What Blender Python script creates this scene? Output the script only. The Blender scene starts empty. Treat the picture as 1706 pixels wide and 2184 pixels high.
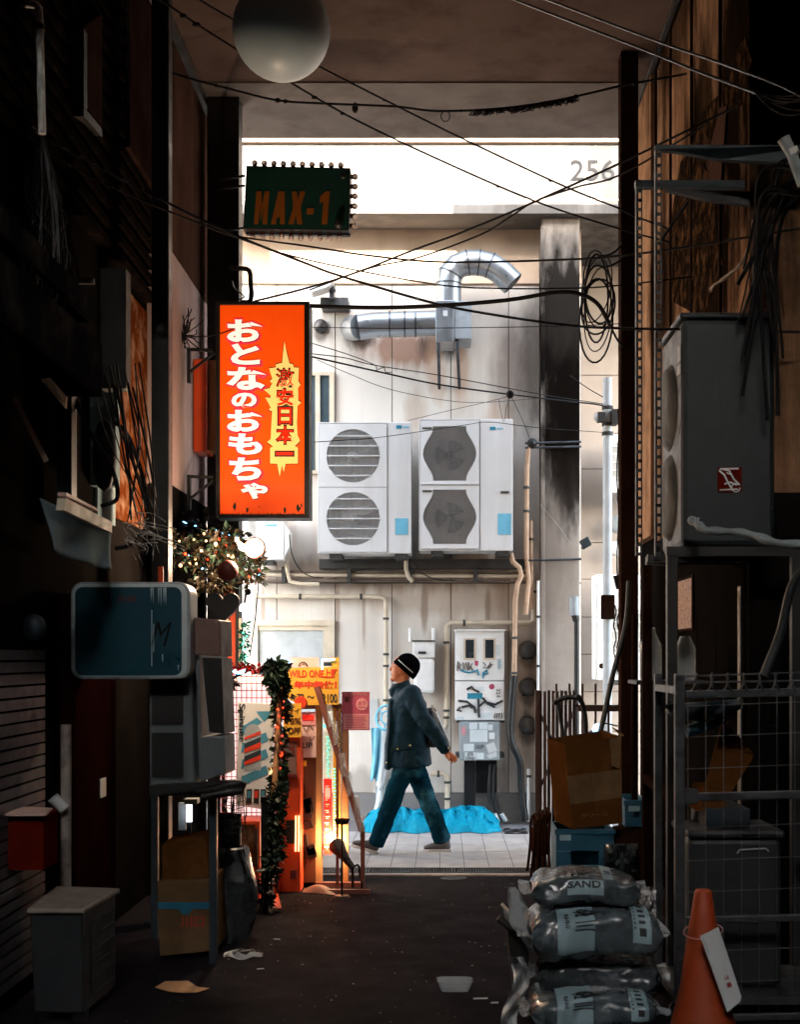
import bpy, bmesh, math, random
from mathutils import Vector, Matrix, noise as mnoise
R = math.radians
random.seed(7)
sc = bpy.context.scene
COL = sc.collection

# ------------------------------------------------------------------ camera, sky, sun, exposure
F, CX, CY, CH = 2900.0, 938.0, 1400.0, 1.68          # focal length / principal point in picture units, eye height in metres
cam = bpy.data.objects.new('camera', bpy.data.cameras.new('camera'))
COL.objects.link(cam)
cam.location = (0, 0, CH); cam.rotation_euler = (R(90), 0, 0)
cam.data.sensor_fit = 'HORIZONTAL'; cam.data.sensor_width = 36
RATIO = 2183.4 / 1706
cam.data.sensor_fit = 'VERTICAL'; cam.data.sensor_height = 36
cam.data.lens = 36 * F / 2183.4
cam.data.shift_x = -(CX - 853) / 2183.4
cam.data.shift_y = (CY - 1091.7) / 2183.4
cam.data.clip_end = 300
cam.data.dof.use_dof = True; cam.data.dof.focus_distance = 10.8; cam.data.dof.aperture_fstop = 4.0
sc.camera = cam

EXPO = 3.85
sc.view_settings.view_transform = 'Standard'; sc.view_settings.look = 'None'
sc.view_settings.exposure = EXPO; sc.view_settings.gamma = 1.0
ES = 1 / 2 ** EXPO                                    # emission that shows as 1.0
SUN_EL, SUN_AZ = 23.3, 4.0
world = bpy.data.worlds.new('World'); sc.world = world; world.use_nodes = True
wn = world.node_tree
sky = wn.nodes.new('ShaderNodeTexSky'); sky.sky_type = 'NISHITA'; sky.sun_disc = False
sky.ozone_density = .55; sky.dust_density = 1.7; sky.sun_elevation = R(SUN_EL); sky.sun_rotation = R(180 + SUN_AZ)
hs = wn.nodes.new('ShaderNodeHueSaturation'); hs.inputs['Saturation'].default_value = .6
wn.links.new(sky.outputs[0], hs.inputs['Color']); wn.links.new(hs.outputs[0], wn.nodes['Background'].inputs[0])
wn.nodes['Background'].inputs[1].default_value = 0.15
sl = bpy.data.lights.new('sun', 'SUN'); sl.energy = 2.0; sl.angle = R(0.5); sl.color = (1, .90, .80)
sun = bpy.data.objects.new('sun', sl); COL.objects.link(sun)
sun.location = (0, -8, 20)
sun.rotation_euler = (R(90 - SUN_EL), 0, R(-SUN_AZ))
try:
    sc.cycles.use_denoising = True
    sc.cycles.max_bounces = 8; sc.cycles.diffuse_bounces = 5; sc.cycles.transparent_max_bounces = 12
    sc.cycles.sample_clamp_indirect = 6.0
    sc.cycles.caustics_reflective = False; sc.cycles.caustics_refractive = False
except Exception:
    pass

# ------------------------------------------------------------------ helpers
def X(u, d): return (u - CX) / F * d
def Z(v, d): return CH - (v - CY) / F * d
def P(u, v, d): return Vector((X(u, d), d, Z(v, d)))
def G(u, v):                                          # a point on the ground seen at (u, v)
    d = F * CH / (v - CY); return Vector((X(u, d), d, 0))
def lin(c): return c / 12.92 if c <= .04045 else ((c + .055) / 1.055) ** 2.4
def C(h):
    h = h.lstrip('#'); return tuple(lin(int(h[i:i+2], 16) / 255) for i in (0, 2, 4)) + (1.0,)

def tag(o, label=None, cat=None, group=None, kind=None):
    if label: o['label'] = label
    if cat: o['category'] = cat
    if group: o['group'] = group
    if kind: o['kind'] = kind
    return o
def T(name, label, cat, loc=(0, 0, 0), group=None):
    o = bpy.data.objects.new(name, None); COL.objects.link(o); o.location = loc
    o.empty_display_size = .1
    return tag(o, label, cat, group)

class MB:
    def __init__(s): s.v = []; s.f = []; s.sm = []
    def add(s, vs, fs, smooth=False):
        n = len(s.v); s.v += [Vector(p) for p in vs]
        s.f += [tuple(i + n for i in f) for f in fs]; s.sm += [smooth] * len(fs); return s
    def box(s, x0, x1, y0, y1, z0, z1):
        return s.add([(x, y, z) for z in (z0, z1) for y in (y0, y1) for x in (x0, x1)],
                     [(0,2,3,1), (4,5,7,6), (0,1,5,4), (2,6,7,3), (0,4,6,2), (1,3,7,5)])
    def pb(s, u0, v0, u1, v1, d, dep):                # box whose front face is a picture rectangle at distance d
        return s.box(X(u0, d), X(u1, d), d, d + dep, Z(v1, d), Z(v0, d))
    def obox(s, c, ax, ay, az):                       # oriented box from centre and half axes
        c, ax, ay, az = map(Vector, (c, ax, ay, az))
        return s.add([c + i * ax + j * ay + k * az for k in (-1, 1) for j in (-1, 1) for i in (-1, 1)],
                     [(0,2,3,1), (4,5,7,6), (0,1,5,4), (2,6,7,3), (0,4,6,2), (1,3,7,5)])
    def bar(s, a, b, w, h, up=(0, 0, 1)):
        a, b = Vector(a), Vector(b); t = (b - a); L = t.length; t.normalize()
        upv = Vector(up)
        if abs(t.dot(upv)) > .97: upv = Vector((0, 1, 0))
        sx = t.cross(upv).normalized(); sz = sx.cross(t).normalized()
        return s.obox((a + b) / 2, t * L / 2, sx * w / 2, sz * h / 2)
    def quad(s, a, b, c, d): return s.add([a, b, c, d], [(0, 1, 2, 3)])
    def prism(s, pts, off):                           # extrude a planar outline by off
        pts = [Vector(p) for p in pts]; off = Vector(off); n = len(pts)
        return s.add(pts + [p + off for p in pts], [tuple(range(n)), tuple(range(2 * n - 1, n - 1, -1))]
                     + [(i, i + n, (i + 1) % n + n, (i + 1) % n) for i in range(n)])
    def tube(s, pts, r, n=8, smooth=True, caps=True, rb=None):
        pts = [Vector(p) for p in pts]; m = len(pts)
        rs = r if isinstance(r, (list, tuple)) else [r] * m
        rbs = rb if isinstance(rb, (list, tuple)) else (rs if rb is None else [rb] * m)
        vs = []; prev = None
        for i in range(m):
            t = pts[min(i + 1, m - 1)] - pts[max(i - 1, 0)]
            t = t.normalized() if t.length > 1e-9 else Vector((0, 0, 1))
            if prev is None:
                a = Vector((0, 1, 0)) if abs(t.y) < .9 else Vector((1, 0, 0))
            else: a = prev
            a = (a - t * a.dot(t)); a.normalize(); prev = a
            b = t.cross(a)
            for k in range(n):
                an = 2 * math.pi * k / n
                vs.append(pts[i] + a * (math.cos(an) * rbs[i]) + b * (math.sin(an) * rs[i]))
        fs = [(i*n + k, i*n + (k+1) % n, (i+1)*n + (k+1) % n, (i+1)*n + k) for i in range(m-1) for k in range(n)]
        k0 = len(s.f); s.add(vs, fs, smooth)
        if caps:
            s.add(vs[:n], [tuple(range(n-1, -1, -1))]); s.add(vs[-n:], [tuple(range(n))])
        return s
    def limb(s, pts, a, b, n=14):                     # closed tapered limb; a in the picture plane, b in depth; rounded ends
        pts = [Vector(p) for p in pts]; m = len(pts)
        P0 = []; A = []; B = []
        t0 = (pts[1] - pts[0]).normalized(); t1 = (pts[-1] - pts[-2]).normalized()
        for k in (1.0, .85, .5): P0.append(pts[0] - t0 * a[0] * .6 * k); q = math.sqrt(max(0, 1 - k*k)) + .05; A.append(a[0]*q); B.append(b[0]*q)
        for i in range(m): P0.append(pts[i]); A.append(a[i]); B.append(b[i])
        for k in (.5, .85, 1.0): P0.append(pts[-1] + t1 * a[-1] * .6 * k); q = math.sqrt(max(0, 1 - k*k)) + .05; A.append(a[-1]*q); B.append(b[-1]*q)
        return s.tube(P0, A, n, True, True, B)
    def ball(s, c, r, n=12, sz=(1, 1, 1), m=None):
        c = Vector(c); m = m or max(6, n // 2); vs = []; 
        for i in range(1, m):
            ph = math.pi * i / m
            for k in range(n):
                th = 2 * math.pi * k / n
                vs.append(c + Vector((r*sz[0]*math.sin(ph)*math.cos(th), r*sz[1]*math.sin(ph)*math.sin(th), r*sz[2]*math.cos(ph))))
        fs = [(i*n+k, (i+1)*n+k, (i+1)*n+(k+1) % n, i*n+(k+1) % n) for i in range(m-2) for k in range(n)]
        top = len(vs); vs += [c + Vector((0, 0, r*sz[2])), c - Vector((0, 0, r*sz[2]))]
        fs += [(top, k, (k+1) % n) for k in range(n)] + [(top+1, (m-2)*n+(k+1) % n, (m-2)*n+k) for k in range(n)]
        return s.add(vs, fs, True)
    def lathe(s, c, prof, n=24, axis='z', smooth=True):   # prof: (radius, along)
        c = Vector(c); vs = []
        for r, h in prof:
            for k in range(n):
                a = 2 * math.pi * k / n; p, q = r * math.cos(a), r * math.sin(a)
                vs.append(c + Vector({'z': (p, q, h), 'y': (p, h, q), 'x': (h, p, q)}[axis]))
        m = len(prof)
        fs = [(i*n+k, i*n+(k+1) % n, (i+1)*n+(k+1) % n, (i+1)*n+k) for i in range(m-1) for k in range(n)]
        s.add(vs, fs, smooth)
        s.add(vs[:n], [tuple(range(n))]); s.add(vs[-n:], [tuple(range(n))]); return s
    def grid(s, fn, nu, nv, smooth=True, wrap=False):
        vs = [fn(i / nu, j / nv) for j in range(nv + 1) for i in range(nu + 1)]
        return s.add(vs, [(j*(nu+1)+i, j*(nu+1)+i+1, (j+1)*(nu+1)+i+1, (j+1)*(nu+1)+i) for j in range(nv) for i in range(nu)], smooth)
    def text(s, body, o, rt, up, size, bold=0, fit=None, shear=0, dep=.002, center=True, mapf=None):
        me = text_mesh(body, bold, shear, dep / size)
        xs = [v.co.x for v in me.vertices]; ys = [v.co.y for v in me.vertices]
        if not xs: return s
        x0, x1, y0, y1 = min(xs), max(xs), min(ys), max(ys)
        kx = ky = size
        if fit: kx, ky = fit[0] / max(1e-4, x1 - x0), fit[1] / max(1e-4, y1 - y0)
        cx, cy = ((x0 + x1) / 2, (y0 + y1) / 2) if center else (x0, y0)
        o, rt, up = Vector(o), Vector(rt), Vector(up); nn = rt.cross(up)
        f = mapf or (lambda a, b, c: o + rt * a + up * b + nn * c)
        return s.add([f((v.co.x - cx) * kx, (v.co.y - cy) * ky, v.co.z * size) for v in me.vertices],
                     [tuple(p.vertices) for p in me.polygons])
    def build(s, name, m, parent=None, bevel=0, solid=0):
        me = bpy.data.meshes.new(name)
        if parent is not None:
            mi = parent_matrix(parent).inverted(); off = None
            vs = [mi @ p for p in s.v]
        else:
            xs, ys, zs = [p.x for p in s.v], [p.y for p in s.v], [p.z for p in s.v]
            off = Vector(((min(xs) + max(xs)) / 2, (min(ys) + max(ys)) / 2, min(zs)))
            vs = [p - off for p in s.v]
        me.from_pydata(vs, [], s.f); me.polygons.foreach_set('use_smooth', s.sm)
        me.materials.append(m); me.update()
        o = bpy.data.objects.new(name, me); COL.objects.link(o)
        if parent is not None: o.parent = parent
        else: o.location = off
        if solid:
            md = o.modifiers.new('solid', 'SOLIDIFY'); md.thickness = solid; md.offset = 0
        if bevel:
            md = o.modifiers.new('bevel', 'BEVEL'); md.width = bevel; md.segments = 2; md.limit_method = 'ANGLE'; md.angle_limit = R(40)
        return o
def parent_matrix(o):
    m = Matrix.LocRotScale(o.location, o.rotation_euler, o.scale)
    return parent_matrix(o.parent) @ m if o.parent else m
def solo(mb, name, m, label, cat, group=None, kind=None, bevel=0, solid=0):
    return tag(mb.build(name, m, None, bevel, solid), label, cat, group, kind)
_tm = {}
def text_mesh(body, bold, shear, ext):
    k = (body, bold, shear, round(ext, 4))
    if k in _tm: return _tm[k]
    cu = bpy.data.curves.new('lettering', 'FONT'); cu.body = body; cu.size = 1; cu.offset = bold; cu.shear = shear
    cu.extrude = ext / 2; cu.resolution_u = 3
    o = bpy.data.objects.new('lettering', cu); COL.objects.link(o)
    dg = bpy.context.evaluated_depsgraph_get(); dg.update()
    me = bpy.data.meshes.new_from_object(o.evaluated_get(dg))
    bpy.data.objects.remove(o); bpy.data.curves.remove(cu)
    _tm[k] = me; return me
def dup(root, loc=None, label=None, parent=None):
    r = root.copy(); COL.objects.link(r)
    if loc is not None: r.location = loc
    if parent is not None: r.parent = parent
    if label: r['label'] = label
    for ch in [c for c in COL.objects if c.parent == root]: dup(ch, None, None, r)
    return r
def spline(pts, k=6):
    pts = [Vector(p) for p in pts]
    if len(pts) < 3: return pts
    out = []; q = [2*pts[0] - pts[1]] + pts + [2*pts[-1] - pts[-2]]
    for i in range(1, len(q) - 2):
        a, b, c, d = q[i-1:i+3]
        for j in range(k):
            t = j / k
            out.append(.5 * (2*b + (c - a)*t + (2*a - 5*b + 4*c - d)*t*t + (3*b - a - 3*c + d)*t**3))
    return out + [pts[-1]]
def sag(a, b, s, n=12):
    a, b = Vector(a), Vector(b)
    return [a.lerp(b, i/n) - Vector((0, 0, s*4*(i/n)*(1 - i/n))) for i in range(n + 1)]
def remesh(mb, voxel, smooth=6, disp=0, dsize=.06):
    o = mb.build('temp', M['black']); 
    md = o.modifiers.new('r', 'REMESH'); md.mode = 'VOXEL'; md.voxel_size = voxel
    md = o.modifiers.new('s', 'SMOOTH'); md.iterations = smooth; md.factor = .5
    if disp:
        tx = bpy.data.textures.new('wrinkle', 'CLOUDS'); tx.noise_scale = dsize; tx.noise_depth = 2
        md = o.modifiers.new('d', 'DISPLACE'); md.texture = tx; md.strength = disp; md.mid_level = .5; md.texture_coords = 'LOCAL'
    dg = bpy.context.evaluated_depsgraph_get(); dg.update()
    me = bpy.data.meshes.new_from_object(o.evaluated_get(dg)); off = o.location.copy()
    r = MB(); r.add([v.co + off for v in me.vertices], [tuple(p.vertices) for p in me.polygons], True)
    om = o.data; bpy.data.objects.remove(o); bpy.data.meshes.remove(om); bpy.data.meshes.remove(me)
    return r

# ------------------------------------------------------------------ materials
M = {}
def mat(key, col, rough=.6, metal=0.0, var=.18, scale=5, bump=.12, bscale=60, dirt=None, damt=.5, dscale=3, streak=False,
        emit=None, est=0, alpha=1, trans=0, spec=.5, coat=0, sheen=0, stains=()):
    m = bpy.data.materials.new(key); m.use_nodes = True; M[key] = m
    nt = m.node_tree; N = nt.nodes; L = nt.links; b = N['Principled BSDF']
    base = C(col) if isinstance(col, str) else tuple(col) + (1,)
    tc = N.new('ShaderNodeTexCoord').outputs['Object']
    def noise(sc_, det=4, vec=None, rgh=.6):
        n = N.new('ShaderNodeTexNoise'); n.inputs['Scale'].default_value = sc_; n.inputs['Detail'].default_value = det
        n.inputs['Roughness'].default_value = rgh; L.new(vec or tc, n.inputs['Vector']); return n.outputs['Fac']
    def ramp(x, a, b_, lo=0, hi=1):
        n = N.new('ShaderNodeMapRange'); n.inputs[1].default_value = a; n.inputs[2].default_value = b_
        n.inputs[3].default_value = lo; n.inputs[4].default_value = hi; L.new(x, n.inputs[0]); return n.outputs[0]
    def mix(f, c1, c2, mode='MIX'):
        n = N.new('ShaderNodeMix'); n.data_type = 'RGBA'; n.blend_type = mode
        if hasattr(f, 'links') or not isinstance(f, (int, float)): L.new(f, n.inputs[0])
        else: n.inputs[0].default_value = f
        for i, c in ((6, c1), (7, c2)):
            if isinstance(c, tuple): n.inputs[i].default_value = c
            else: L.new(c, n.inputs[i])
        return n.outputs[2]
    def mul(a, c):
        n = N.new('ShaderNodeMath'); n.operation = 'MULTIPLY'; L.new(a, n.inputs[0])
        if isinstance(c, (int, float)): n.inputs[1].default_value = c
        else: L.new(c, n.inputs[1])
        return n.outputs[0]
    dk = tuple(c * (1 - var) for c in base[:3]) + (1,); lt = tuple(min(1, c * (1 + var)) for c in base[:3]) + (1,)
    col_ = mix(ramp(noise(scale), .3, .7), dk, lt)
    if dirt:
        vec = tc
        if streak:
            mp = N.new('ShaderNodeMapping'); mp.inputs['Scale'].default_value = (1, 1, .09); L.new(tc, mp.inputs[0]); vec = mp.outputs[0]
        col_ = mix(mul(ramp(noise(dscale, 6, vec, .65), .48, .72), damt), col_, C(dirt))
    if stains:
        stm = N.new('ShaderNodeMapping'); stm.inputs['Scale'].default_value = (1, 1, .3); L.new(tc, stm.inputs[0]); stv = stm.outputs[0]
    for (px, py, pz), (sx, sy, sz), sc_, am in stains:   # blotches: centre, half size (object space), colour, strength
        mp = N.new('ShaderNodeMapping'); mp.vector_type = 'POINT'
        mp.inputs['Location'].default_value = (-px / sx, -py / sy, -pz / sz); mp.inputs['Scale'].default_value = (1/sx, 1/sy, 1/sz)
        L.new(tc, mp.inputs[0])
        ln = N.new('ShaderNodeVectorMath'); ln.operation = 'LENGTH'; L.new(mp.outputs[0], ln.inputs[0])
        ad = N.new('ShaderNodeMath'); ad.operation = 'ADD'; L.new(ln.outputs['Value'], ad.inputs[0]); L.new(ramp(noise(6, 6, stv), .25, .75, -.35, .35), ad.inputs[1])
        col_ = mix(ramp(ad.outputs[0], 1.05, .5, 0, am), col_, C(sc_))
    L.new(col_, b.inputs['Base Color'])
    L.new(ramp(noise(scale * 2.3), .3, .7, max(.02, rough - .1), min(1, rough + .12)), b.inputs['Roughness'])
    b.inputs['Metallic'].default_value = metal; b.inputs['Specular IOR Level'].default_value = 0 if (rough >= .75 and spec <= .5) else spec
    b.inputs['Coat Weight'].default_value = coat
    if sheen: b.inputs['Sheen Weight'].default_value = sheen
    if bump:
        bn = N.new('ShaderNodeBump'); bn.inputs['Strength'].default_value = bump; bn.inputs['Distance'].default_value = .01
        L.new(noise(bscale, 5), bn.inputs['Height']); L.new(bn.outputs[0], b.inputs['Normal'])
    if emit:
        b.inputs['Emission Color'].default_value = C(emit); b.inputs['Emission Strength'].default_value = est
    if alpha < 1: b.inputs['Alpha'].default_value = alpha
    if trans: b.inputs['Transmission Weight'].default_value = trans
    return m

mat('black', '#0f0e0e', .5, dirt='#1f1c1a', damt=.4)
mat('asphalt', '#1f1d21', .72, spec=.02, var=.3, scale=2.2, bump=.8, bscale=180, dirt='#171518', damt=.85, dscale=.9)
mat('patch', '#19181b', .7, spec=.1, var=.3, scale=4, bump=.8, bscale=200)
mat('paver', '#a9a6a2', .75, var=.16, scale=1.7, bump=.3, bscale=150, dirt='#8a8480', damt=.6, dscale=4)
mat('gap', '#5a5754', .9)
mat('curb', '#8d8a86', .85, dirt='#5c5854', bump=.4)
mat('ceil', '#5c4d46', .9, var=.16, scale=1.2, bump=.3, bscale=30, dirt='#382a25', damt=.6, dscale=1.6)
mat('girder', '#76726d', .8, var=.08, scale=2, bump=.15, dirt='#55504a', damt=.6, dscale=2.6, streak=True, stains=[((X(1310, 13.2), 0, .6), (.45, 9, .9), '#454240', .75), ((X(1150, 13.2), 0, .1), (.5, 9, .25), '#4c4844', .6), ((X(700, 13.2), 0, .15), (.9, 9, .2), '#4c4844', .5)])
mat('beam', '#cdb7a2', .85, var=.1, scale=2, bump=.2, dirt='#a08670', damt=.5, streak=True)
mat('concrete', '#aca49c', .85, var=.15, scale=3, bump=.4, bscale=70, dirt='#6f6861', damt=.6)
mat('plinth', '#7f7c7a', .85, var=.15, scale=3, bump=.3, bscale=90, dirt='#5c5856', damt=.6)
mat('joint', '#6e6359', .9)
mat('white', '#e4e3e0', .45, var=.04, scale=4, bump=.03, dirt='#b9b2a8', damt=.3, dscale=5)
mat('acwhite', '#dfdedb', .42, var=.04, scale=3, bump=.02, dirt='#b8b0a4', damt=.35, dscale=3.5, streak=True)
mat('acdark', '#3a3937', .7, dirt='#24221f')
mat('fanblade', '#a5a39f', .5, dirt='#4a4743', damt=.8, dscale=6)
mat('coilgrey', '#aaa8a4', .7, dirt='#6b6864')
mat('coildark', '#bdbbb7', .7, dirt='#8a8784', damt=.6)
mat('numeral', '#2f2f30', .8)
mat('wire', '#c9c8c4', .45, .2)
mat('wiredark', '#9d9b97', .5, .2)
mat('galv', '#a4aaae', .36, .8, var=.1, scale=5, bump=.05, dirt='#7d7a76', damt=.3, dscale=2.5)
mat('steel', '#55585b', .42, .75, var=.3, scale=8, dirt='#2d2724', damt=.8, dscale=7)
mat('steelblue', '#2c383f', .5, .3, var=.2, dirt='#23272a', damt=.6)
mat('rust', '#26170f', .75, .1, var=.3, scale=6, bump=.3, dirt='#1c1412', damt=.8)
mat('cable', '#0e0d0f', .7, spec=.3, var=.1, bump=0)
mat('cablegrey', '#a8a39c', .6, bump=0)
mat('beige', '#cdbfa9', .6, var=.08, dirt='#94816c', damt=.5)
mat('tape', '#c2a083', .7, var=.15, scale=14, bump=.3, bscale=30, dirt='#7c6350', damt=.6)
mat('glass', '#5f6a70', .12, spec=.7, var=.1, bump=0)
mat('blueglass', '#46555c', .15, spec=.6, bump=0)
mat('greywhite', '#b0b4b3', .5, bump=.03)
mat('boxgrey', '#9aa1a4', .5, .1, dirt='#6f7478')
mat('wood', '#a8754a', .6, var=.2, scale=4, bump=.15, dirt='#6b452b', damt=.5, streak=True)
mat('redwood', '#6d3c30', .55, var=.2, bump=.1, dirt='#452620')
mat('orangepaint', '#c8420c', .5, var=.12, dirt='#7a2608', damt=.4)
mat('peel', '#1d1510', .95, var=.4, scale=8, bump=1, bscale=18, dirt='#7c5a3c', damt=.6, dscale=9)
mat('pinkwall', '#a3908e', .85, var=.15, scale=2, bump=.2, dirt='#7d5f5c', damt=.6, dscale=3, streak=True)
mat('orangewall', '#4e260f', .85, var=.2, scale=3, bump=.35, bscale=30, dirt='#927660', damt=.8, dscale=5)
mat('tile', '#59585b', .45, var=.12, scale=5, bump=.05, dirt='#5f5b58', damt=.4)
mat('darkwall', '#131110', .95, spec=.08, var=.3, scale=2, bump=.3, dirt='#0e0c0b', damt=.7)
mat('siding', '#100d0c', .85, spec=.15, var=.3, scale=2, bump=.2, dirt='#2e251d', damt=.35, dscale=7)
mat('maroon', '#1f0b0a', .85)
mat('olive', '#1a1914', .7)
mat('awning', '#141417', .9, spec=.15, var=.15, bump=.1, dirt='#5c5852', damt=.3)
mat('bandgrey', '#6f6864', .85, var=.15, scale=2, bump=.3, dirt='#4d4642')
mat('cloth', '#74858b', .8, var=.12, bump=.2, bscale=120)
mat('teal', '#083c49', .35, var=.08, coat=.3)
mat('signwhite', '#b9c2c3', .4)
mat('red', '#54140b', .8, var=.12, dirt='#6b1c12', damt=.4)
mat('reddark', '#5a160e', .6, var=.2)
mat('cardboard', '#4c2f16', .85, var=.12, scale=3, bump=.15, bscale=50, dirt='#7b5535', damt=.4)
mat('cardpale', '#5a4631', .85, var=.12, bump=.15, dirt='#86694c')
mat('crate', '#104a60', .5, var=.15, dirt='#16485a', damt=.5)
mat('bluetape', '#1f5f78', .4)
mat('tarp', '#0090ac', .6, var=.15, scale=4, bump=.4, bscale=30, spec=.15)
mat('skyblue', '#6cb4cc', .6, bump=.05)
mat('conered', '#96380a', .6, var=.08, dirt='#8e2a0a', damt=.5, dscale=6)
mat('paper', '#c5c7c6', .6, var=.05)
mat('ink', '#1b1a1c', .6, bump=0)
mat('acgrey', '#20272a', .45, .1, dirt='#1d2325', damt=.4)
mat('condgrey', '#565c5f', .5, dirt='#6a6f72', damt=.4, dscale=5)
mat('bagplastic', '#4b5559', .22, var=.3, scale=6, bump=.6, bscale=26, spec=.6, coat=.4, dirt='#2b3033', damt=.6, dscale=5)
mat('bagdark', '#34393c', .25, var=.3, scale=6, bump=.4, bscale=22, spec=.6)
mat('clearplastic', '#c9d2d6', .12, bump=.5, bscale=30, alpha=.45, spec=.8)
mat('acrylic', '#d8dde0', .08, bump=0, alpha=.3, spec=.8)
mat('baglabel', '#8aa2a9', .4, var=.08)
mat('leaf', '#3f6436', .55, var=.4, scale=20, bump=.1)
mat('leafdark', '#1b3022', .5, var=.35, scale=20, bump=.1)
mat('leafgold', '#221b0b', .5, var=.4, scale=20, bump=.1)
mat('tinselred', '#a01a14', .25, .4, bump=0)
mat('tinselgreen', '#0f6a50', .25, .5, bump=0)
mat('yellow', '#d9a32c', .65, var=.1)
mat('letterred', '#c8320c', .6, bump=0)
mat('letterdarkred', '#9a1d10', .6, bump=0)
mat('pinkposter', '#a8445e', .55, var=.15, scale=12)
mat('pinkpale', '#c98a8c', .6)
mat('cardpink', '#d9b4a6', .6, var=.08)
mat('pinkdark', '#2e211d', .8, var=.3, dirt='#17110f', damt=.7, streak=True)
mat('upperwall', '#4a362e', .9, var=.25, scale=2, bump=.3, dirt='#241913', damt=.8, dscale=2.5, streak=True)
mat('pinksoft', '#6b5049', .6)
mat('brownpanel', '#5c3418', .5, var=.3)
mat('jacket', '#0a2834', .62, spec=.14, var=.08, scale=10, bump=.8, bscale=13)
mat('jean', '#0c2a36', .85, spec=.2, var=.2, scale=4, bump=.8, bscale=15, dirt='#4f8a9c', damt=.65, dscale=2.6)
mat('skin', '#b87049', .5, var=.1, bump=.03)
mat('knit', '#08090b', .9, bump=.4, bscale=200)
mat('shoe', '#4a4644', .6)
mat('sole', '#cfcbc4', .6)
mat('bagcloth', '#202226', .7)
mat('strapgrey', '#a9a8a4', .6)
mat('brass', '#d9b878', .3, .8)
mat('globe', '#bcd0dc', .42, var=.04, bump=.02, spec=.6)
M['globe'].node_tree.nodes['Principled BSDF'].inputs['Subsurface Weight'].default_value = .9
M['globe'].node_tree.nodes['Principled BSDF'].inputs['Subsurface Radius'].default_value = (1, 1, 1)
M['globe'].node_tree.nodes['Principled BSDF'].inputs['Subsurface Scale'].default_value = .25
mat('ventdome', '#6a6662', .45, .6, dirt='#322c26', damt=.7, dscale=8)
mat('screen', '#2a2f33', .2)
mat('bluepaint', '#1e7d96', .6)
mat('sticker', '#cfd6d6', .5, var=.08)
mat('maxgreen', '#0e443b', .45, var=.15)
mat('maxorange', '#a8600f', .5, var=.15)
mat('bulbglass', '#f0d6cb', .15, spec=.7, bump=0, trans=.35)
mat('socket', '#5a2a1c', .6)
mat('leafdry', '#b98a5e', .7, var=.15)
mat('hose', '#7f898c', .5)
mat('polegrey', '#c3cacc', .45, dirt='#9aa0a2', damt=.3)
mat('gatebrown', '#38231a', .5, .2, var=.15, dirt='#2e1d17')
mat('cagewire', '#55585a', .45, .4, dirt='#2a2624', damt=.5)
mat('bindark', '#1b1d1f', .6, var=.1)
mat('bin', '#232628', .55, var=.1, dirt='#2a2c2e')
mat('creampaper', '#e2dccd', .6)  # off-white paper
mat('arrowblue', '#3f8098', .5)
# lit things
mat('signorange', '#f05a0c', .4, emit='#ff4604', est=.56*ES, var=.05, bump=0)
mat('signface', '#f4efe6', .4, emit='#fff2e4', est=.75*ES, var=0, bump=0)
mat('signyellow', '#f0b45a', .4, emit='#ffc870', est=.85*ES, var=0, bump=0)
mat('signred', '#d02a12', .4, emit='#e82a0c', est=.5*ES, var=0, bump=0)
mat('signpink', '#e03a4a', .4, emit='#ff3050', est=.55*ES, var=0, bump=0)
mat('lamphot', '#fff0e0', .4, emit='#ffd9b8', est=9*ES, var=0, bump=0)
mat('tubewhite', '#ffffff', .4, emit='#e4eeff', est=4*ES, var=0, bump=0)
mat('ledblue', '#c0e0ff', .4, emit='#7cc8ff', est=5*ES, var=0, bump=0)
mat('ledwarm', '#ffd0a0', .4, emit='#ffb070', est=4*ES, var=0, bump=0)
mat('ledred', '#ff4020', .4, emit='#ff3a18', est=3.5*ES, var=0, bump=0)
mat('ledgreen', '#60ffd0', .4, emit='#50e8c0', est=2.2*ES, var=0, bump=0)
mat('backlit', '#f0d8d4', .5, emit='#ffd8d4', est=1.25*ES, var=.12, scale=5, bump=0)
mat('redlit', '#e02a1c', .5, emit='#ff2414', est=.45*ES, var=.1, bump=0)  # red glow put into the banner and the heart print
# ------------------------------------------------------------------ setting: ground, street
DW = 13.7
solo(MB().box(-60, 60, -60, 80, -.3, 0), 'ground', M['asphalt'], None, None, kind='structure')
D_PAV0, D_PAV1 = 10.72, 12.95
pv = MB(); pw = .196; ph = .40
nrow = int((D_PAV1 - D_PAV0 - .02) / ph)
for j in range(nrow):
    y0 = D_PAV0 + .02 + j * (D_PAV1 - D_PAV0 - .02) / nrow; y1 = y0 + (D_PAV1 - D_PAV0 - .02) / nrow
    for i in range(-40, 40):
        h = .016 + random.uniform(-.001, .001)
        pv.box(i * pw + .0025, (i + 1) * pw - .0025, y0 + .0025, y1 - .0025, .002, h)
o = solo(pv, 'pavement', M['paver'], None, None, kind='structure')
solo(MB().box(-8, 8, D_PAV0 + .01, DW + .05, .001, .011), 'pavement_bed', M['gap'], None, None, kind='structure')
solo(MB().box(-8, 8, D_PAV1, DW, .005, .02), 'gutter_strip', M['plinth'], None, None, kind='structure')
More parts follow.
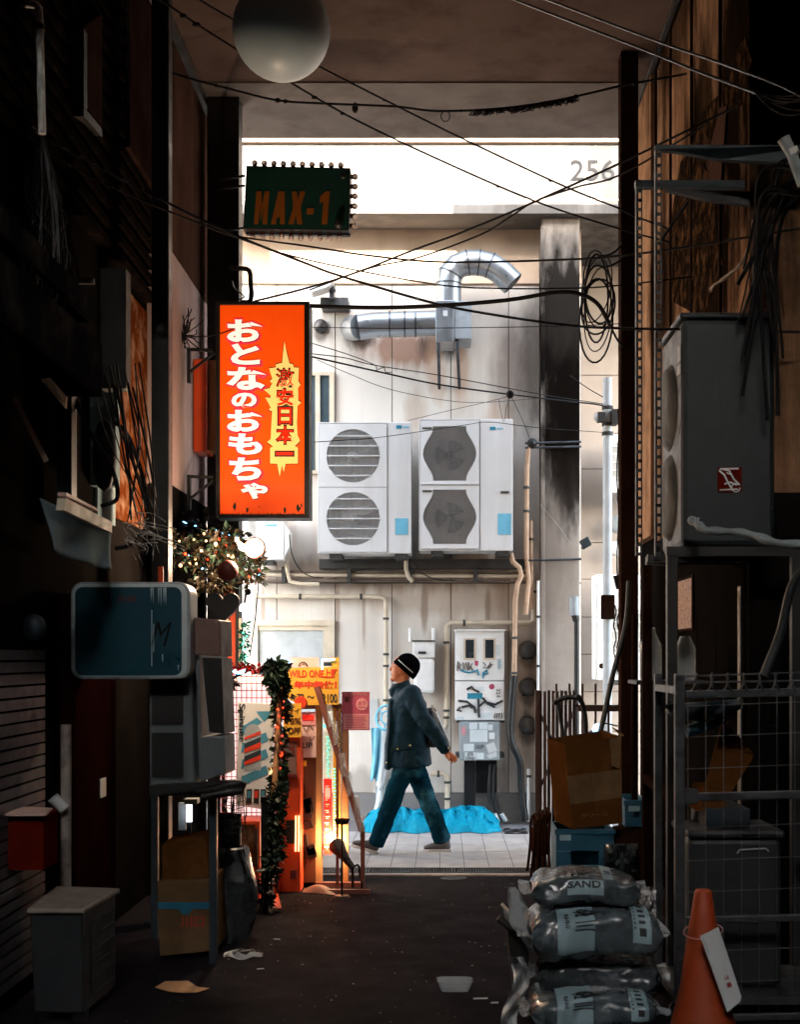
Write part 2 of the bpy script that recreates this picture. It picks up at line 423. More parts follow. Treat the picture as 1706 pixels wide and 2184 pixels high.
# drain grates in front of the pavement
def grate(x0, x1, label):
    t = T('drain_grate', label, 'drain grate', ((x0 + x1) / 2, 10.62, 0), 'drain grates along the pavement edge')
    fr = MB(); fr.box(x0, x1, 10.50, 10.518, .001, .016).box(x0, x1, 10.70, 10.718, .001, .016).box(x0, x0 + .012, 10.518, 10.70, .001, .016).box(x1 - .012, x1, 10.518, 10.70, .001, .016)
    fr.build('frame', M['steel'], t)
    b = MB(); x = x0 + .03
    while x < x1 - .02: b.box(x, x + .007, 10.518, 10.70, .003, .014); x += .02
    for y in (10.56, 10.61, 10.66): b.box(x0 + .012, x1 - .012, y, y + .004, .004, .013)
    b.build('bar_grid', M['steel'], t)
    MB().box(x0, x1, 10.505, 10.715, .0005, .002).build('pit', M['black'], t)
for k, (x0, x1, l) in enumerate([(-1.56, -.57, 'steel drain grate in front of the leaning acrylic leaflet rack'), (-.56, .10, 'steel drain grate below the walking person, between two other grates'), (.11, .79, 'steel drain grate at the foot of the brown folding gate')]): grate(x0, x1, l)
solo(MB().box(-1.7, 1.3, 10.40, 10.49, .0008, .012), 'kerb_strip', M['curb'], None, None, kind='structure')

# ------------------------------------------------------------------ viaduct behind the street
def S(u, v, su, sv, c, a): return ((X(u, DW), 0, Z(v, DW)), (su / F * DW, 9, sv / F * DW), c, a)
wall_stains = [S(850, 745, 95, 50, '#8a6248', .85), S(950, 738, 62, 42, '#2a1f18', .92), S(772, 722, 40, 26, '#4a3628', .85),
               S(1100, 800, 70, 130, '#6f6157', .55), S(1140, 760, 40, 160, '#41382f', .6), S(930, 780, 25, 90, '#b08a6c', .6), S(985, 790, 22, 80, '#b08a6c', .6),
               S(683, 712, 18, 22, '#4a3a30', .7), S(800, 1225, 330, 45, '#7d6656', .7), S(1126, 1405, 26, 26, '#33291f', .8), S(1126, 1484, 26, 26, '#33291f', .8), S(1126, 1566, 26, 28, '#33291f', .8),
               S(1100, 1420, 80, 260, '#937c6a', .45), S(960, 1440, 60, 160, '#937c6a', .5), S(960, 1280, 240, 40, '#a48b76', .5), S(1060, 920, 40, 70, '#c09a7c', .5), S(1000, 640, 90, 60, '#a58c78', .4), S(720, 1292, 7, 62, '#8a705c', .65), S(905, 1290, 9, 75, '#7d6552', .65), S(560, 1300, 6, 60, '#8a705c', .6), S(1040, 1292, 8, 48, '#7d6552', .6), S(776, 1300, 5, 80, '#8a705c', .55), S(690, 650, 12, 40, '#8f7a68', .5), S(890, 880, 30, 60, '#a8907c', .5), S(1060, 1660, 40, 50, '#6d6058', .6), S(760, 1670, 60, 40, '#8f8378', .6)]
mat('vwall', '#d3ccc3', .7, var=.06, scale=1.5, bump=.08, bscale=60, dirt='#a8937f', damt=.6, dscale=1.7, streak=True, stains=wall_stains)
vw = T('viaduct_wall', 'pale panelled wall under the viaduct, behind the pavement', 'wall', (0, DW, 0))
zt = Z(606, DW); zm = Z(1243, DW); zp = Z(1690, DW)
b = MB(); us = [-500, -250, 0, 130, 260, 375, 470, 545, 590, 715, 836, 962, 1085, 1240]
for u0, u1 in zip(us, us[1:]):
    x0, x1 = X(u0, DW) + .004, X(u1, DW) - .004
    b.box(x0, x1, DW, DW + .04, zm + .006, zt); b.box(x0, x1, DW, DW + .04, zp, zm - .006)
b.build('wall_panels', M['vwall'], vw, bevel=.004)
MB().box(-6.5, X(1240, DW), DW + .012, DW + .3, 0, zt).build('backing', M['joint'], vw)
MB().box(-6.5, X(1240, DW), DW - .02, DW + .012, 0, zp - .004).build('plinth', M['plinth'], vw)
MB().box(-6.5, X(1240, DW), DW - .03, DW + .3, zt, zt + .05).build('ledge', M['beam'], vw)
MB().box(-6.5, X(1240, DW), DW, DW + .3, zt + .05, 6.4).build('upper_beam', M['beam'], vw)
# window behind the left condensers
w = MB(); u0, v0, u1, v1 = 600, 793, 712, 1010
for a in ((u0, v0, u1, v0 + 7), (u0, v1 - 7, u1, v1), (u0, v0 + 7, u0 + 8, v1 - 7), (u1 - 10, v0 + 7, u1, v1 - 7), (672, v0 + 7, 682, v1 - 7)): w.pb(*a, DW - .05, .048)
wo = w.build('window', M['beige'], vw); MB().pb(608, 800, 702, 1003, DW - .02, .012).build('pane', M['blueglass'], wo)
# service door
dd = MB(); u0, v0, u1 = 535, 1322, 713
for a in ((u0, v0, u1, v0 + 12), (u0, v0 + 12, u0 + 14, 1690), (u1 - 14, v0 + 12, u1, 1690)): dd.pb(*a, DW - .05, .048)
for a in ((u0 + 14, v0 + 12, u1 - 14, v0 + 22), (u1 - 24, v0 + 22, u1 - 14, 1690)): dd.pb(*a, DW - .03, .028)
do = dd.build('door', M['beige'], vw); MB().pb(549, 1340, 693, 1690, DW - .012, .01).build('door_panel', M['greywhite'], do)
# girder with its number
DG = 13.2; zg = Z(455, DG)
g = T('viaduct_girder', 'white concrete viaduct girder numbered 256, spanning above the pale wall', 'girder', (0, DG, zg))
MB().box(-6.5, 6.5, DG, DG + 2.2, zg, 9.0).build('girder_face', M['girder'], g)
MB().box(-6.5, 6.5, DG - .05, DG - .002, Z(306, DG), Z(297, DG)).build('drip_edge', M['beam'], g)
MB().pb(520, 424, 1330, 428, DG - .004, .003).build('joint_line', M['beam'], g)
for u in (812, 1270): MB().pb(u, 306, u + 2, 452, DG - .004, .003).build('joint_line', M['joint'], g)
MB().text('256', P(1264, 363, DG - .006), (1, 0, 0), (0, 0, 1), .2, bold=.004, fit=(X(1312, DG) - X(1218, DG), Z(342, DG) - Z(386, DG)), dep=.004).build('number', M['numeral'], g)
# pier
DP = 13.32
pst = [((.02, 0, Z(700, DP)), (.5, 9, 1.15), '#100d0b', .95), ((.1, 0, Z(900, DP)), (.4, 9, 1.0), '#14100e', .95), ((.12, 0, Z(1000, DP)), (.4, 9, .7), '#1a1512', .9), ((.1, 0, Z(850, DP)), (.5, 9, .6), '#100d0b', .95), ((-.1, 0, Z(1200, DP)), (.2, 9, .8), '#6d6258', .5)]
mat('pier', '#968c82', .85, var=.14, scale=3, bump=.35, bscale=60, dirt='#8a7f75', damt=.5, streak=True, stains=pst)
pr = T('viaduct_pier', 'tall viaduct pier blackened with soot along its upper half', 'pier', (X(1196, DP), DP, 0))
MB().box(X(1156, DP), X(1237, DP), DP, DP + 1.2, 0, zg - .002).build('shaft', M['pier'], pr, bevel=.02)
MB().box(X(1153, DP), X(1162, DP), DP - .03, DP - .002, .1, zg - .1).build('corner_pipe', M['pier'], pr, bevel=.01)
for v in (945, 955, 1195): MB().tube([P(1120, v, DP - .03), P(1240, v - 3, DP - .03)], .012, 6).build('strap', M['steel'], pr)
# the paler building to the right of the pier
DB = 15.0
rb = T('building', 'pale rendered building standing further back, right of the sooty pier', 'building', (2, DB, 0))
b = MB(); vs = [300, 560, 800, 1000, 1157, 1235, 1316, 1395, 1475, 1560, 1650, 1740]
for v0, v1 in zip(vs, vs[1:]): b.box(X(1236, DB), 6.5, DB, DB + .2, Z(v1, DB) + .004, Z(v0, DB) - .004)
mat('rendered', '#a3978c', .8, var=.1, scale=2, bump=.2, dirt='#a8968a', damt=.5, streak=True)
b.build('wall', M['rendered'], rb, bevel=.004)
MB().box(X(1236, DB) , 6.5, DB + .015, DB + .3, 0, 7).build('backing', M['joint'], rb)

# ------------------------------------------------------------------ slab overhead and the alley walls
ZS, DS = Z(290, 11.65), 11.65
sl_ = T('overhead_slab', 'concrete slab roofing the alley, seen from below', 'ceiling', (0, 7, ZS))
MB().box(-1.93, 1.62, 7.19, DS, ZS, ZS + .2).build('soffit', M['ceil'], sl_)
MB().box(-2.058, 2.048, 3.7, 7.188, ZS, ZS + .2).build('unseen_low_roof', M['ceil'], sl_)  # roof out of view, widened to stop sun leaking in at the sides
MB().box(-2.058, 2.048, 3.6, 3.698, ZS, 9.3).build('riser', M['darkwall'], sl_)  # unseen step up to the raised roof, added to shape the fill light
MB().box(-2.058, 2.048, -2.6, 3.698, 9.302, 9.5).build('unseen_high_roof', M['darkwall'], sl_)  # unseen raised roof, front edge placed to let sky fill in
MB().box(-1.93, 1.62, DS - 1.1, DS + .02, ZS - .012, ZS - .002).build('edge_band', M['bandgrey'], sl_)
MB().box(.02, 1.62, DS - .15, DS, ZS + .2, ZS + .6).build('sun_blocker', M['concrete'], sl_)  # added upstand that cuts off the sun patch on the wall behind
MB().bar((1.60, 6, ZS - .03), (1.60, DS, ZS - .03), .03, .04).build('edge_rail', M['steel'], sl_)
MB().bar((-1.88, 6, ZS - .05), (-1.88, DS, ZS - .05), .05, .07).build('edge_rail', M['steel'], sl_)

# unseen block added behind the viewer, sized to shut out the low sun
solo(MB().box(-9, 9, -17, -14, 0, 14.6), 'building', M['darkwall'], 'unseen dark block added behind the viewer to keep low sun out of the alley', 'building')
# left building
lb = T('building', 'dark left-hand alley building with ribbed siding, tiles and a stained orange wall', 'building', (-2.05, 8, 0))
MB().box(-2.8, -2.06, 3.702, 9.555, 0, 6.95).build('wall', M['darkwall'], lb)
MB().box(-2.8, -2.06, -14, 3.7, 0, 9.6).build('near_wall', M['darkwall'], lb)  # run out of view, lengthened and raised to keep side light out
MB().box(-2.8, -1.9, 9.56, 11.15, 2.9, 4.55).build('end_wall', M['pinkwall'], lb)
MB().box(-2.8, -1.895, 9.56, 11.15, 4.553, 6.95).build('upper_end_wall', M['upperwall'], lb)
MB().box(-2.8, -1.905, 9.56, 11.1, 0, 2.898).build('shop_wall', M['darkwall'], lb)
b = MB(); z = .1
while z < 1.72: b.box(-2.055, -2.04, 5.0, 7.02, z + .004, z + .052); z += .06
b.build('tiles', M['tile'], lb)
MB().box(-2.058, -2.045, 8.55, 9.5, Z(1130, 9.4), Z(660, 9.4)).build('orange_panel', M['orangewall'], lb)
MB().box(-2.058, -2.04, 8.1, 8.54, Z(1110, 8.2), Z(900, 8.2)).build('bluegrey_panel', M['cloth'], lb)
b = MB(); z = 4.15
while z < 6.1:                                                    # sloping siding ribs
    b.box(-2.06, -1.99, 5.4, 9.5, z, z + .05); z += .115
b.build('siding', M['siding'], lb)
MB().box(-2.05, -1.96, 8.6, 9.5, 4.9, 6.1).build('upper_panel', M['pinkdark'], lb)
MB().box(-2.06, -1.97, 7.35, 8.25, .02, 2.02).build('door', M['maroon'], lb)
MB().box(-1.968, -1.96, 7.86, 7.98, Z(1700, 7.9), Z(1660, 7.9)).build('switch_plate', M['paper'], lb)
# right building
def bst(u, v, sy, sz, c, a):
    d = 1.64 * F / (u - CX); return ((0, d - 8, Z(v, d)), (9, sy, sz), c, a)
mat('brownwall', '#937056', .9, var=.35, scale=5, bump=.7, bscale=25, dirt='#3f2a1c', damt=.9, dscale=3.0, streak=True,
    stains=[bst(1570, 120, .6, 1.3, '#0d0907', .96), bst(1500, 260, .5, .8, '#1a110b', .9), bst(1480, 420, .45, .8, '#140d09', .92), bst(1530, 560, .7, .9, '#0a0706', .96), bst(1420, 620, .7, .6, '#1c120c', .85), bst(1440, 60, 1.2, .5, '#1f140d', .8)])  # peeling stains, plus near-end shade put into the colour
ri = T('building', 'right-hand alley building with a streaked brown wall and peeling dark patches', 'building', (1.63, 8, 0))
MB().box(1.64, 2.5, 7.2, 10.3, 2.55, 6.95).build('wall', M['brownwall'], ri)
MB().box(1.64, 2.5, 7.2, 10.3, 0, 2.548).build('lower_wall', M['darkwall'], ri)  # lower part of the brown wall, shade put into a near-black colour
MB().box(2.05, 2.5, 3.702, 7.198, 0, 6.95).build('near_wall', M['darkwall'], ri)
MB().box(2.05, 2.5, -14, 3.7, 0, 9.6).build('near_wall', M['darkwall'], ri)  # unseen stretch, extended back so no side light enters the alley
MB().box(1.60, 2.5, 10.3, 11.3, 2.6, 6.95).build('corner_wall', M['brownwall'], ri)
b = MB()
for d in (7.9, 8.8, 9.6, 10.25): b.box(1.625, 1.645, d, d + .03, 2.4, 6.1)
b.build('batten', M['rust'], ri)
def wpt(u, v, x=1.63):                                             # point on the right wall seen at (u, v)
    d = x * F / (u - CX); return Vector((x, d, Z(v, d)))
pk = [(1588, 78), (1562, 125), (1555, 180), (1500, 235), (1478, 300), (1452, 345), (1440, 410), (1425, 520), (1430, 640), (1500, 680), (1540, 560), (1525, 460), (1530, 400), (1500, 350), (1512, 300), (1545, 255), (1590, 215), (1604, 130)]
b = MB(); pts = [wpt(u, v, 1.634) for u, v in pk]; b.prism(pts, (.005, 0, 0)); b.build('peeling_patch', M['peel'], ri)
pk2 = [(1512, 330), (1535, 230), (1550, 225), (1542, 330), (1535, 420), (1512, 430)]
b = MB(); b.prism([wpt(u, v, 1.624) for u, v in pk2], (.003, 0, 0)); b.build('pale_patch', M['upperwall'], ri)
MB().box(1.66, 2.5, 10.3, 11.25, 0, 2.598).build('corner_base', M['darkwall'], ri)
# columns at the alley mouth
def column(name, x0, x1, y, z1, label, m, w=.2):
    t = T(name, label, 'column', ((x0 + x1) / 2, y, 0))
    b = MB(); b.box(x0, x1, y, y + .014, 0, z1).box(x0, x1, y + w - .014, y + w, 0, z1).box((x0 + x1) / 2 - .012, (x0 + x1) / 2 + .012, y + .014, y + w - .014, 0, z1)
    b.box(x0, x0 + .02, y + .014, y + w - .014, 0, z1).box(x1 - .02, x1, y + .014, y + w - .014, 0, z1)
    b.build('shaft', m, t, bevel=.004)
    MB().box(x0 - .04, x1 + .04, y - .04, y + w + .04, 0, .03).build('base_plate', m, t)
column('steel_column', X(441, 10.8), X(509, 10.8), 10.8, ZS - .005, 'black steel column at the left mouth of the alley, behind the orange lightbox', M['black'])
column('steel_column', X(1325, 10), X(1362, 10), 10.0, ZS - .005, 'rusty dark steel column at the right mouth of the alley', M['rust'], .16)
column('steel_column', X(322, 8.5), X(359, 8.5), 8.5, ZS - .005, 'black steel column in front of the stained orange wall', M['black'], .12)
# ------------------------------------------------------------------ condensers on the viaduct wall
def plate_hole(mb, x0, x1, z0, z1, y, dep, hole):       # front plate with a hole; hole = list of (dx, dz) about its centre (cx, cz)
    (cx, cz), pts = hole
    def hit(a):
        dx, dz = math.cos(a), math.sin(a); t = 1e9
        if dx > 1e-9: t = min(t, (x1 - cx) / dx)
        if dx < -1e-9: t = min(t, (x0 - cx) / dx)
        if dz > 1e-9: t = min(t, (z1 - cz) / dz)
        if dz < -1e-9: t = min(t, (z0 - cz) / dz)
        return (cx + dx * t, cz + dz * t)
    ang = [math.atan2(z, x) for x, z in pts]
    inn = [(cx + x, cz + z) for x, z in pts]; outp = [hit(a) for a in ang]
    for c in ((x0, z0), (x1, z0), (x1, z1), (x0, z1)):
        a = math.atan2(c[1] - cz, c[0] - cx)
        i = min(range(len(ang)), key=lambda i: abs((ang[i] - a + math.pi) % (2 * math.pi) - math.pi)); outp[i] = c
    n = len(pts)
    vs = [(x, y, z) for x, z in outp] + [(x, y, z) for x, z in inn] + [(x, y + dep, z) for x, z in inn]
    mb.add(vs, [(i, (i+1) % n, n + (i+1) % n, n + i) for i in range(n)] + [(n+i, n + (i+1) % n, 2*n + (i+1) % n, 2*n + i) for i in range(n)])
def circ(r, n=48): return [(r * math.cos(2*math.pi*i/n), r * math.sin(2*math.pi*i/n)) for i in range(n)]
def hour(wm, we, h, n=14):                               # wide in the middle, narrow at top and bottom
    f = lambda t: we + (wm - we) * (.5 + .5 * math.cos(math.pi * max(-1, min(1, t * 1.12)))) ** .75
    R_ = [(f(t), t * h) for t in [-1 + 2*i/n for i in range(n + 1)]]
    return R_ + [(-x, z) for x, z in reversed(R_)]
def fan(t, cx, cz, r, y, bl='fanblade'):
    b = MB()
    for k in range(3):
        a0 = 2.1 * k + .4
        b.grid(lambda s, q, a0=a0: Vector((cx + (.12 + s * .8) * r * math.cos(a0 + q * 1.35), y + .03 * q, cz + (.12 + s * .8) * r * math.sin(a0 + q * 1.35))), 3, 8)
    b.lathe((cx, y - .03, cz), [(.0, 0), (r * .22, .005), (r * .25, .03), (r * .25, .1)], 16, 'y')
    return b.build('fan', M[bl], t)
def condenser(u0, v0, u1, v1, d, dep, label, fans, kind, group='condensers on the pale viaduct wall'):
    x0, x1, z0, z1 = X(u0, d), X(u1, d), Z(v1, d), Z(v0, d)
    t = T('condenser_unit', label, 'air conditioner', ((x0 + x1) / 2, d + dep / 2, z0), group)
    b = MB(); fx = X(fans[0][4], d)
    b.box(x0, x0 + .012, d, d + dep, z0, z1).box(fx, x1, d + .004, d + dep, z0, z1).box(x0 + .012, fx, d, d + dep, z1 - .012, z1).box(x0 + .012, fx, d, d + dep, z0, z0 + .012)
    b.build('casing', M['acwhite'], t, bevel=.008)
    MB().box(x0 + .012, fx, d + .16, d + dep - .01, z0 + .012, z1 - .012).build('coil', M['coilgrey' if kind == 'round' else 'coildark'], t)
    zs = [z1 - .012] + [(Z(fans[i][1], d) + Z(fans[i + 1][1], d)) / 2 for i in range(len(fans) - 1)] + [z0 + .012]
    for i, (cu, cv, r, h, _) in enumerate(fans):
        cx, cz = X(cu, d), Z(cv, d); rr = r / F * d; hh = h / F * d
        p = MB(); plate_hole(p, x0 + .012, fx - .004, zs[i + 1] + .003, zs[i] - .003, d - .004, .05, ((cx, cz), circ(rr) if kind == 'round' else hour(rr, rr * .62, hh)))
        if kind != 'round': p.box(X(u0 + 5, d), fx - .02, d - .012, d - .005, zs[i+1] + .008, zs[i+1] + .016)
        po = p.build('fan_panel', M['acwhite'], t)
        fan(t, cx, cz, rr * (.98 if kind == 'round' else .62), d + .09, 'fanblade' if kind == 'round' else 'acdark')
        g = MB()
        x = cx - rr
        while x <= cx + rr:
            q = abs(x - cx)
            if kind == 'round': hq = math.sqrt(max(0, rr * rr - q * q))
            else: hq = hh if q < rr * .62 else hh * max(0, 1 - (q - rr * .62) / (rr * .38)) ** .6
            if hq > .01: g.box(x - .0016, x + .0016, d + .004, d + .007, cz - hq, cz + hq)
            x += .0115
        if kind != 'round':
            z = cz - hh
            while z < cz + hh:
                g.box(cx - rr * .8, cx + rr * .8, d + .008, d + .011, z - .0012, z + .0012); z += .016
        g.build('grille', M['wire' if kind == 'round' else 'wiredark'], t)
        if kind == 'round':
            g = MB()
            for k in (-2, -1, 0, 1, 2):
                z = cz + k * rr * .37; q = math.sqrt(rr * rr - (z - cz) ** 2); g.box(cx - q, cx + q, d - .012, d - .004, z - .005, z + .005)
            g.ball((cx, d - .012, cz), .009, 8); g.build('grille_bars', M['acwhite'], t)
    for uu in (u0 + 25, u1 - 35): MB().pb(uu, v1, uu + 26, v1 + 11, d + .02, dep - .05).build('foot', M['acdark'], t)
    return t
c1 = condenser(677, 900, 877, 1180, 13.1, .42, 'white condenser with two round fan grilles and horizontal bars', [(753, 972, 57, 57, 826), (753, 1106, 57, 57, 826)], 'round')
MB().pb(845, 907, 857, 914, 13.1, .003).build('badge', M['bluepaint'], c1); MB().pb(860, 909, 872, 912, 13.1, .003).build('badge', M['skyblue'], c1)
MB().pb(843, 1105, 870, 1140, 13.1, .003).build('notice', M['skyblue'], c1)
c2 = condenser(894, 893, 1094, 1174, 13.08, .42, 'white condenser with two hourglass-shaped dark grilles', [(959, 967, 57, 58, 1023), (959, 1102, 57, 58, 1023)], 'hour')
MB().pb(1045, 910, 1057, 917, 13.08, .003).build('badge', M['bluepaint'], c2); MB().pb(1060, 912, 1073, 915, 13.08, .003).build('badge', M['skyblue'], c2)
MB().pb(1062, 1095, 1090, 1140, 13.08, .003).build('notice', M['skyblue'], c2); MB().pb(1068, 1047, 1086, 1052, 13.076, .006).build('handle', M['acdark'], c2)
for cu, cv in ((905, 913), (905, 1047)): MB().pb(cu - 4, cv - 2, cu + 16, cv + 2, 13.07, .004).build('slot', M['acdark'], c2)
t = T('condenser_unit', 'small white condenser below the orange lightbox, mostly hidden', 'air conditioner', (X(580, 13.3), 13.4, Z(1195, 13.3)))
MB().pb(545, 1105, 606, 1194, 13.3, .3).build('casing', M['acwhite'], t, bevel=.01)
b = MB(); b.prism([P(606, 1105, 13.3), P(607, 1118, 13.3), P(617, 1132, 13.3), P(617, 1165, 13.3), P(607, 1186, 13.3)], (0, .24, 0)); b.build('valve_cover', M['acwhite'], t)
MB().pb(530, 1105, 546, 1180, 13.31, .2).build('grille', M['wiredark'], t); MB().pb(566, 1118, 590, 1122, 13.297, .003).build('badge', M['skyblue'], t)
for u in (556, 570): MB().pb(u, 1194, u + 12, 1202, 13.32, .3).build('foot', M['steel'], t)
# rack under the condensers
t = T('pipe_rack', 'dark ledge carrying horizontal pipes under the condensers', 'pipe rack', (X(850, 13.4), 13.4, Z(1215, 13.4)))
MB().pb(680, 1192, 1120, 1212, 13.5, .18).build('shelf', M['acdark'], t)
for v, r in ((1218, .012), (1226, .018), (1238, .012)):
    MB().tube([P(535, v, 13.55), P(1135, v + 3, 13.55)], r, 8).build('pipe', M['beige' if v == 1226 else 'joint'], t)
for u in (600, 740, 870, 1010): MB().pb(u, 1208, u + 8, 1242, 13.5, .15).build('clip', M['acdark'], t)

# exhaust duct
dd = 13.25
t = T('exhaust_duct', 'galvanised exhaust duct with a gooseneck outlet on the pale wall', 'duct', (X(960, dd), dd, Z(725, dd)))
gp = [(957, 648), (957, 606), (960, 585), (975, 568), (997, 560), (1022, 560), (1046, 566), (1066, 578), (1094, 605)]
b = MB(); rr = 27 / F * dd
b.tube([P(u, v, dd) for u, v in gp], rr, 28, smooth=True); b.build('gooseneck', M['galv'], t)
b = MB()
for i in (1, 2, 4, 5, 6):
    a = P(*gp[i], dd); tt = (P(*gp[i + 1], dd) - P(*gp[i - 1], dd)).normalized(); b.tube([a - tt * .006, a + tt * .006], rr + .006, 28)
b.build('seam_ring', M['steel'], t)
MB().tube([P(1093, 604, dd), P(1094.5, 605.5, dd)], rr * .92, 24).build('outlet', M['black'], t)
b = MB(); b.tube([P(765, 697, dd), P(800, 692, dd), P(930, 688, dd)], rr * 1.02, 28); b.tube([P(767, 697, dd), P(757, 698, dd + .05), P(752, 700, dd + .44)], rr * 1.0, 28); b.build('duct_run', M['galv'], t)
b = MB()
for u in (830, 862, 885): b.tube([P(u, 691, dd), P(u + 3, 691, dd)], rr * 1.06, 28)
b.build('seam_ring', M['steel'], t)
MB().pb(929, 640, 968, 728, dd - .14, .42).build('fan_box', M['galv'], t, bevel=.006)
MB().pb(969, 642, 1006, 722, dd - .12, .42).build('motor_box', M['boxgrey'], t, bevel=.006)
MB().pb(945, 662, 955, 674, dd - .143, .003).build('notice', M['paper'], t)
for u0, u1 in ((933, 937), (973, 980)):
    MB().bar(P(u0 + 2, 725, dd - .1), P(u1, 828, dd + .42), .03, .03).build('strut', M['steel'], t)
# floodlight, hooded vent
t = T('floodlight', 'white floodlight on a steel arm above the pale wall', 'lamp', P(706, 640, 13.4))
b = MB(); b.prism([P(655, 617, 13.2), P(700, 597, 13.2), P(712, 600, 13.2), P(700, 612, 13.2), P(664, 624, 13.2)], (0, .2, 0)); b.build('head', M['white'], t, bevel=.01)
b = MB(); b.pb(702, 606, 712, 636, 13.3, .08); b.bar(P(695, 600, 13.3), P(714, 622, 13.3), .03, .03); b.build('arm', M['steel'], t)
MB().pb(683, 634, 742, 650, 13.4, .3).build('bracket', M['steel'], t)
t = T('wall_vent', 'small hooded round vent beside the orange lightbox', 'vent', P(683, 710, 13.6))
b = MB(); b.ball(P(683, 695, 13.68), 15 / F * 13.6, 16, (1, .8, 1)); b.build('hood', M['ventdome'], t)
MB().pb(674, 700, 692, 706, 13.6, .03).build('opening', M['black'], t)
def dome(u, v, label):
    t = T('wall_vent', label, 'vent', P(u, v + 20, 13.65), 'dome vents beside the meter cabinet')
    MB().lathe(P(u, v, 13.69), [(20.5/F*13.6, 0), (20/F*13.6, -.03), (17/F*13.6, -.065), (11/F*13.6, -.09), (4/F*13.6, -.1)], 24, 'y').build('dome', M['ventdome'], t)
    MB().pb(u - 12, v + 14, u + 12, v + 19, 13.64, .03).build('opening', M['black'], t)
dome(1126, 1386, 'topmost of three metal dome vents right of the meter cabinet')
dome(1126, 1465, 'middle one of three metal dome vents right of the meter cabinet')
dome(1126, 1546, 'lowest of three metal dome vents, partly behind the brown gate')

# meter cabinet
dm = 13.35
t = T('meter_cabinet', 'white electric meter cabinet covered in graffiti and stickers', 'cabinet', P(1023, 1536, dm))
MB().pb(971, 1344, 1076, 1451, dm, .3).build('door', M['white'], t, bevel=.006); MB().pb(971, 1453, 1076, 1536, dm, .3).build('door', M['white'], t, bevel=.006)
MB().pb(969, 1342, 1078, 1345, dm - .03, .34).build('roof', M['white'], t)
for u in (990, 1032):
    w = MB().pb(u - 1, 1361, u + 25, 1407, dm - .008, .007).build('window', M['beige'], t); MB().pb(u + 3, 1364, u + 21, 1403, dm - .011, .002).build('pane', M['screen'], w)
g = MB(); e = dm - .004
def scrib(mb, pts, w, d_=e): mb.tube([P(u, v, d_) for u, v in pts], w / F * dm, 6)
for pts in ([(975, 1430), (977, 1410), (983, 1418), (978, 1422), (986, 1432)], [(988, 1412), (988, 1430), (995, 1412), (998, 1430)], [(1000, 1412), (1000, 1428), (1008, 1414), (1004, 1422), (1010, 1430)], [(1030, 1412), (1036, 1418), (1030, 1424), (1040, 1424), (1046, 1412), (1042, 1426), (1050, 1416)]): scrib(g, pts, 1.1)
for pts in ([(996, 1470), (1006, 1464), (1010, 1470), (1022, 1476)], [(978, 1494), (996, 1496), (1012, 1508), (1014, 1520)], [(984, 1508), (1000, 1504), (1008, 1510)], [(1020, 1490), (1022, 1530)], [(1022, 1506), (1034, 1496), (1056, 1502), (1072, 1494)], [(1030, 1488), (1040, 1500), (1056, 1508)]): scrib(g, pts, 2.6)
scrib(g, [(985, 1516), (975, 1514), (982, 1508)], 2.5)
for k in range(4): scrib(g, [(1054 + k * 5, 1532), (1056 + k * 5, 1520)], .9)
g.build('graffiti', M['ink'], t)
g = MB()
for pts in ([(982, 1428), (990, 1432), (1000, 1434), (1012, 1432)], [(1012, 1432), (1018, 1428), (1021, 1440)], [(1030, 1446), (1031, 1434), (1038, 1429), (1040, 1436), (1033, 1438)]): scrib(g, pts, 2.2)
g.build('graffiti', M['bluepaint'], t); MB().pb(997, 1478, 1029, 1490, dm - .003, .002).build('sticker', M['bluepaint'], t)
MB().lathe(P(1049, 1464, dm - .004), [(6/F*dm, 0), (6/F*dm, .003)], 16, 'y').build('sticker', M['pinkposter'], t)
MB().prism([P(1012, 1408, dm), P(1021, 1410, dm), P(1019, 1420, dm), P(1013, 1419, dm)], (0, -.003, 0)).build('sticker', M['pinkposter'], t)
for r_ in ((1057, 1375, 1067, 1398), (1060, 1404, 1070, 1428), (1026, 1520, 1050, 1534), (974, 1528, 990, 1535), (1018, 1464, 1032, 1474)): MB().pb(*r_, dm - .003, .002).build('sticker', M['sticker'], t)
MB().text('CROD', P(1065, 1416, dm - .005), (0, 0, -1), (1, 0, 0), .1, fit=(20/F*dm, 6/F*dm)).build('lettering', M['bluepaint'], t)
MB().text('324', P(1063, 1478, dm - .004), (0, 0, -1), (1, 0, 0), .1, fit=(18/F*dm, 8/F*dm)).build('lettering', M['ink'], t)
t = T('junction_box', 'grey steel junction box plastered with stickers under the meter cabinet', 'junction box', P(1023, 1621, dm))
MB().pb(980, 1539, 1066, 1621, dm - .02, .32).build('casing', M['boxgrey'], t, bevel=.006)
for i, (u, v, w, h) in enumerate([(1001, 1541, 17, 14), (1022, 1541, 18, 14), (1002, 1556, 38, 26), (989, 1586, 22, 16), (991, 1604, 24, 17), (1016, 1605, 16, 14), (1041, 1545, 10, 12), (1043, 1562, 12, 14)]):
    MB().pb(u, v, u + w, v + h, dm - .023 - .0004 * i, .002).build('sticker', M['sticker'], t)
MB().prism([P(1036, 1588, dm), P(1054, 1582, dm), P(1060, 1600, dm), P(1042, 1606, dm)], (0, -.024, 0)).build('sticker', M['paper'], t)
MB().prism([P(1038, 1610, dm), P(1058, 1602, dm), P(1060, 1612, dm), P(1044, 1618, dm)], (0, -.027, 0)).build('sticker', M['paper'], t)
b = MB(); b.text('JS', P(1003, 1608.5, dm - .03), (1, 0, 0), (0, 0, 1), .1, fit=(14/F*dm, 8/F*dm)); b.build('lettering', M['ink'], t); b = MB(); b.text('ONE', P(1003, 1617, dm - .03), (1, 0, 0), (0, 0, 1), .1, fit=(20/F*dm, 6/F*dm)); b.build('lettering', M['ink'], t)
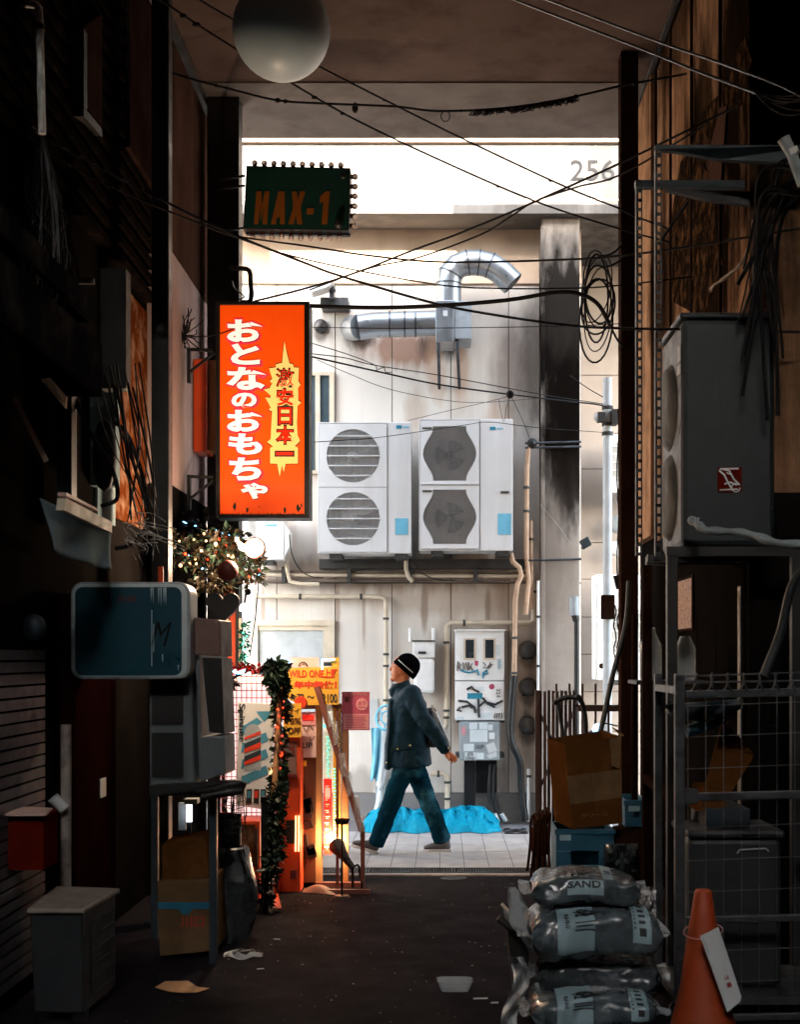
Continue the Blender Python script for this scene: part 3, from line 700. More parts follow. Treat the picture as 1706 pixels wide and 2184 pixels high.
MB().text('LUF', P(1024, 1592, dm - .03), (1, 0, 0), (0, 0, 1), .1, bold=.01, fit=(16/F*dm, 8/F*dm)).build('lettering', M['ink'], t)
MB().pb(985, 1550, 993, 1567, dm - .024, .002).build('sticker', M['pinkpale'], t)
b = MB(); b.pb(974, 1530, 982, 1541, dm + .02, .25).pb(1066, 1530, 1076, 1541, dm + .02, .25).pb(972, 1606, 980, 1616, dm + .02, .25).pb(1066, 1606, 1076, 1616, dm + .02, .25); b.build('bracket', M['acdark'], t)
t = T('conduit_bundle', 'black conduits dropping from the junction box to the ground', 'conduit', P(1020, 1750, 13.5))
MB().pb(990, 1622, 1014, 1735, 13.5, .12).build('duct', M['cable'], t, bevel=.01)
MB().pb(1015, 1622, 1060, 1690, 13.55, .1).build('duct', M['cable'], t)
for k, off in enumerate((0, 9)):
    MB().tube(spline([P(1046 + off, 1630, 13.5), P(1043 + off, 1690, 13.5), P(1048 + off, 1720, 13.5), P(1058 + off * 1.6, 1748, 13.45)]), .016, 8).build('pipe', M['black'], t)
    MB().tube([P(1055 + off * 1.6, 1735, 13.44), P(1062 + off * 1.9, 1751, 13.44)], .022, 8).build('sleeve', M['paper'], t)
# gas meter
dg = 13.45
t = T('gas_meter', 'white gas meter with two capped risers, behind the walking person', 'gas meter', P(902, 1484, dg))
MB().pb(880, 1368, 927, 1402, dg, .18).build('casing', M['white'], t, bevel=.01); MB().pb(882, 1404, 926, 1478, dg, .2).build('casing', M['white'], t, bevel=.03)
MB().pb(892, 1389, 908, 1394, dg - .02, .02).build('display', M['screen'], t); MB().pb(879, 1365, 928, 1368, dg - .01, .19).build('top_plate', M['steel'], t)
for u in (873, 922): MB().tube([P(u - 1 + 3, 1368, dg + .06), P(u + 2, 1339, dg + .06)], .018, 10).build('riser', M['white'], t)
# pipes on the wall
def pipe(pts, r, m, label, d=13.62, bands=(), name='wall_pipe', cat='pipe', group='pipes fixed to the pale wall'):
    t = T(name, label, cat, P(pts[-1][0], pts[-1][1], d), group)
    MB().tube([P(*p, d) if len(p) == 2 else P(*p) for p in pts], r, 12).build('run', M[m], t)
    b = MB()
    for u, v, hz in bands:
        c = P(u, v, d); h = Vector((.012, 0, 0)) if hz else Vector((0, 0, .012)); b.tube([c - h, c + h], r + .008, 12)
    if bands: b.build('band', M['acdark'], t)
pipe([(545, 1272), (808, 1272), (820, 1276), (823, 1285), (823, 1520)], .022, 'beige', 'cream pipe running along the wall and down behind the person', bands=[(640, 1272, 1), (770, 1272, 1), (823, 1319, 0), (823, 1395, 0), (823, 1420, 0), (823, 1493, 0)])
pipe([(1138, 1242), (1138, 1322), (1130, 1328), (962, 1328), (953, 1334), (952, 1545), (948, 1554), (940, 1555)], .024, 'beige', 'cream pipe looping round the top and left of the meter cabinet', bands=[(1138, 1262, 0), (990, 1328, 1), (1095, 1328, 1), (952, 1370, 0), (952, 1515, 0), (952, 1530, 0)])
pipe([(918, 1650), (946, 1650), (954, 1657), (954, 1735)], .026, 'beige', 'short cream bent pipe above the blue tarpaulin', d=13.55, bands=[(954, 1668, 0), (954, 1703, 0), (935, 1650, 1)])
pipe([(1148, 1238), (1148, 1480)], .014, 'white', 'thin straight white pipe beside the sooty pier', d=13.3, bands=[(1148, 1315, 0), (1148, 1420, 0)])
pipe([(1128, 1640), (1128, 1752)], .018, 'white', 'short thin white pipe standing beside the black hose', d=13.5, bands=[(1128, 1655, 0)])
pipe([(1134, 945), (1127, 960), (1124, 1000), (1123, 1180), (1128, 1240), (1121, 1310)], .024, 'tape', 'tape-wrapped refrigerant pipe with a dark elbow, beside the right condenser', d=13.3, bands=[(1123, 1090, 0), (1123, 1040, 0)])
pipe([(1133, 1110), (1134, 1250), (1134, 1300)], .018, 'tape', 'slim tape-wrapped pipe next to the taped refrigerant pipe', d=13.36, bands=[(1134, 1150, 0)])
pipe([(1090, 1180), (1094, 1198), (1108, 1210), (1112, 1228), (1104, 1245), (1099, 1280), (1097, 1440)], .024, 'tape', 'tape-wrapped pipe descending from under the right condenser to the black hose', d=13.28, bands=[(1097, 1435, 0), (1097, 1360, 0)])
pipe([(610, 1190), (612, 1215), (618, 1240), (640, 1245), (680, 1246)], .02, 'beige', 'beige drain pipe below the hidden small condenser', d=13.5)
pipe([(866, 1180), (866, 1215), (872, 1232), (880, 1240)], .02, 'beige', 'beige drain pipe below the round-fan condenser', d=13.4)
t = T('hose', 'thick black corrugated hose sagging down the wall beside the junction box', 'hose', P(1120, 1752, 13.4))
MB().tube(spline([P(1096, 1440, 13.3), P(1091, 1500, 13.3), P(1088, 1560, 13.3), P(1094, 1590, 13.3), P(1109, 1625, 13.35), P(1112, 1680, 13.4), P(1121, 1750, 13.4)], 8), .033, 12).build('run', M['black'], t)
MB().ball(P(1135, 945, 13.28), .05, 10).build('elbow', M['black'], t)
# laundry hanger
dl = 13.2
t = T('laundry_hanger', 'sky-blue round laundry hanger hung behind the person', 'laundry hanger', P(826, 1548, dl))
b = MB(); c = P(824, 1530, dl); r = 22 / F * dl
b.tube([c + Vector((r*math.cos(a), .1*math.sin(a), r*1.15*math.sin(a))) for a in [2*math.pi*i/28 for i in range(29)]], .012, 8, caps=False)
b.tube([c + Vector((r*.5*math.cos(a), .05*math.sin(a), r*.6*math.sin(a))) for a in [2*math.pi*i/20 for i in range(21)]], .009, 8, caps=False)
for k in range(6):
    a = k * math.pi / 3 + .3; b.tube([c + Vector((r*.45*math.cos(a), 0, r*.55*math.sin(a))), c + Vector((r*math.cos(a), 0, r*1.15*math.sin(a)))], .007, 6)
b.tube([c, P(836, 1494, dl), P(838, 1482, 13.68)], .007, 6); b.build('ring', M['skyblue'], t)
def drape(u0, u1, v0, v1, d, m, nm, label, cat, tap=0):
    fn = lambda s, q: P(u0 + (u1 - u0) * (s * (1 - tap * q) + .15 * q * math.sin(4 * q)), v0 + (v1 - v0) * (q + .04 * q * math.sin(9 * s)), d + .025 * math.sin(s * 9 + q * 2) * (.4 + q))
    solo(MB().grid(fn, 14, 14), nm, M[m], label, cat, solid=.006)
drape(792, 813, 1552, 1662, 13.2, 'skyblue', 'hanging_towel', 'sky-blue towel hanging beside the walking person', 'towel', .3)
drape(806, 838, 1548, 1680, 13.28, 'paper', 'hanging_towel', 'long white towel hanging behind the walking person', 'towel')
drape(800, 822, 1676, 1728, 13.3, 'sticker', 'plastic_bag', 'pale plastic bag hanging low behind the front leg of the person', 'plastic bag', .2)
solo(MB().pb(788, 1490, 806, 1556, DW - .012, .004), 'notice_sheet', M['paper'], 'white notice sheet taped to the pale wall beside the pink poster', 'notice')
# tarpaulin
prof = [(775, 1742), (785, 1728), (810, 1717), (835, 1716), (868, 1713), (900, 1719), (935, 1721), (960, 1715), (985, 1709), (1005, 1711), (1030, 1720), (1050, 1734), (1066, 1753)]
def tz(u):
    for (a, va), (b_, vb) in zip(prof, prof[1:]):
        if a <= u <= b_: return va + (vb - va) * (u - a) / (b_ - a)
    return prof[-1][1]
def tarp(s, q):
    u = 775 + 291 * s; base = 1755 - 0 * s
    h = max(0, (1760 - tz(u))) / F * 13.3
    prof_ = math.sin(min(1, q * 1.05) * math.pi) ** .55
    y = 12.82 + .75 * q + .05 * math.sin(u * .09)
    nn = mnoise.noise(Vector((u * .022, q * 2.4, 3))); n2 = abs(mnoise.noise(Vector((u * .03 + q * 2, q * 3 - u * .012, 7))))
    n3 = abs(mnoise.noise(Vector((u * .09 - q * 5, q * 8 + u * .03, 1))))
    z = .022 + max(0, h * prof_ * (1 + .2 * nn - .4 * n2 - .12 * n3))
    return Vector((X(u, 13.1) + .03 * nn, y + .25 * n2 * prof_ + .06 * n3 * prof_ + .08 * nn, z))
solo(MB().grid(tarp, 90, 34, smooth=False), 'tarpaulin', M['tarp'], 'bright blue tarpaulin heaped over goods at the foot of the pale wall', 'tarpaulin')
solo(MB().grid(lambda s, q: Vector((X(1075 + 50*s, 12.9), 12.75 + .3*q, .022 + .02*math.sin(9*s)*math.sin(7*q))), 10, 6), 'plastic_scrap', M['black'], 'small dark plastic scrap on the gutter beside the blue tarpaulin', 'litter', solid=.004)

# right background: white pole, condensers, fence
dp_ = 12.4
t = T('utility_pole', 'slender pale utility pole with cable clamps at the right mouth of the alley', 'pole', (X(1296, dp_), dp_, 0))
MB().tube([(X(1296, dp_), dp_, 0), P(1296, 806, dp_)], .042, 16).build('shaft', M['polegrey'], t)
b = MB()
for v in (870, 905, 925): b.tube([P(1296, v - 4, dp_), P(1296, v + 4, dp_)], .052, 12)
b.pb(1276, 878, 1292, 898, dp_ - .1, .1).pb(1306, 872, 1318, 904, dp_ - .1, .12); b.build('clamp', M['acdark'], t)
MB().ball(P(1278, 890, dp_ - .02), .05, 12).build('insulator', M['greywhite'], t)
MB().pb(1284, 1268, 1312, 1320, dp_ - .12, .1).build('box', M['rust'], t, bevel=.01)
t = condenser(1300, 925, 1400, 1050, 14.2, .4, 'condenser with a spiral fan guard, half hidden behind the pale pole', [(1338, 985, 46, 46, 1385)], 'round', None)
t = condenser(1272, 1225, 1400, 1450, 14.0, .4, 'tall white condenser low on the pale rendered building', [(1338, 1345, 52, 52, 1392)], 'round', None)
MB().lathe(P(1284, 1420, 13.99), [(6/F*14, 0), (6/F*14, .004)], 14, 'y').build('emblem', M['rust'], t)
b = MB(); b.ball(P(1322, 1118, 14.6), .13, 14, (1, .6, .8)); solo(b, 'wall_vent', M['boxgrey'], 'round grey vent hood between the two condensers by the pale pole', 'vent')
b = MB(); b.ball(P(1320, 1170, 14.6), .12, 14, (1.1, .6, .7)); solo(b, 'wall_vent', M['white'], 'round white vent hood below the grey vent hood by the pale pole', 'vent')
t = T('conduit', 'dark conduit with a grey cap running down the edge of the pier', 'conduit', (X(1230, 12.9), 12.9, 0))
MB().tube([P(1230, 1322, 12.9), P(1230, 1760, 12.9)], .024, 10).build('run', M['black'], t); MB().tube([P(1225, 1272, 12.9), P(1225, 1312, 12.9)], .045, 14).build('cap', M['boxgrey'], t); MB().tube([P(1226, 1311, 12.9), P(1230, 1324, 12.9)], .035, 10).build('collar', M['black'], t)
t = T('camera', 'small grey security camera fixed near the top of the dark conduit', 'security camera', P(1248, 1163, 12.9))
MB().obox(P(1249, 1158, 12.85), (.035, .0, .02), (0, .07, 0), (-.02, 0, .04)).build('body', M['steelblue'], t, bevel=.006); MB().tube([P(1240, 1170, 12.9), P(1249, 1160, 12.9)], .01, 6).build('arm', M['steel'], t)
dfn = 11.6
t = T('spiked_fence', 'low brown spiked fence behind the folding gate', 'fence', (X(1280, dfn), dfn, 0))
MB().pb(1232, 1503, 1340, 1517, dfn, .05).build('rail', M['gatebrown'], t)
MB().box(X(1232, dfn), X(1340, dfn), dfn, dfn + .05, .12, .17).build('rail', M['gatebrown'], t)
for i, u in enumerate((1186, 1214, 1242, 1270, 1298, 1326)): MB().box(X(u, dfn), X(u, dfn) + .018, dfn + .052, dfn + .07, .02, Z(1458, dfn)).build('spike', M['gatebrown'], t)
# ------------------------------------------------------------------ orange lightbox
def z5(x, y): return 375 + x * .2575, 593.75 + y * .2575
ds = 10.0
t = T('lightbox_sign', 'tall glowing orange lightbox with white hiragana, hung at the left alley mouth', 'sign', P(562, 1105, ds))
x0, x1, z0, z1 = X(460, ds), X(660, ds), Z(1105, ds), Z(644, ds); fx0, fx1, fz0, fz1 = X(469, ds), X(649, ds), Z(1097, ds), Z(651, ds)
b = MB(); b.box(x0, fx0, ds - .02, ds + .22, z0, z1).box(fx1, x1, ds - .02, ds + .22, z0, z1).box(fx0, fx1, ds - .02, ds + .22, fz1, z1).box(fx0, fx1, ds - .02, ds + .22, z0, fz0).box(fx0, fx1, ds + .19, ds + .22, fz0, fz1)
b.build('frame', M['black'], t, bevel=.004)
MB().box(fx0, fx1, ds, ds + .01, fz0, fz1).build('face', M['signorange'], t)
def z5P(x, y, off): u, v = z5(x, y); return P(u, v, ds) + Vector((0, off, 0))
yel = [(897,520),(918,620),(940,705),(970,712),(975,738),(1018,740),(1013,850),(1032,880),(1012,905),(1013,1010),(1037,1028),(1008,1055),(1002,1200),(1008,1300),(1028,1345),(985,1388),(1010,1402),(1010,1533),(908,1535),(892,1605),(878,1548),(858,1640),(838,1535),(780,1533),(780,1405),(803,1392),(755,1355),(785,1330),(790,1210),(797,1100),(768,1088),(785,1070),(740,985),(785,990),(783,968),(728,920),(775,910),(798,870),(778,850),(798,830),(772,745),(828,738),(826,712),(880,700)]
cx_, cy_ = 900, 1080
MB().prism([z5P(x + (4 if x > cx_ else -4), y + (6 if y > cy_ else -6), -.002) for x, y in yel], (0, .0015, 0)).build('burst_outline', M['ink'], t)
MB().prism([z5P(x, y, -.0045) for x, y in yel], (0, .002, 0)).build('burst', M['signyellow'], t)
sc5 = .2575 / F * ds
kana = [('お', 570, 435, 295, 185), ('と', 575, 628, 240, 175), ('な', 583, 830, 330, 190), ('の', 565, 1010, 210, 125), ('お', 570, 1180, 295, 180), ('も', 575, 1372, 280, 175), ('ち', 575, 1578, 265, 190), ('ゃ', 648, 1760, 225, 135)]
kan = [('激', 905, 822, 145, 152), ('安', 905, 985, 145, 148), ('日', 905, 1140, 118, 150), ('本', 905, 1297, 150, 152), ('一', 900, 1452, 150, 36)]
bw, bp, bs = MB(), MB(), MB()
for ch, x, y, w, h in kana:
    bw.text(ch, z5P(x, y, -.008), (1, 0, 0), (0, 0, 1), .1, bold=.045, fit=(w * sc5, h * sc5))
    bs.text(ch, z5P(x + 6, y + 6, -.005), (1, 0, 0), (0, 0, 1), .1, bold=.045, fit=(w * sc5 * 1.01, h * sc5 * 1.01))
    bp.text(ch, z5P(x + 5, y + 3, -.0025), (1, 0, 0), (0, 0, 1), .1, bold=.07, fit=((w + 34) * sc5, (h + 34) * sc5))
bw.build('lettering', M['signface'], t); bs.build('letter_shadow', M['letterdarkred'], t); bp.build('letter_halo', M['signpink'], t)
bk, br = MB(), MB()
for ch, x, y, w, h in kan:
    bk.text(ch, z5P(x, y, -.0065), (1, 0, 0), (0, 0, 1), .1, bold=.03 if ch == '激' else .05, fit=((w + 14) * sc5, (h + 14) * sc5))
    br.text(ch, z5P(x, y, -.0095), (1, 0, 0), (0, 0, 1), .1, bold=-.004 if ch == '激' else .022, fit=((w - 8) * sc5, (h - 8) * sc5))
bk.build('letter_outline', M['ink'], t); br.build('lettering', M['signred'], t)
b = MB(); rd = random.Random(3)
for x, y, w, h in ((487, 1890, 22, 60), (590, 1915, 20, 40), (903, 1915, 18, 45), (1015, 1905, 30, 55), (690, 1890, 8, 10), (1040, 1880, 12, 40)):
    b.prism([z5P(x + w * math.cos(a) * rd.uniform(.3, .8), y + h * math.sin(a) * rd.uniform(.3, .7), -.004) for a in [2*math.pi*i/11 for i in range(11)]], (0, .002, 0))
u0 = 372
for i in range(40): b.prism([z5P(u0 + i*17.2, 1958, -.004), z5P(u0 + i*17.2 + 8, 1958 - rd.uniform(8, 26), -.004), z5P(u0 + i*17.2 + 17, 1958, -.004)], (0, .002, 0))
b.build('grime', M['black'], t)
b = MB(); b.tube(spline([P(512, 645, 10.08), P(534, 640, 10.08), P(534, 600, 10.08), P(530, 576, 10.08), P(505, 572, 10.3), P(490, 572, 10.7)], 4), .018, 8)
b.tube(spline([P(508, 640, 10.08), P(520, 632, 10.1), P(500, 615, 10.4), P(495, 600, 10.7)], 4), .006, 6); b.build('hanger_pipe', M['black'], t)
b = MB()
for v in (745, 1016): 
    b.bar(P(400, v, 10.08), P(460, v + 2, 10.08), .022, .022); b.bar(P(404, v + 48, 10.08), P(458, v + 6, 10.08), .018, .018); b.pb(398, v - 4, 405, v + 70, 10.06, .05)
b.build('wall_bracket', M['black'], t)
MB().tube([P(460, 1102, 10), P(450, 1104, 10), P(449, 1116, 10)], .005, 6).build('drip_hook', M['cable'], t)
# warm wedge sign behind it
t = T('lightbox_sign', 'unlit brown-orange box sign half hidden behind the glowing orange lightbox', 'sign', P(440, 960, 10.5))
MB().pb(412, 765, 440, 962, 10.45, .3).build('casing', M['orangepaint'], t, bevel=.006); MB().pb(442, 768, 466, 960, 10.5, .22).build('face', M['wood'], t)
# green bulb sign
dm_ = 9.6
t = T('bulb_sign', 'dark green MAX-1 sign edged with unlit round bulbs', 'sign', P(632, 490, dm_))
TL, TR, BR, BL = (525, 353), (747, 358), (744, 491), (518, 488)
MB().prism([P(*p, dm_) for p in (TL, TR, BR, BL)], (0, .16, 0)).build('casing', M['black'], t, bevel=.004)
ins = lambda p: (p[0] + (632 - p[0]) * .03, p[1] + (422 - p[1]) * .05)
MB().prism([P(*ins(p), dm_ - .004) for p in (TL, TR, BR, BL)], (0, .003, 0)).build('face', M['maxgreen'], t)
b = MB(); e_ = dm_ - .0075
def ml(*pts): b.prism([P(541 + x * .33 + (66 - y) * .045, 408 + y * 1.06, e_) for x, y in pts], (0, .002, 0))
ml((0, 66), (8, 0), (40, 0), (48, 30), (62, 0), (92, 0), (84, 66), (56, 66), (60, 28), (46, 60), (34, 28), (28, 66))
ml((110, 66), (150, 0), (190, 0), (200, 66), (168, 66), (166, 52), (148, 52), (142, 66)); b.build('lettering', M['maxorange'], t); b = MB()
ml((222, 66), (250, 32), (236, 0), (268, 0), (278, 18), (290, 0), (324, 0), (298, 32), (314, 66), (280, 66), (270, 46), (258, 66)); b.build('lettering', M['maxorange'], t); b = MB()
ml((340, 34), (384, 34), (382, 46), (338, 46)); b.build('lettering', M['maxorange'], t); b = MB()
ml((438, 66), (444, 20), (420, 24), (422, 10), (456, 0), (482, 0), (474, 66)); b.build('lettering', M['maxorange'], t)
b = MB(); b.ball(P(732, 376, dm_ - .01), .02, 10).ball(P(722, 478, dm_ - .01), .032, 12); b.build('bolt', M['steel'], t)
def bulb(u, v, du, dv):
    k = MB(); c = P(u, v, dm_ + .08); r = 6.4 / F * dm_; k.ball(c, r, 12); o = k.build('bulb', M['bulbglass'], t)
    MB().tube([c - Vector((du, 0, -dv)) * r * 2.4, c - Vector((du, 0, -dv)) * r * .7], r * .75, 10).build('socket', M['socket'], o)
for k in range(10): bulb(543 + 20.4 * k, 348 + .5 * k, 0, -1); bulb(539 + 20.4 * k, 506 + .35 * k, 0, 1)
for k in range(6): bulb(757 - .2 * k, 377 + 20.9 * k, 1, 0)
b = MB(); b.bar(P(524, 498, dm_ + .08), P(747, 501, dm_ + .08), .02, .01)
for v in (375, 396, 486): b.bar(P(470, v + 8, 10.75), P(520, v, dm_ + .1), .015, .015)
b.build('mounting', M['black'], t)
# globe
t = T('globe_lamp', 'large unlit grey globe lamp hung under the concrete slab', 'globe lamp', (X(600, 8.2), 8.2, Z(168, 8.2)))
rg = 104 / F * 8.2; c = P(600, 64, 8.2)
MB().ball(c, rg, 40, m=24).build('globe', M['globe'], t)
MB().tube([c + Vector((0, 0, rg * .97)), Vector((c.x, c.y, ZS))], .03, 10).build('stem', M['black'], t)
MB().lathe(c + Vector((0, 0, rg * .9)), [(.09, .0), (.1, .06), (.05, .08)], 20).build('collar', M['black'], t)
# ------------------------------------------------------------------ cables
def cable(pts, d0, d1, r, label, m='cable', k=6, extra=None):
    n = len(pts); L = [P(p[0], p[1], p[2] if len(p) > 2 else d0 + (d1 - d0) * (p[0] - pts[0][0]) / (pts[-1][0] - pts[0][0])) for p in pts]
    L = spline(L, k); b = MB().tube(L, r * .0032, 6)
    if extra: extra(b, L)
    return solo(b, 'overhead_cable', M[m], label, 'cable', 'cables strung across the alley')
def lumps(every, size, seed=1):
    rd = random.Random(seed)
    def f(b, L):
        for i in range(1, len(L) - 1):
            if rd.random() < every:
                c = L[i].lerp(L[i + 1], rd.random()); b.ball(c - Vector((0, 0, .004)), size * rd.uniform(.5, 1.4), 6, (1.6, 1, .9))
    return f
cable([(300, -90), (437, 7), (668, 135), (846, 226), (1000, 302), (1208, 399), (1325, 446), (1352, 460), (1483, 509)], 8.2, 9.6, 2.0, 'long diagonal cable passing just below the number 256', extra=lumps(.2, .008, 2))
cable([(300, -28), (437, 63), (596, 162), (767, 260), (1000, 369), (1163, 437), (1325, 489), (1456, 523)], 8.0, 9.6, 2.0, 'diagonal cable with clumps of debris, crossing beneath the grey globe lamp', extra=lumps(.3, .012, 3))
def fest(b, L):
    rd = random.Random(5)
    for i in range(len(L) - 1):
        u = CX + L[i].x * F / L[i].y
        if 1000 < u < 1215:
            for k in range(26):
                c = L[i].lerp(L[i + 1], rd.random()); q = rd.uniform(.02, .05)
                b.tube(spline([c + Vector((rd.uniform(-.02, .02), 0, .004)), c + Vector((rd.uniform(-.03, .03), rd.uniform(-.02, .02), -q * .7)), c + Vector((rd.uniform(-.04, .04), 0, -q * rd.random()))], 3), .0022, 4)
        elif rd.random() < .2: b.ball(L[i], rd.uniform(.006, .02), 6, (1.2, 1, 1))
    c = P(950, 245, 9.3); b.tube([c + Vector((.03*math.cos(a), 0, .035*math.sin(a) - .01)) for a in [i*.4 for i in range(17)]], .004, 5)
    c = P(757, 230, 9.3); b.ball(c, .028, 8, (.8, 1, 1.3))
cable([(330, 142), (396, 165), (495, 191), (592, 214), (695, 221), (840, 227), (937, 237), (1082, 230), (1208, 210), (1330, 182), (1474, 155), (1564, 128), (1658, 97)], 9.2, 9.0, 2.4, 'sagging cable furred with old tangled vines under the slab', extra=fest)
cable([(1010, -36), (1100, 0), (1379, 108), (1496, 155), (1613, 198)], 9, 6.9, 2.4, 'lower of two bright diagonal wires in front of the brown wall', 'cablegrey' if False else 'steel')
cable([(1090, -30), (1170, 0), (1397, 86), (1528, 131), (1649, 176), (1706, 203), (1760, 225)], 9, 6.6, 2.4, 'upper of two bright diagonal wires in front of the brown wall', 'steel')
cable([(540, 643), (658, 613), (765, 579), (887, 531), (973, 500), (1109, 444), (1325, 347), (1501, 261), (1604, 210)], 10, 7.4, 2.2, 'cable rising from the orange lightbox to the right wall above the slotted bracket')
cable([(660, 618), (791, 571), (893, 549), (1025, 500), (1086, 464), (1140, 430), (1230, 399), (1325, 372), (1500, 270)], 10, 7.6, 1.8, 'thinner cable twisted alongside the one rising from the orange lightbox')
cable([(60, 270), (92, 293), (330, 419), (501, 501), (656, 563), (728, 589), (920, 645), (1052, 671), (1218, 694), (1330, 700), (1500, 703), (1706, 708)], 6.8, 7.0, 2.2, 'long cable from the left bundle, sagging past the gooseneck duct')
cable([(60, 300), (112, 333), (264, 411), (501, 505), (656, 554), (920, 605), (1068, 615), (1235, 614), (1325, 608), (1478, 590)], 6.9, 8, 1.5, 'thin cable from the left bundle, crossing the gooseneck duct near its foot')
cable([(440, 484), (501, 503), (656, 525), (788, 545), (953, 559), (1218, 553), (1325, 545), (1478, 525), (1706, 487)], 9.5, 7, 2.0, 'nearly level cable crossing the curve of the gooseneck duct')
b = MB()
tk = spline([P(655, 652, 10.1), P(800, 656, 10), P(930, 652, 9.9), P(1080, 640, 9.8), P(1190, 623, 9.7), P(1240, 628, 9.7), P(1275, 648, 9.7), P(1300, 690, 9.7)], 6)
b.tube(tk, .0155, 8)
solo(b, 'overhead_cable', M['cable'], 'thickest black cable, running from the lightbox top to the coil by the right column', 'cable', 'cables strung across the alley')
b = MB(); rd = random.Random(11)
for k in range(7):
    cu, cv = 1277 + rd.uniform(-6, 6), 650 + rd.uniform(-35, 35); ru, rv = rd.uniform(24, 36), rd.uniform(70, 100); ti = rd.uniform(-.25, .1)
    b.tube([P(cu + ru*math.cos(a) + ti*rv*math.sin(a), cv + rv*math.sin(a) * (1 if k > 1 else .7), 9.75 + .04*math.sin(a + k)) for a in [2*math.pi*i/26 for i in range(27)]], .0075 if k < 4 else .005, 6, caps=False)
for (u0, v0, u1, v1) in ((1290, 545, 1328, 520), (1285, 570, 1335, 545), (1300, 690, 1330, 740)): b.tube(sag(P(u0, v0, 9.75), P(u1, v1, 10.0), .02), .008, 6)
solo(b, 'cable_coil', M['cable'], 'tangled coil of black cable loops hanging beside the right column', 'cable')
cable([(662, 760), (827, 797), (936, 820), (1088, 841), (1218, 856), (1270, 862), (1298, 868)], 10.2, 12.3, 2.2, 'black cable from the lightbox down to the pale pole', extra=lambda b, L: b.ball(P(1088, 841, 11.45), .035, 8))
cable([(662, 754), (735, 763), (800, 779), (936, 800), (1150, 840), (1290, 862)], 10.2, 12.3, 1.2, 'thin wire just above the black cable that runs to the pale pole')
cable([(662, 731), (740, 755), (801, 779), (801, 790), (812, 785), (820, 784), (822, 794), (836, 793)], 10.2, 10.6, 1.1, 'thin stay wire ending in a zigzag clip beneath the exhaust duct', k=2)
cable([(676, 767), (740, 795), (831, 830), (953, 854), (1035, 858), (1150, 849)], 10.2, 12.5, .8, 'faint sagging wire above the two big condensers')
cable([(664, 698), (820, 700), (986, 699), (1218, 695), (1325, 690)], 10.2, 10, 1.0, 'fine level wire across the horizontal exhaust duct')
cable([(664, 943), (740, 938), (814, 932), (986, 907), (1045, 900), (1150, 912), (1330, 925)], 10.2, 12.5, .9, 'fine wire drawn across the fronts of the two big condensers')
cable([(870, 897), (960, 875), (1035, 858), (1085, 845)], 12.6, 12.6, .8, 'fine wire rising from the top of the hourglass-grille condenser')
cable([(1064, 850), (1068, 875), (1075, 900), (1080, 870), (1088, 848)], 12.6, 12.6, .8, 'fine V-shaped wire above the hourglass-grille condenser', k=3)
cable([(1090, 845), (1112, 890), (1130, 935)], 12.8, 13.1, .9, 'wire dropping from the black cable to the dark pipe elbow')
cable([(1216, 800), (1250, 825), (1292, 850)], 12.6, 12.4, 1.4, 'short wire from the sooty pier down to the pale pole')
cable([(1152, 1075), (1190, 1120), (1218, 1160)], 12.8, 12.8, .6, 'loose pale thread hanging in front of the sooty pier', 'cablegrey')
cable([(556, 1190), (552, 1230), (545, 1310), (532, 1400)], 9.9, 9.8, 1.3, 'black flex hanging from the bright spotlight to the grid panel')
cable([(617, 1140), (622, 1180), (640, 1215), (666, 1230), (690, 1232)], 13.2, 13.4, 1.8, 'black lead looping from the small hidden condenser')
cable([(880, 1200), (900, 1222), (930, 1235), (970, 1238)], 13.2, 13.3, 1.6, 'black lead looping beneath the hourglass-grille condenser')
b = MB()
for off in (0, 9): b.tube([P(1318 + off + 2 * math.sin(k * 1.3), 872 + 380 * k / 10, 10.2) for k in range(11)], .006, 6)
for off in (0, 7, 13): b.tube([P(1312 + off + 3 * math.sin(k * 1.7 + off), 1290 + 150 * k / 10, 10.2) for k in range(11)], .006, 6)
b.obox(P(1322, 1240, 10.2), (.035, 0, .01), (0, .03, 0), (-.012, 0, .05))
solo(b, 'cable_drop', M['cable'], 'twisted cable drop with a small black box beside the right column', 'cable')
# left cable bundle
b = MB(); rd = random.Random(21); root = P(90, 292, 6.7)
for k in range(26):
    e = P(rd.uniform(60, 135), rd.uniform(520, 700), rd.uniform(6.75, 7.0)); m1 = root.lerp(e, .4) + Vector((rd.uniform(-.09, .07), rd.uniform(-.05, .05), 0)); m2 = root.lerp(e, .75) + Vector((rd.uniform(-.08, .08), 0, 0))
    b.tube(spline([root, m1, m2, e], 5), rd.uniform(.003, .009), 5)
for k in range(7):
    e = P(-20, rd.uniform(190, 380), 6.6); b.tube(sag(e, root, rd.uniform(.0, .06)), rd.uniform(.003, .008), 5)
for k in range(6):
    c = P(rd.uniform(80, 125), rd.uniform(380, 600), 6.8); r_ = rd.uniform(.05, .1); b.tube([c + Vector((r_*math.cos(a), .02*math.sin(2*a), r_*1.3*math.sin(a))) for a in [i*.35 for i in range(19)]], .004, 5)
solo(b, 'cable_bundle', M['cable'], 'knotted bundle of black cables below the grey downpipe', 'cable')
b = MB()
for k in range(6):
    e = P(rd.uniform(70, 135), rd.uniform(500, 690), 6.72); b.tube(spline([root - Vector((0, .02, 0)), root.lerp(e, .5) + Vector((rd.uniform(-.04, .06), 0, 0)), e], 6), .004, 5)
b.tube(spline([P(0, 215, 6.55), P(45, 250, 6.6), P(90, 290, 6.68)], 5), .006, 5); b.tube(spline([P(-10, 225, 6.55), P(40, 255, 6.6), P(88, 292, 6.68)], 5), .006, 5)
solo(b, 'cable_bundle', M['steel'], 'few pale wires woven into the black bundle below the grey downpipe', 'cable')
b = MB()
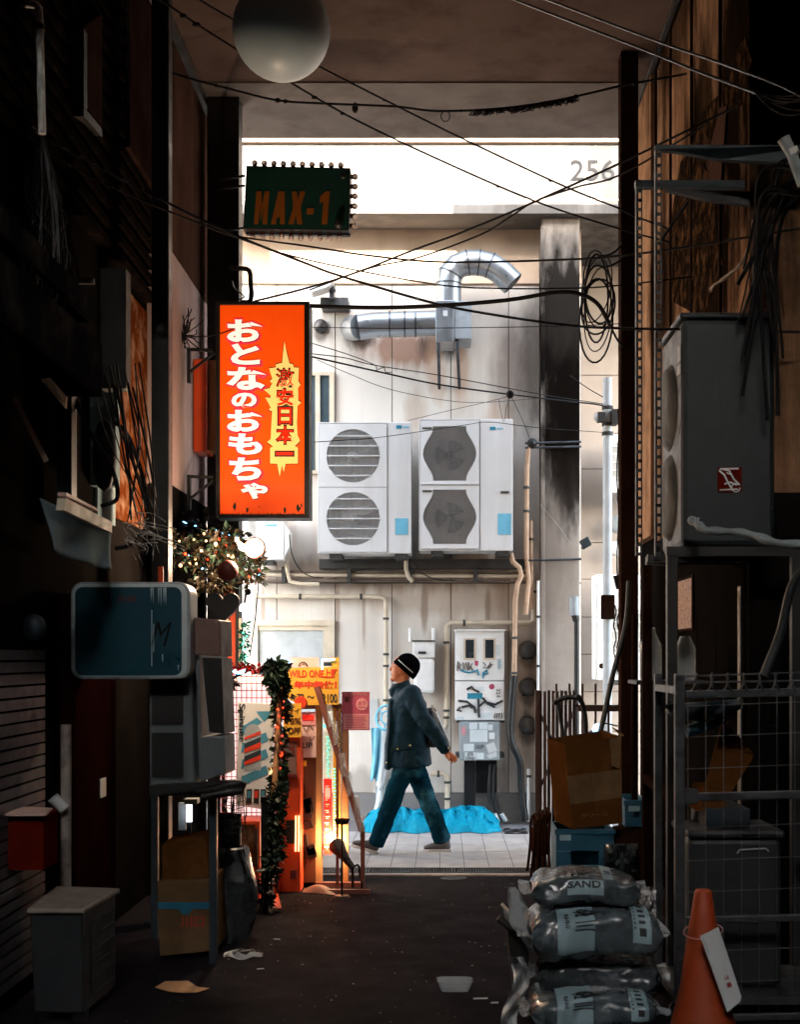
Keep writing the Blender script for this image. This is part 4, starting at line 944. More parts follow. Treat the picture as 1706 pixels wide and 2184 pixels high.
for k in range(16):
    s0 = P(rd.uniform(190, 300), rd.uniform(770, 830), 7.3); e = P(rd.uniform(265, 340), rd.uniform(1060, 1180), 7.6); m1 = s0.lerp(e, .45) + Vector((rd.uniform(-.05, .08), 0, rd.uniform(-.1, .05)))
    b.tube(spline([s0, m1, e], 7), rd.uniform(.003, .008), 5)
b.tube(spline([P(275, 930, 7.5), P(390, 1000, 7.5), P(432, 1080, 7.5), P(490, 1200, 7.5), P(500, 1290, 7.5)], 6) if False else spline([P(245, 900, 7.5), P(270, 925, 7.5), P(296, 990, 7.5), P(313, 1060, 7.5), P(312, 1120, 7.5), P(280, 1160, 7.5), P(245, 1170, 7.5)], 6), .012, 7)
b.tube(spline([P(150, 830, 7.2), P(190, 920, 7.2), P(235, 990, 7.3), P(250, 1060, 7.3), P(215, 1080, 7.3)], 6), .012, 7)
b.ball(P(222, 970, 7.6), .13, 10, (.55, .5, 1.6))
solo(b, 'cable_bundle', M['cable'], 'mass of looping cables in front of the stained orange wall', 'cable')
b = MB()
for k in range(22):
    c = P(rd.uniform(255, 330), rd.uniform(1090, 1160), 7.3); b.tube(spline([c, c + Vector((rd.uniform(-.05, .12), 0, rd.uniform(-.06, .03))), c + Vector((rd.uniform(0, .2), 0, rd.uniform(-.14, -.02)))], 4), .0025, 4)
solo(b, 'cable_bundle', M['cablegrey'], 'frayed grey wire ends above the grey hanging cloth', 'cable')
b = MB()
for k in range(30):
    c = P(392, 715, 10.0); a = rd.uniform(0, 6.28); q = rd.uniform(.06, .16); e = c + Vector((q*math.cos(a), rd.uniform(-.05, .05), q*math.sin(a) * 1.1 + .04)); b.tube(spline([c, c.lerp(e, .6) + Vector((rd.uniform(-.03, .03), 0, rd.uniform(-.03, .03))), e], 4), .004, 4)
for e in ((360, 690), (500, 700), (360, 770), (455, 752)): b.tube(sag(P(392, 715, 10.0), P(*e, 10.0), .03), .005, 5)
solo(b, 'cable_knot', M['cable'], 'spidery knot of cables on the pinkish wall left of the orange lightbox', 'cable')
# ------------------------------------------------------------------ left side, high
t = T('downpipe', 'pale grey downpipe bending at the top left corner of the alley', 'pipe', P(90, 290, 6.6))
MB().tube([P(-20, 8, 6.6), P(60, 8, 6.6), P(76, 10, 6.6), P(82, 18, 6.6), P(83, 40, 6.6), P(86, 150, 6.6), P(89, 285, 6.6)], .019, 12).build('run', M['white'], t); MB().tube([P(84, 52, 6.6), P(84, 64, 6.6)], .024, 12).build('band', M['black'], t)
t = T('balcony', 'dark balcony with grey rails and a pinkish side panel high on the left', 'balcony', (-1.9, 8, Z(262, 7.6)))
b = MB(); dq = 7.4
b.pb(84, 112, 146, 136, dq, .05).pb(84, 195, 146, 222, dq, .05); b.build('rail', M['boxgrey'], t)
MB().pb(148, 60, 178, 225, dq - .02, .07).build('post', M['steelblue'], t); MB().pb(20, 30, 45, 300, 7.1, .06).build('post', M['steelblue'], t)
MB().prism([P(180, 60, 7.45), P(217, 30, 8.0), P(217, 272, 8.0), P(180, 222, 7.45)], (-.02, 0, 0)).build('side_panel', M['pinkdark'], t)
MB().prism([P(80, 232, 7.38), P(178, 228, 7.38), P(217, 275, 8.0), P(100, 275, 8.0)], (0, 0, -.05)).build('floor_slab', M['black'], t)
MB().grid(lambda s, q: P(-25 + 95 * s, 285 + 95 * q - 18 * s + 8 * math.sin(9 * s + 5 * q), 6.75 + .06 * math.sin(13 * s - 4 * q)), 18, 10, smooth=False).build('temp', M['white'], None)
o = COL.objects['temp']; o.name = 'plastic_sheet'; tag(o, 'crumpled pale plastic sheet tucked behind the black cable bundle', 'plastic sheet'); 
def canopy(x, d0, d1, z0, z1, label, m, drop):
    t = T('canopy', label, 'canopy', (-2.0, (d0 + d1) / 2, z0))
    MB().prism([(x, d0, z0), (x, d1, z0 - drop), (x, d1, z1), (x, d0, z1 + drop * 0)], (-.03, 0, 0)).build('fascia', m, t)
    MB().prism([(x - .005, d0, z1), (x - .005, d1, z1), (-2.1, d1, z1 + .18), (-2.1, d0, z1 + .18)], (0, 0, -.03)).build('roof_sheet', M['awning'], t)
    MB().box(-2.1, x - .03, d1 - .03, d1, z0 - drop, z1 - .03).build('end_panel', m, t)
    return t
xa = X(217, 7.05)
canopy(xa, 4.4, 7.05, Z(846, 7.05) + .03, Z(735, 7.05), 'dark grey canopy with a deep fascia over the left doorways', M['awning'], .03)
canopy(X(203, 7.2), 4.4, 7.2, Z(690, 7.2), Z(650, 7.2) + .02, 'thin black eave above the dark grey canopy on the left', M['awning'], 0)
t = T('projecting_sign', 'dark olive vertical sign board hung in front of the stained orange wall', 'sign', P(236, 830, 7.7))
MB().pb(212, 572, 268, 828, 7.7, .12).build('board', M['olive'], t, bevel=.005); MB().bar(P(200, 600, 7.76), P(120, 600, 7.76), .03, .03).build('arm', M['black'], t)
t = T('strut', 'pale slanting brace under the dark canopy', 'strut', P(120, 900, 6.5)); MB().bar(P(22, 850, 6.45), P(92, 985, 6.6), .05, .03).build('bar', M['beige'], t)
MB().prism([P(85, 808, 6.7), P(105, 805, 6.7), P(140, 845, 6.9), P(138, 870, 6.9)], (0, .03, 0)).build('canopy_panel', M['beige'], None); o = COL.objects['canopy_panel']; tag(o, 'small pale panel under the dark canopy', 'panel')  # plain beige panel
t = T('cabinet', 'narrow blue-grey panel box beside the hanging cables on the left', 'cabinet', P(150, 1030, 7.6)); MB().pb(172, 800, 246, 1035, 8.0, .1).build('casing', M['cloth'], t); MB().pb(120, 820, 152, 1120, 7.1, .1).build('pipe_cover', M['steelblue'], t)
t = T('awning_frame', 'grey cloth valance hanging from a slanted metal awning rail', 'awning', P(160, 1215, 6.6))
b = MB(); b.prism([P(140, 1062, 6.25), P(238, 1113, 7.0), P(238, 1136, 7.0), P(136, 1088, 6.25)], (-.04, .0, 0)); b.build('rail', M['beige'], t)
MB().prism([P(141, 1058, 6.25), P(208, 1090, 6.8), P(206, 1084, 6.8), P(141, 1050, 6.25)], (-.04, 0, 0)).build('edge_trim', M['cardpink'], t)
def cl(s, q):
    a = P(84, 1062, 6.25).lerp(P(234, 1135, 7.0), s); c = P(108, 1172, 6.25).lerp(P(235, 1214, 7.0), s)
    return a.lerp(c, q) + Vector((.018 * math.sin(11 * s + 2 * q) * q, .02 * math.sin(7 * s + 3 * q), -.012 * math.sin(3.1 * s) * q))
MB().grid(cl, 24, 12).build('valance', M['cloth'], t, solid=.004)
# ------------------------------------------------------------------ left side, low
t = T('bracket_sign', 'teal rounded box sign with a white rim and streaked dirt, above the tall grey cabinet', 'sign', P(300, 1452, 7.3))
def rrect(u0, v0, u1, v1, r, d, n=6):
    out = []
    for cx, cy, a0 in ((u1 - r, v0 + r, -90), (u1 - r, v1 - r, 0), (u0 + r, v1 - r, 90), (u0 + r, v0 + r, 180)):
        for i in range(n + 1): a = R(a0 + 90 * i / n); out.append(P(cx + r * math.cos(a), cy + r * math.sin(a), d))
    return out
MB().prism(rrect(150, 1241, 405, 1448, 26, 7.3), (0, .22, 0)).build('casing', M['boxgrey'], t, bevel=.004)
MB().prism(rrect(154, 1245, 398, 1444, 22, 7.298), (0, -.006, 0)).build('rim', M['signwhite'], t); MB().prism(rrect(160, 1252, 387, 1440, 16, 7.29), (0, -.006, 0)).build('face', M['teal'], t)
b = MB(); rd = random.Random(5)
for u in (320, 324, 336, 341, 347, 351, 378): 
    v0 = 1253 if u < 370 else 1418; ln = rd.uniform(12, 40); b.prism([P(u, v0, 7.28), P(u + 3, v0, 7.28), P(u + 1.8, v0 + ln, 7.28)], (0, .002, 0))
for u, v0, v1 in ((322, 1300, 1420), (326, 1330, 1390), (345, 1395, 1410)): b.pb(u, v0, u + 1.6, v1, 7.28, .002)
b.build('dirt_streak', M['signwhite'], t)
MB().text('西館', P(270, 1277, 7.281), (1, 0, 0), (0, 0, 1), .05, fit=(40/F*7.3, 13/F*7.3)).build('lettering', M['reddark'], t)
MB().text('M', P(343, 1352, 7.281), (1, 0, 0), (0, 0, 1), .1, shear=.4, fit=(46/F*7.3, 52/F*7.3)).build('lettering', M['cable'], t)
MB().bar(P(150, 1300, 7.4), P(20, 1300, 7.4), .05, .05).build('arm', M['black'], t)
t = T('pipe_stub', 'short copper pipe standing up behind the teal sign', 'pipe', P(342, 1242, 7.6)); MB().tube([P(342, 1245, 7.6), P(342, 1208, 7.6)], .016, 10).build('run', M['orangepaint'], t)
# tall grey cabinet of condensers
dc = 7.45
t = T('condenser_unit', 'tall grey condenser with two dark square openings, on a steel stand at the left', 'air conditioner', (X(400, dc), dc + .3, Z(1680, dc)))
def quadbox(mb, ul, ur, vt, vb, d, dep, dx): mb.prism([P(ul, vt, d), P(ur, vt, d), P(ur, vb, d), P(ul, vb, d)], (dx, dep, 0)); return mb
cas = MB(); cas.prism([P(316, 1325, dc), P(404, 1325, dc), P(415, 1672, dc), P(318, 1676, dc)], (.09, .75, 0)); cas.build('casing', M['condgrey'], t, bevel=.012)
for v0, v1 in ((1440, 1545), (1562, 1658)): MB().prism(rrect(323, v0, 390, v1, 4, dc - .012), (0, .01, 0)).build('opening', M['black'], t)
MB().prism([P(404, 1330, dc + .03) + Vector((.025, 0, 0)), P(415, 1660, dc + .03) + Vector((.025, 0, 0)), P(415, 1660, dc + .6) + Vector((.09, 0, 0)), P(404, 1330, dc + .6) + Vector((.09, 0, 0))], (.02, 0, 0)).build('side_cover', M['condgrey'], t)
MB().prism([P(412, 1316, dc - .02), P(468, 1322, dc - .02), P(470, 1400, dc - .02), P(414, 1396, dc - .02)], (.02, .3, 0)).build('top_hood', M['pinksoft'], t, bevel=.008)
MB().prism([P(430, 1402, dc), P(472, 1404, dc), P(478, 1565, dc), P(446, 1560, dc)], (.02, .25, 0)).build('louvre', M['black'], t)
MB().prism([P(428, 1570, dc), P(478, 1568, dc), P(480, 1650, dc), P(426, 1668, dc)], (.02, .25, 0)).build('base_cover', M['condgrey'], t, bevel=.01)
t = T('steel_stand', 'dark steel stand holding up the tall grey condenser', 'stand', (X(420, 7.6), 7.6, 0))
MB().bar(P(318, 1684, 7.4), P(500, 1672, 7.5), .05, .05).build('beam', M['black'], t); MB().bar(P(318, 1690, 8.1), P(500, 1678, 8.2), .05, .05).build('beam', M['black'], t)
for u, d in ((455, 7.45), (455, 8.1), (330, 8.1)): MB().bar((X(u, d), d, 0), P(u, 1682, d), .04, .04).build('leg', M['steelblue'], t)
b = MB(); b.tube(spline([P(420, 1690, 7.36), P(460, 1683, 7.34), P(500, 1672, 7.34), P(520, 1678, 7.36)], 5), .028, 10); b.tube(spline([P(430, 1700, 7.3), P(480, 1690, 7.3), P(515, 1685, 7.33)], 5), .024, 10)
solo(b, 'rolled_mat', M['black'], 'rolled black mat lying on the steel stand below the grey condenser', 'mat')
solo(MB().grid(lambda s, q: P(478 + 44 * s, 1690 + 110 * q * (1 - .3 * s), 7.36 + .02 * math.sin(8 * s)), 6, 8), 'netting', M['cable'], 'dark netting hanging from the rolled mat', 'net') if False else None
b = MB(); rd = random.Random(4)
for k in range(16):
    u = 478 + 44 * rd.random(); b.tube(spline([P(u, 1685, 7.36), P(u + rd.uniform(-8, 8), 1720, 7.36), P(u + rd.uniform(-12, 12), 1750 + rd.uniform(0, 50), 7.36)], 4), .0022, 4)
for k in range(7): b.tube([P(478, 1695 + 13 * k, 7.36), P(500, 1700 + 13 * k, 7.37), P(521, 1694 + 13 * k, 7.36)], .002, 4)
solo(b, 'netting', M['cable'], 'frayed black netting hanging from the rolled mat', 'net')
# cardboard boxes by the stand
def carton(pts, dep, label, m, extra=None, name='cardboard_box', cat='box', group='cardboard boxes in the alley'):
    t = T(name, label, cat, (sum(p.x for p in pts) / 4, pts[0].y + dep / 2, min(p.z for p in pts)), group)
    MB().prism(pts, (0, dep, 0)).build('carton', m, t, bevel=.006)
    if extra: extra(t)
    return t
def ex1(t):
    MB().pb(336, 1924, 446, 1938, 7.55 - .003, .003).build('tape', M['bluetape'], t); MB().prism([P(380, 1938, 7.547), P(412, 1938, 7.547), P(400, 1950, 7.547), P(388, 1950, 7.547)], (0, .002, 0)).build('tape', M['bluetape'], t)
    MB().text('川口', P(410, 1966, 7.545), (1, 0, 0), (0, 0, 1), .08, bold=.02, fit=(50/F*7.55, 24/F*7.55)).build('lettering', M['letterdarkred'], t)
dz = F * CH / (2032 - CY)
carton([P(333, 1880, 7.55), P(452, 1875, 7.55), P(460, 2027, 7.55), P(340, 2040, 7.55)], .4, 'large cardboard box with blue tape and red lettering, at the bottom of the left pile', M['cardpale'], ex1)
carton([P(343, 1800, 7.6), P(438, 1782, 7.6), P(447, 1872, 7.6), P(345, 1878, 7.6)], .35, 'smaller cardboard box on top of the taped box beside the steel stand', M['cardboard'])
solo(MB().grid(lambda s, q: Vector((X(488, 8.1) + (.1 + .05*math.sin(3*q)) * math.cos(math.pi*2*s) * (1.15 - .9*max(0, q-.55)), 8.1 + .14 * math.sin(math.pi*2*s) * (1.1 - .9*max(0, q-.55)), .55*min(1, q*1.15))) + Vector((.012*math.sin(19*s+7*q), .01*math.sin(23*s-5*q), 0)), 26, 14, smooth=False), 'rubbish_bag', M['bagdark'], 'glossy plastic rubbish bag slumped beside the left cardboard boxes', 'rubbish bag')
solo(MB().grid(lambda s, q: Vector((X(478, 8.25) + .1 * math.cos(math.pi*2*s) * (1 + .1*math.sin(9*s)), 8.25 + .1 * math.sin(math.pi*2*s), .72*q)), 24, 8), 'ribbed_bin', M['black'], 'dark ribbed bin standing between the left cardboard boxes and the garland post', 'bin')
# fluorescent glimmer behind the stand
t = T('shop_light', 'bright white tube light glimpsed under the steel stand', 'lamp', P(403, 1770, 9.0)); MB().tube([P(403, 1716, 9.0), P(403, 1752, 9.0)], .02, 10).build('tube', M['tubewhite'], t); MB().pb(380, 1712, 395, 1770, 9.05, .04).build('housing', M['greywhite'], t)
MB().pb(392, 1704, 420, 1714, 8.95, .1).build('holder', M['greywhite'], t); MB().box(X(403, 9.03) - .012, X(403, 9.03) + .012, 9.03, 9.05, 0, Z(1714, 9.03)).build('post', M['black'], t)
# mailbox, pipe, small condenser
t = T('mailbox', 'red metal mailbox with a sloping lid on the tiled wall', 'mailbox', P(60, 1858, 6.45))
MB().pb(-8, 1738, 92, 1856, 6.42, .24).build('body', M['red'], t, bevel=.006)
b = MB(); b.prism([P(-12, 1740, 6.38), P(96, 1740, 6.38), P(112, 1728, 6.68), P(10, 1722, 6.68)], (0, 0, .012)); b.build('lid', M['cardpink'], t)
MB().bar(P(0, 1800, 6.62), P(-60, 1800, 6.62), .04, .04).build('bracket', M['black'], t)
t = T('wall_pipe', 'peeling white and rust-stained pipe rising beside the red mailbox', 'pipe', (X(140, 6.95), 6.95, 0))
mat('peelpipe', '#8d857c', .7, var=.3, scale=9, dirt='#3c2620', damt=.9, dscale=7)
MB().tube([(X(140, 6.95), 6.95, 0), P(140, 1545, 6.95)], .026, 10).build('run', M['peelpipe'], t); MB().tube([P(136, 1725, 6.9), P(112, 1700, 6.88)], .03, 10).build('branch', M['greywhite'], t)
dd_ = 6.25
t = T('condenser_unit', 'small weathered condenser on the ground with a dirty pale top, lower left', 'air conditioner', (X(150, 6.5), 6.45, 0))
zt_ = Z(1947, dd_)
MB().prism([(X(72, dd_), dd_, .04), (X(176, dd_), dd_, .04), (X(176, dd_), dd_, zt_), (X(62, dd_), dd_, zt_)], (-.02, .52, 0)).build('casing', M['bin'], t, bevel=.012)
A, B_ = (X(176, dd_), dd_), (X(245, 6.78), 6.78)
def fr(s, z, o=0): return Vector((A[0] + (B_[0] - A[0]) * s + o * .8, A[1] + (B_[1] - A[1]) * s - o * .3, z))
MB().prism([fr(0, .04), fr(1, .04), fr(1, zt_), fr(0, zt_)], (-.05, .02, 0)).build('front_panel', M['bin'], t)
b = MB()
for z in [.1 + k * (zt_ - .16) / 5 for k in range(6)]: b.bar(fr(.22, z, .014), fr(.9, z, .014), .006, .006)
for s in [.22 + .0425 * k for k in range(17)]: b.bar(fr(s, .1, .012), fr(s, zt_ - .06, .012), .003, .003)
b.build('grille', M['steel'], t)
MB().prism([fr(.24, .1, .004), fr(.88, .1, .004), fr(.88, zt_ - .06, .004), fr(.24, zt_ - .06, .004)], (.002, -.001, 0)).build('coil', M['acdark'], t)
b = MB(); b.prism([Vector((X(58, dd_), dd_ - .02, zt_)), Vector((X(180, dd_), dd_ - .02, zt_)), fr(1.02, zt_, .03), Vector((X(120, 6.85), 6.85, zt_))], (0, 0, .025)); mat('oldtop', '#857b70', .6, var=.2, scale=12, dirt='#5d554e', damt=.7, dscale=9); b.build('top', M['oldtop'], t, bevel=.008)
for p in ((X(90, dd_), dd_ + .05), (X(165, dd_), dd_ + .05), (B_[0] - .06, 6.72), (X(110, 6.7), 6.7)): MB().box(p[0] - .03, p[0] + .03, p[1] - .03, p[1] + .03, 0, .042).build('foot', M['black'], t)
t = T('wall_vent', 'dark round vent hood on the wall left of the teal sign', 'vent', P(66, 1390, 6.6)); MB().ball(P(72, 1338, 6.75), .06, 14, (1, .8, 1.1)).build('hood', M['steelblue'], t); MB().bar(P(72, 1338, 6.8), P(40, 1338, 6.85), .06, .06).build('duct', M['steelblue'], t)
# ------------------------------------------------------------------ shop display at the left mouth
def z4(x, y): return 406.25 + x * .2719, 1375 + y * .2719
def leaves(mb, pts, rad, n, size, rd, flat=1.0):
    pts = [Vector(p) for p in pts]
    for k in range(n):
        i = rd.randrange(len(pts) - 1); c = pts[i].lerp(pts[i + 1], rd.random())
        dr = Vector((rd.gauss(0, 1), rd.gauss(0, 1), rd.gauss(0, 1))).normalized(); c = c + dr * rad * rd.uniform(.3, 1.0)
        t = (dr + Vector((rd.uniform(-.7, .7), rd.uniform(-.7, .7), rd.uniform(-.9, .3)))).normalized(); w = t.cross(Vector((rd.random(), rd.random(), rd.random()))).normalized(); q = size * rd.uniform(.6, 1.3); nn = t.cross(w)
        mb.add([c, c + t*q*.45 + w*q*.32 + nn*q*.1, c + t*q, c + t*q*.45 - w*q*.32 + nn*q*.1], [(0, 1, 2), (0, 2, 3)])
def dots(pts, r, rd, n, spread):
    b = MB(); pts = [Vector(p) for p in pts]
    for k in range(n):
        i = rd.randrange(len(pts) - 1); c = pts[i].lerp(pts[i + 1], rd.random()); b.ball(c + Vector((rd.uniform(-1, 1), rd.uniform(-1, .2), rd.uniform(-1, 1))) * spread, r * rd.uniform(.6, 1.2), 6)
    return b
rd = random.Random(8)
# spotlight
def bulb_light(parent, loc, w, col, size=.05):
    l = bpy.data.lights.new('bulb_light', 'POINT'); l.energy = w * ES * 4; l.color = col; l.shadow_soft_size = size
    o = bpy.data.objects.new('bulb_light', l); COL.objects.link(o); o.parent = parent; o.location = parent_matrix(parent).inverted() @ Vector(loc); return o
t = T('spotlight', 'glaring round clip spotlight below the orange lightbox', 'lamp', P(540, 1192, 9.1))
MB().lathe(P(543, 1168, 9.1), [(20/F*9.1, -.02), (23/F*9.1, .0), (19/F*9.1, .07), (9/F*9.1, .13)], 20, 'y').build('shade', M['redwood'], t)
MB().lathe(P(540, 1171, 9.07), [(17/F*9.1, 0), (15/F*9.1, -.022), (6/F*9.1, -.03)], 20, 'y').build('bulb', M['lamphot'], t)
MB().bar(P(552, 1160, 9.2), P(500, 1150, 9.4), .02, .02).build('clip', M['black'], t)
bulb_light(t, P(538, 1171, 8.95), 26, (1, .74, .5))
t = T('spotlight', 'second spotlight seen edge-on, just left of the round glaring one', 'lamp', P(515, 1170, 9.15))
MB().prism([P(503, 1150, 9.15), P(519, 1160, 9.15), P(521, 1176, 9.15), P(510, 1172, 9.15)], (0, .05, 0)).build('bulb', M['lamphot'], t); MB().bar(P(505, 1150, 9.157), P(480, 1146, 9.4), .03, .03).build('clip', M['black'], t)
bulb_light(t, P(512, 1195, 9.0), 9, (1, .6, .35), .03)
# greenery above the stall
t = T('garland', 'bushy christmas garland with coloured fairy lights below the lightbox', 'garland', P(450, 1250, 9.4))
gp = [P(365, 1165, 9.3), P(410, 1190, 9.3), P(455, 1165, 9.35), P(490, 1160, 9.4), P(520, 1200, 9.45), P(535, 1225, 9.5)]
b = MB(); leaves(b, gp, .12, 760, .05, rd); leaves(b, [P(420, 1200, 9.35), P(440, 1245, 9.35), P(480, 1240, 9.4)], .1, 300, .045, rd); b.build('foliage', M['leafgold'], t)
b = MB(); leaves(b, gp, .13, 420, .055, rd); [b.tube(spline([gp[i % 6], gp[i % 6] + Vector((rd.uniform(-.12, .12), rd.uniform(-.1, .05), rd.uniform(-.12, .12))), gp[(i + 1) % 6]], 4), .003, 4) for i in range(12)]; b.build('leaf_tips', M['leafdark'], t)
dots(gp, .011, rd, 20, .11).build('fairy_lights', M['ledwarm'], t); dots(gp, .010, rd, 10, .11).build('fairy_lights', M['ledred'], t); dots(gp, .008, rd, 7, .1).build('fairy_lights', M['ledblue'], t)
b = MB(); b.ball(P(485, 1217, 8.85), .07, 14, (1, .7, 1)); solo(b, 'bauble', M['reddark'], 'dark shiny bauble hanging in the christmas garland', 'bauble')
b = MB(); hp = [P(440 + 34 + 36 * (math.sin(a) ** 3), 1292 - 2.35 * (13*math.cos(a) - 5*math.cos(2*a) - 2*math.cos(3*a) - math.cos(4*a)) , 8.75) for a in [2*math.pi*i/30 for i in range(30)]]
b.prism(hp, (0, .07, 0)); solo(b, 'heart_decoration', M['black'], 'black heart-shaped decoration hanging under the christmas garland', 'decoration', bevel=.015)
b = MB(); b.tube(sag(P(360, 1120, 9.9), P(500, 1150, 9.9), .04), .006, 6); leaves(b, [P(365, 1100, 10), P(400, 1130, 9.95), P(440, 1120, 9.9)], .08, 60, .09, rd); solo(b, 'bare_vine', M['cable'], 'dark dried vine along the pinkish wall above the garland', 'vine')
t = T('light_rope', 'blue light rope sloping across the pinkish wall', 'light rope', P(440, 1140, 9.9)); MB().tube(sag(P(390, 1112, 10), P(425, 1121, 9.95), .01), .005, 6).build('rope', M['ledblue'], t); MB().tube(sag(P(460, 1130, 9.9), P(505, 1143, 9.85), .01), .004, 6).build('rope', M['ledblue'], t)
# orange panel, posts and lights left of the grid
solo(MB().box(X(478, 10.05), X(502, 10.05), 10.05, 10.09, 0, Z(1256, 10.05)), 'shop_board', M['orangepaint'], 'bright orange upright board between the tall grey condenser and the dark shop post', 'board')
solo(MB().box(X(502, 10), X(508.5, 10), 10.0, 10.1, 0, Z(1240, 10)), 'shop_post', M['black'], 'dark shop post right of the bright orange board', 'post')
solo(MB().tube([(X(511.5, 9.9), 9.9, 0), P(511.5, 1318, 9.9)], .011, 8), 'bamboo_pole', M['beige'], 'thin bamboo pole beside the dark shop post', 'pole')
t = T('light_bar', 'bluish white light bar hanging above the green tinsel', 'lamp', P(518, 1320, 9.85)); MB().pb(510, 1288, 515, 1303, 9.85, .02).build('tube', M['tubewhite'], t); MB().pb(517, 1286, 525, 1318, 9.85, .02).build('tube', M['tubewhite'], t)
b = MB(); b.tube([P(521, 1286, 9.86), P(526, 1255, 9.88), P(528, 1235, 9.9)], .008, 6); b.ball(P(528, 1262, 9.88), .025, 8); b.build('flex', M['black'], t)
t = T('tube_light', 'white vertical tube light against the bright orange board', 'lamp', P(471, 1425, 9.9)); MB().tube([P(471, 1424, 9.9), P(471, 1366, 9.9)], .013, 8).build('tube', M['tubewhite'], t); MB().box(X(470, 9.93), X(472, 9.93), 9.92, 9.94, 0, Z(1360, 9.93)).build('holder', M['black'], t)
t = T('tinsel', 'green tinsel with lit beads hanging by the dark shop post', 'tinsel', P(521, 1420, 9.8)); b = MB(); leaves(b, [P(520, 1330, 9.8), P(521, 1425, 9.8)], .03, 160, .035, rd); b.build('strands', M['tinselgreen'], t); dots([P(521, 1335, 9.77), P(522, 1415, 9.77)], .007, rd, 14, .015).build('fairy_lights', M['ledgreen'], t)
t = T('tinsel', 'glittering tinsel strand hanging beside the tall grey condenser hood', 'tinsel', P(476, 1350, 9.6)); b = MB(); leaves(b, [P(480, 1275, 9.6), P(477, 1360, 9.6)], .03, 120, .03, rd); b.build('strands', M['leafgold'], t); dots([P(482, 1275, 9.57), P(475, 1360, 9.57)], .006, rd, 16, .025).build('fairy_lights', M['ledwarm'], t)
t = T('tinsel', 'red tinsel laid along the top of the wire grid panel', 'tinsel', P(530, 1440, 9.5)); b = MB(); leaves(b, [P(470, 1420, 9.5), P(530, 1425, 9.5), P(590, 1430, 9.5)], .022, 260, .035, rd); b.build('strands', M['tinselred'], t); dots([P(490, 1434, 9.46), P(524, 1432, 9.46)], .012, rd, 7, .012).build('fairy_lights', M['ledblue'], t)
b = MB(); leaves(b, [P(470, 1450, 9.48), P(505, 1450, 9.48)], .035, 60, .07, rd); solo(b, 'leaf_spray', M['leafgold'], 'olive leaf spray at the top left of the wire grid panel', 'foliage')
# wire grid panel with backlit board
t = T('grid_panel', 'red wire grid panel in front of a pinkish backlit board', 'display panel', (X(530, 9.6), 9.6, 0))
MB().pb(470, 1440, 592, 1752, 9.64, .03).build('backlit_board', M['backlit'], t)
b = MB()
for k in range(12): b.tube([P(472 + 10.7 * k, 1438, 9.58), P(472 + 10.7 * k, 1754, 9.58)], .0032, 5)
for k in range(21): b.tube([P(470, 1442 + 15.3 * k, 9.575), P(592, 1442 + 15.3 * k, 9.575)], .0032, 5)
b.build('wire_grid', M['letterdarkred'], t)
for u in (474, 588): MB().box(X(u, 9.62), X(u, 9.62) + .02, 9.60, 9.63, 0, Z(1440, 9.62)).build('leg', M['black'], t)
# boxed toy on the grid
t = T('blister_pack', 'large white pack lettered Spinner with blue arrows, clipped to the wire grid', 'pack', P(540, 1728, 9.5))
A_, B2, C_, D_ = P(507, 1497, 9.5), P(586, 1501, 9.5), P(573, 1728, 9.5), P(504, 1717, 9.5)
MB().prism([A_, B2, C_, D_], (0, .05, 0)).build('card', M['cardpale' if False else 'paper'], t, bevel=.004)
def pk_(x, y, o): u, v = z4(x, y); return P(u, v, 9.5) + Vector((0, o, 0))
b = MB()
for k in range(4):
    y0 = 640 + 130 * k
    b.prism([pk_(405, y0, -.003), pk_(590 if k else 520, y0 - (85 if k else 70), -.003), pk_(620 if k else 560, y0 - (10 if k == 0 else 15) - (0 if k else 20), -.003) if False else pk_(612 if k else 560, (y0 - 20) if k else y0 - 35, -.003), pk_(395, y0 + 75, -.003)], (0, .002, 0))
b.prism([pk_(515, 522, -.0032), pk_(640, 520, -.0032), pk_(578, 606, -.0032)], (0, .002, 0)); b.prism([pk_(400, 1020, -.0032), pk_(398, 1075, -.0032), pk_(470, 1085, -.0032)], (0, .002, 0)); b.build('arrow_print', M['arrowblue'], t)
cyl = []
for k in range(9): a = math.pi * k / 8; cyl.append(pk_(488 - 64 * math.cos(a), 690 - 70 * math.sin(a), -.004))
cyl += [pk_(552, 985, -.004), pk_(420, 985, -.004)]
MB().prism(cyl, (0, .002, 0)).build('picture', M['boxgrey'], t)
for y0, y1 in ((700, 745), (770, 850), (880, 945)): MB().prism([pk_(421, y0 + 25, -.007), pk_(551, y0 - 25, -.007), pk_(551, y1 - 45, -.007), pk_(421, y1, -.007)], (0, .002, 0)).build('picture', M['letterred'], t)
for y0 in (750, 850): MB().prism([pk_(421, y0 + 25, -.0075), pk_(551, y0 - 30, -.0075), pk_(551, y0 + 10, -.0075), pk_(421, y0 + 65, -.0075)], (0, .002, 0)).build('picture', M['steelblue'], t)
MB().text('Spinner', pk_(398, 612, -.006), (0, 0, -1), (1, 0, 0), .1, bold=.012, fit=(300*.2719/F*9.5, 62*.2719/F*9.5)).build('lettering', M['ink'], t)
for i, x in enumerate((440, 497, 550)): MB().prism([pk_(x, 1132, -.004), pk_(x + 42, 1130, -.004), pk_(x + 38, 1246, -.004), pk_(x - 4, 1242, -.004)], (0, .002, 0)).build('picture', M['ink'], t)
for i, x in enumerate((446, 502, 555)): MB().prism([pk_(x, 1145, -.007), pk_(x + 28, 1143, -.007), pk_(x + 24, 1200, -.007), pk_(x - 2, 1200, -.007)], (0, .002, 0)).build('picture', M['letterred' if i == 1 else 'arrowblue'], t)
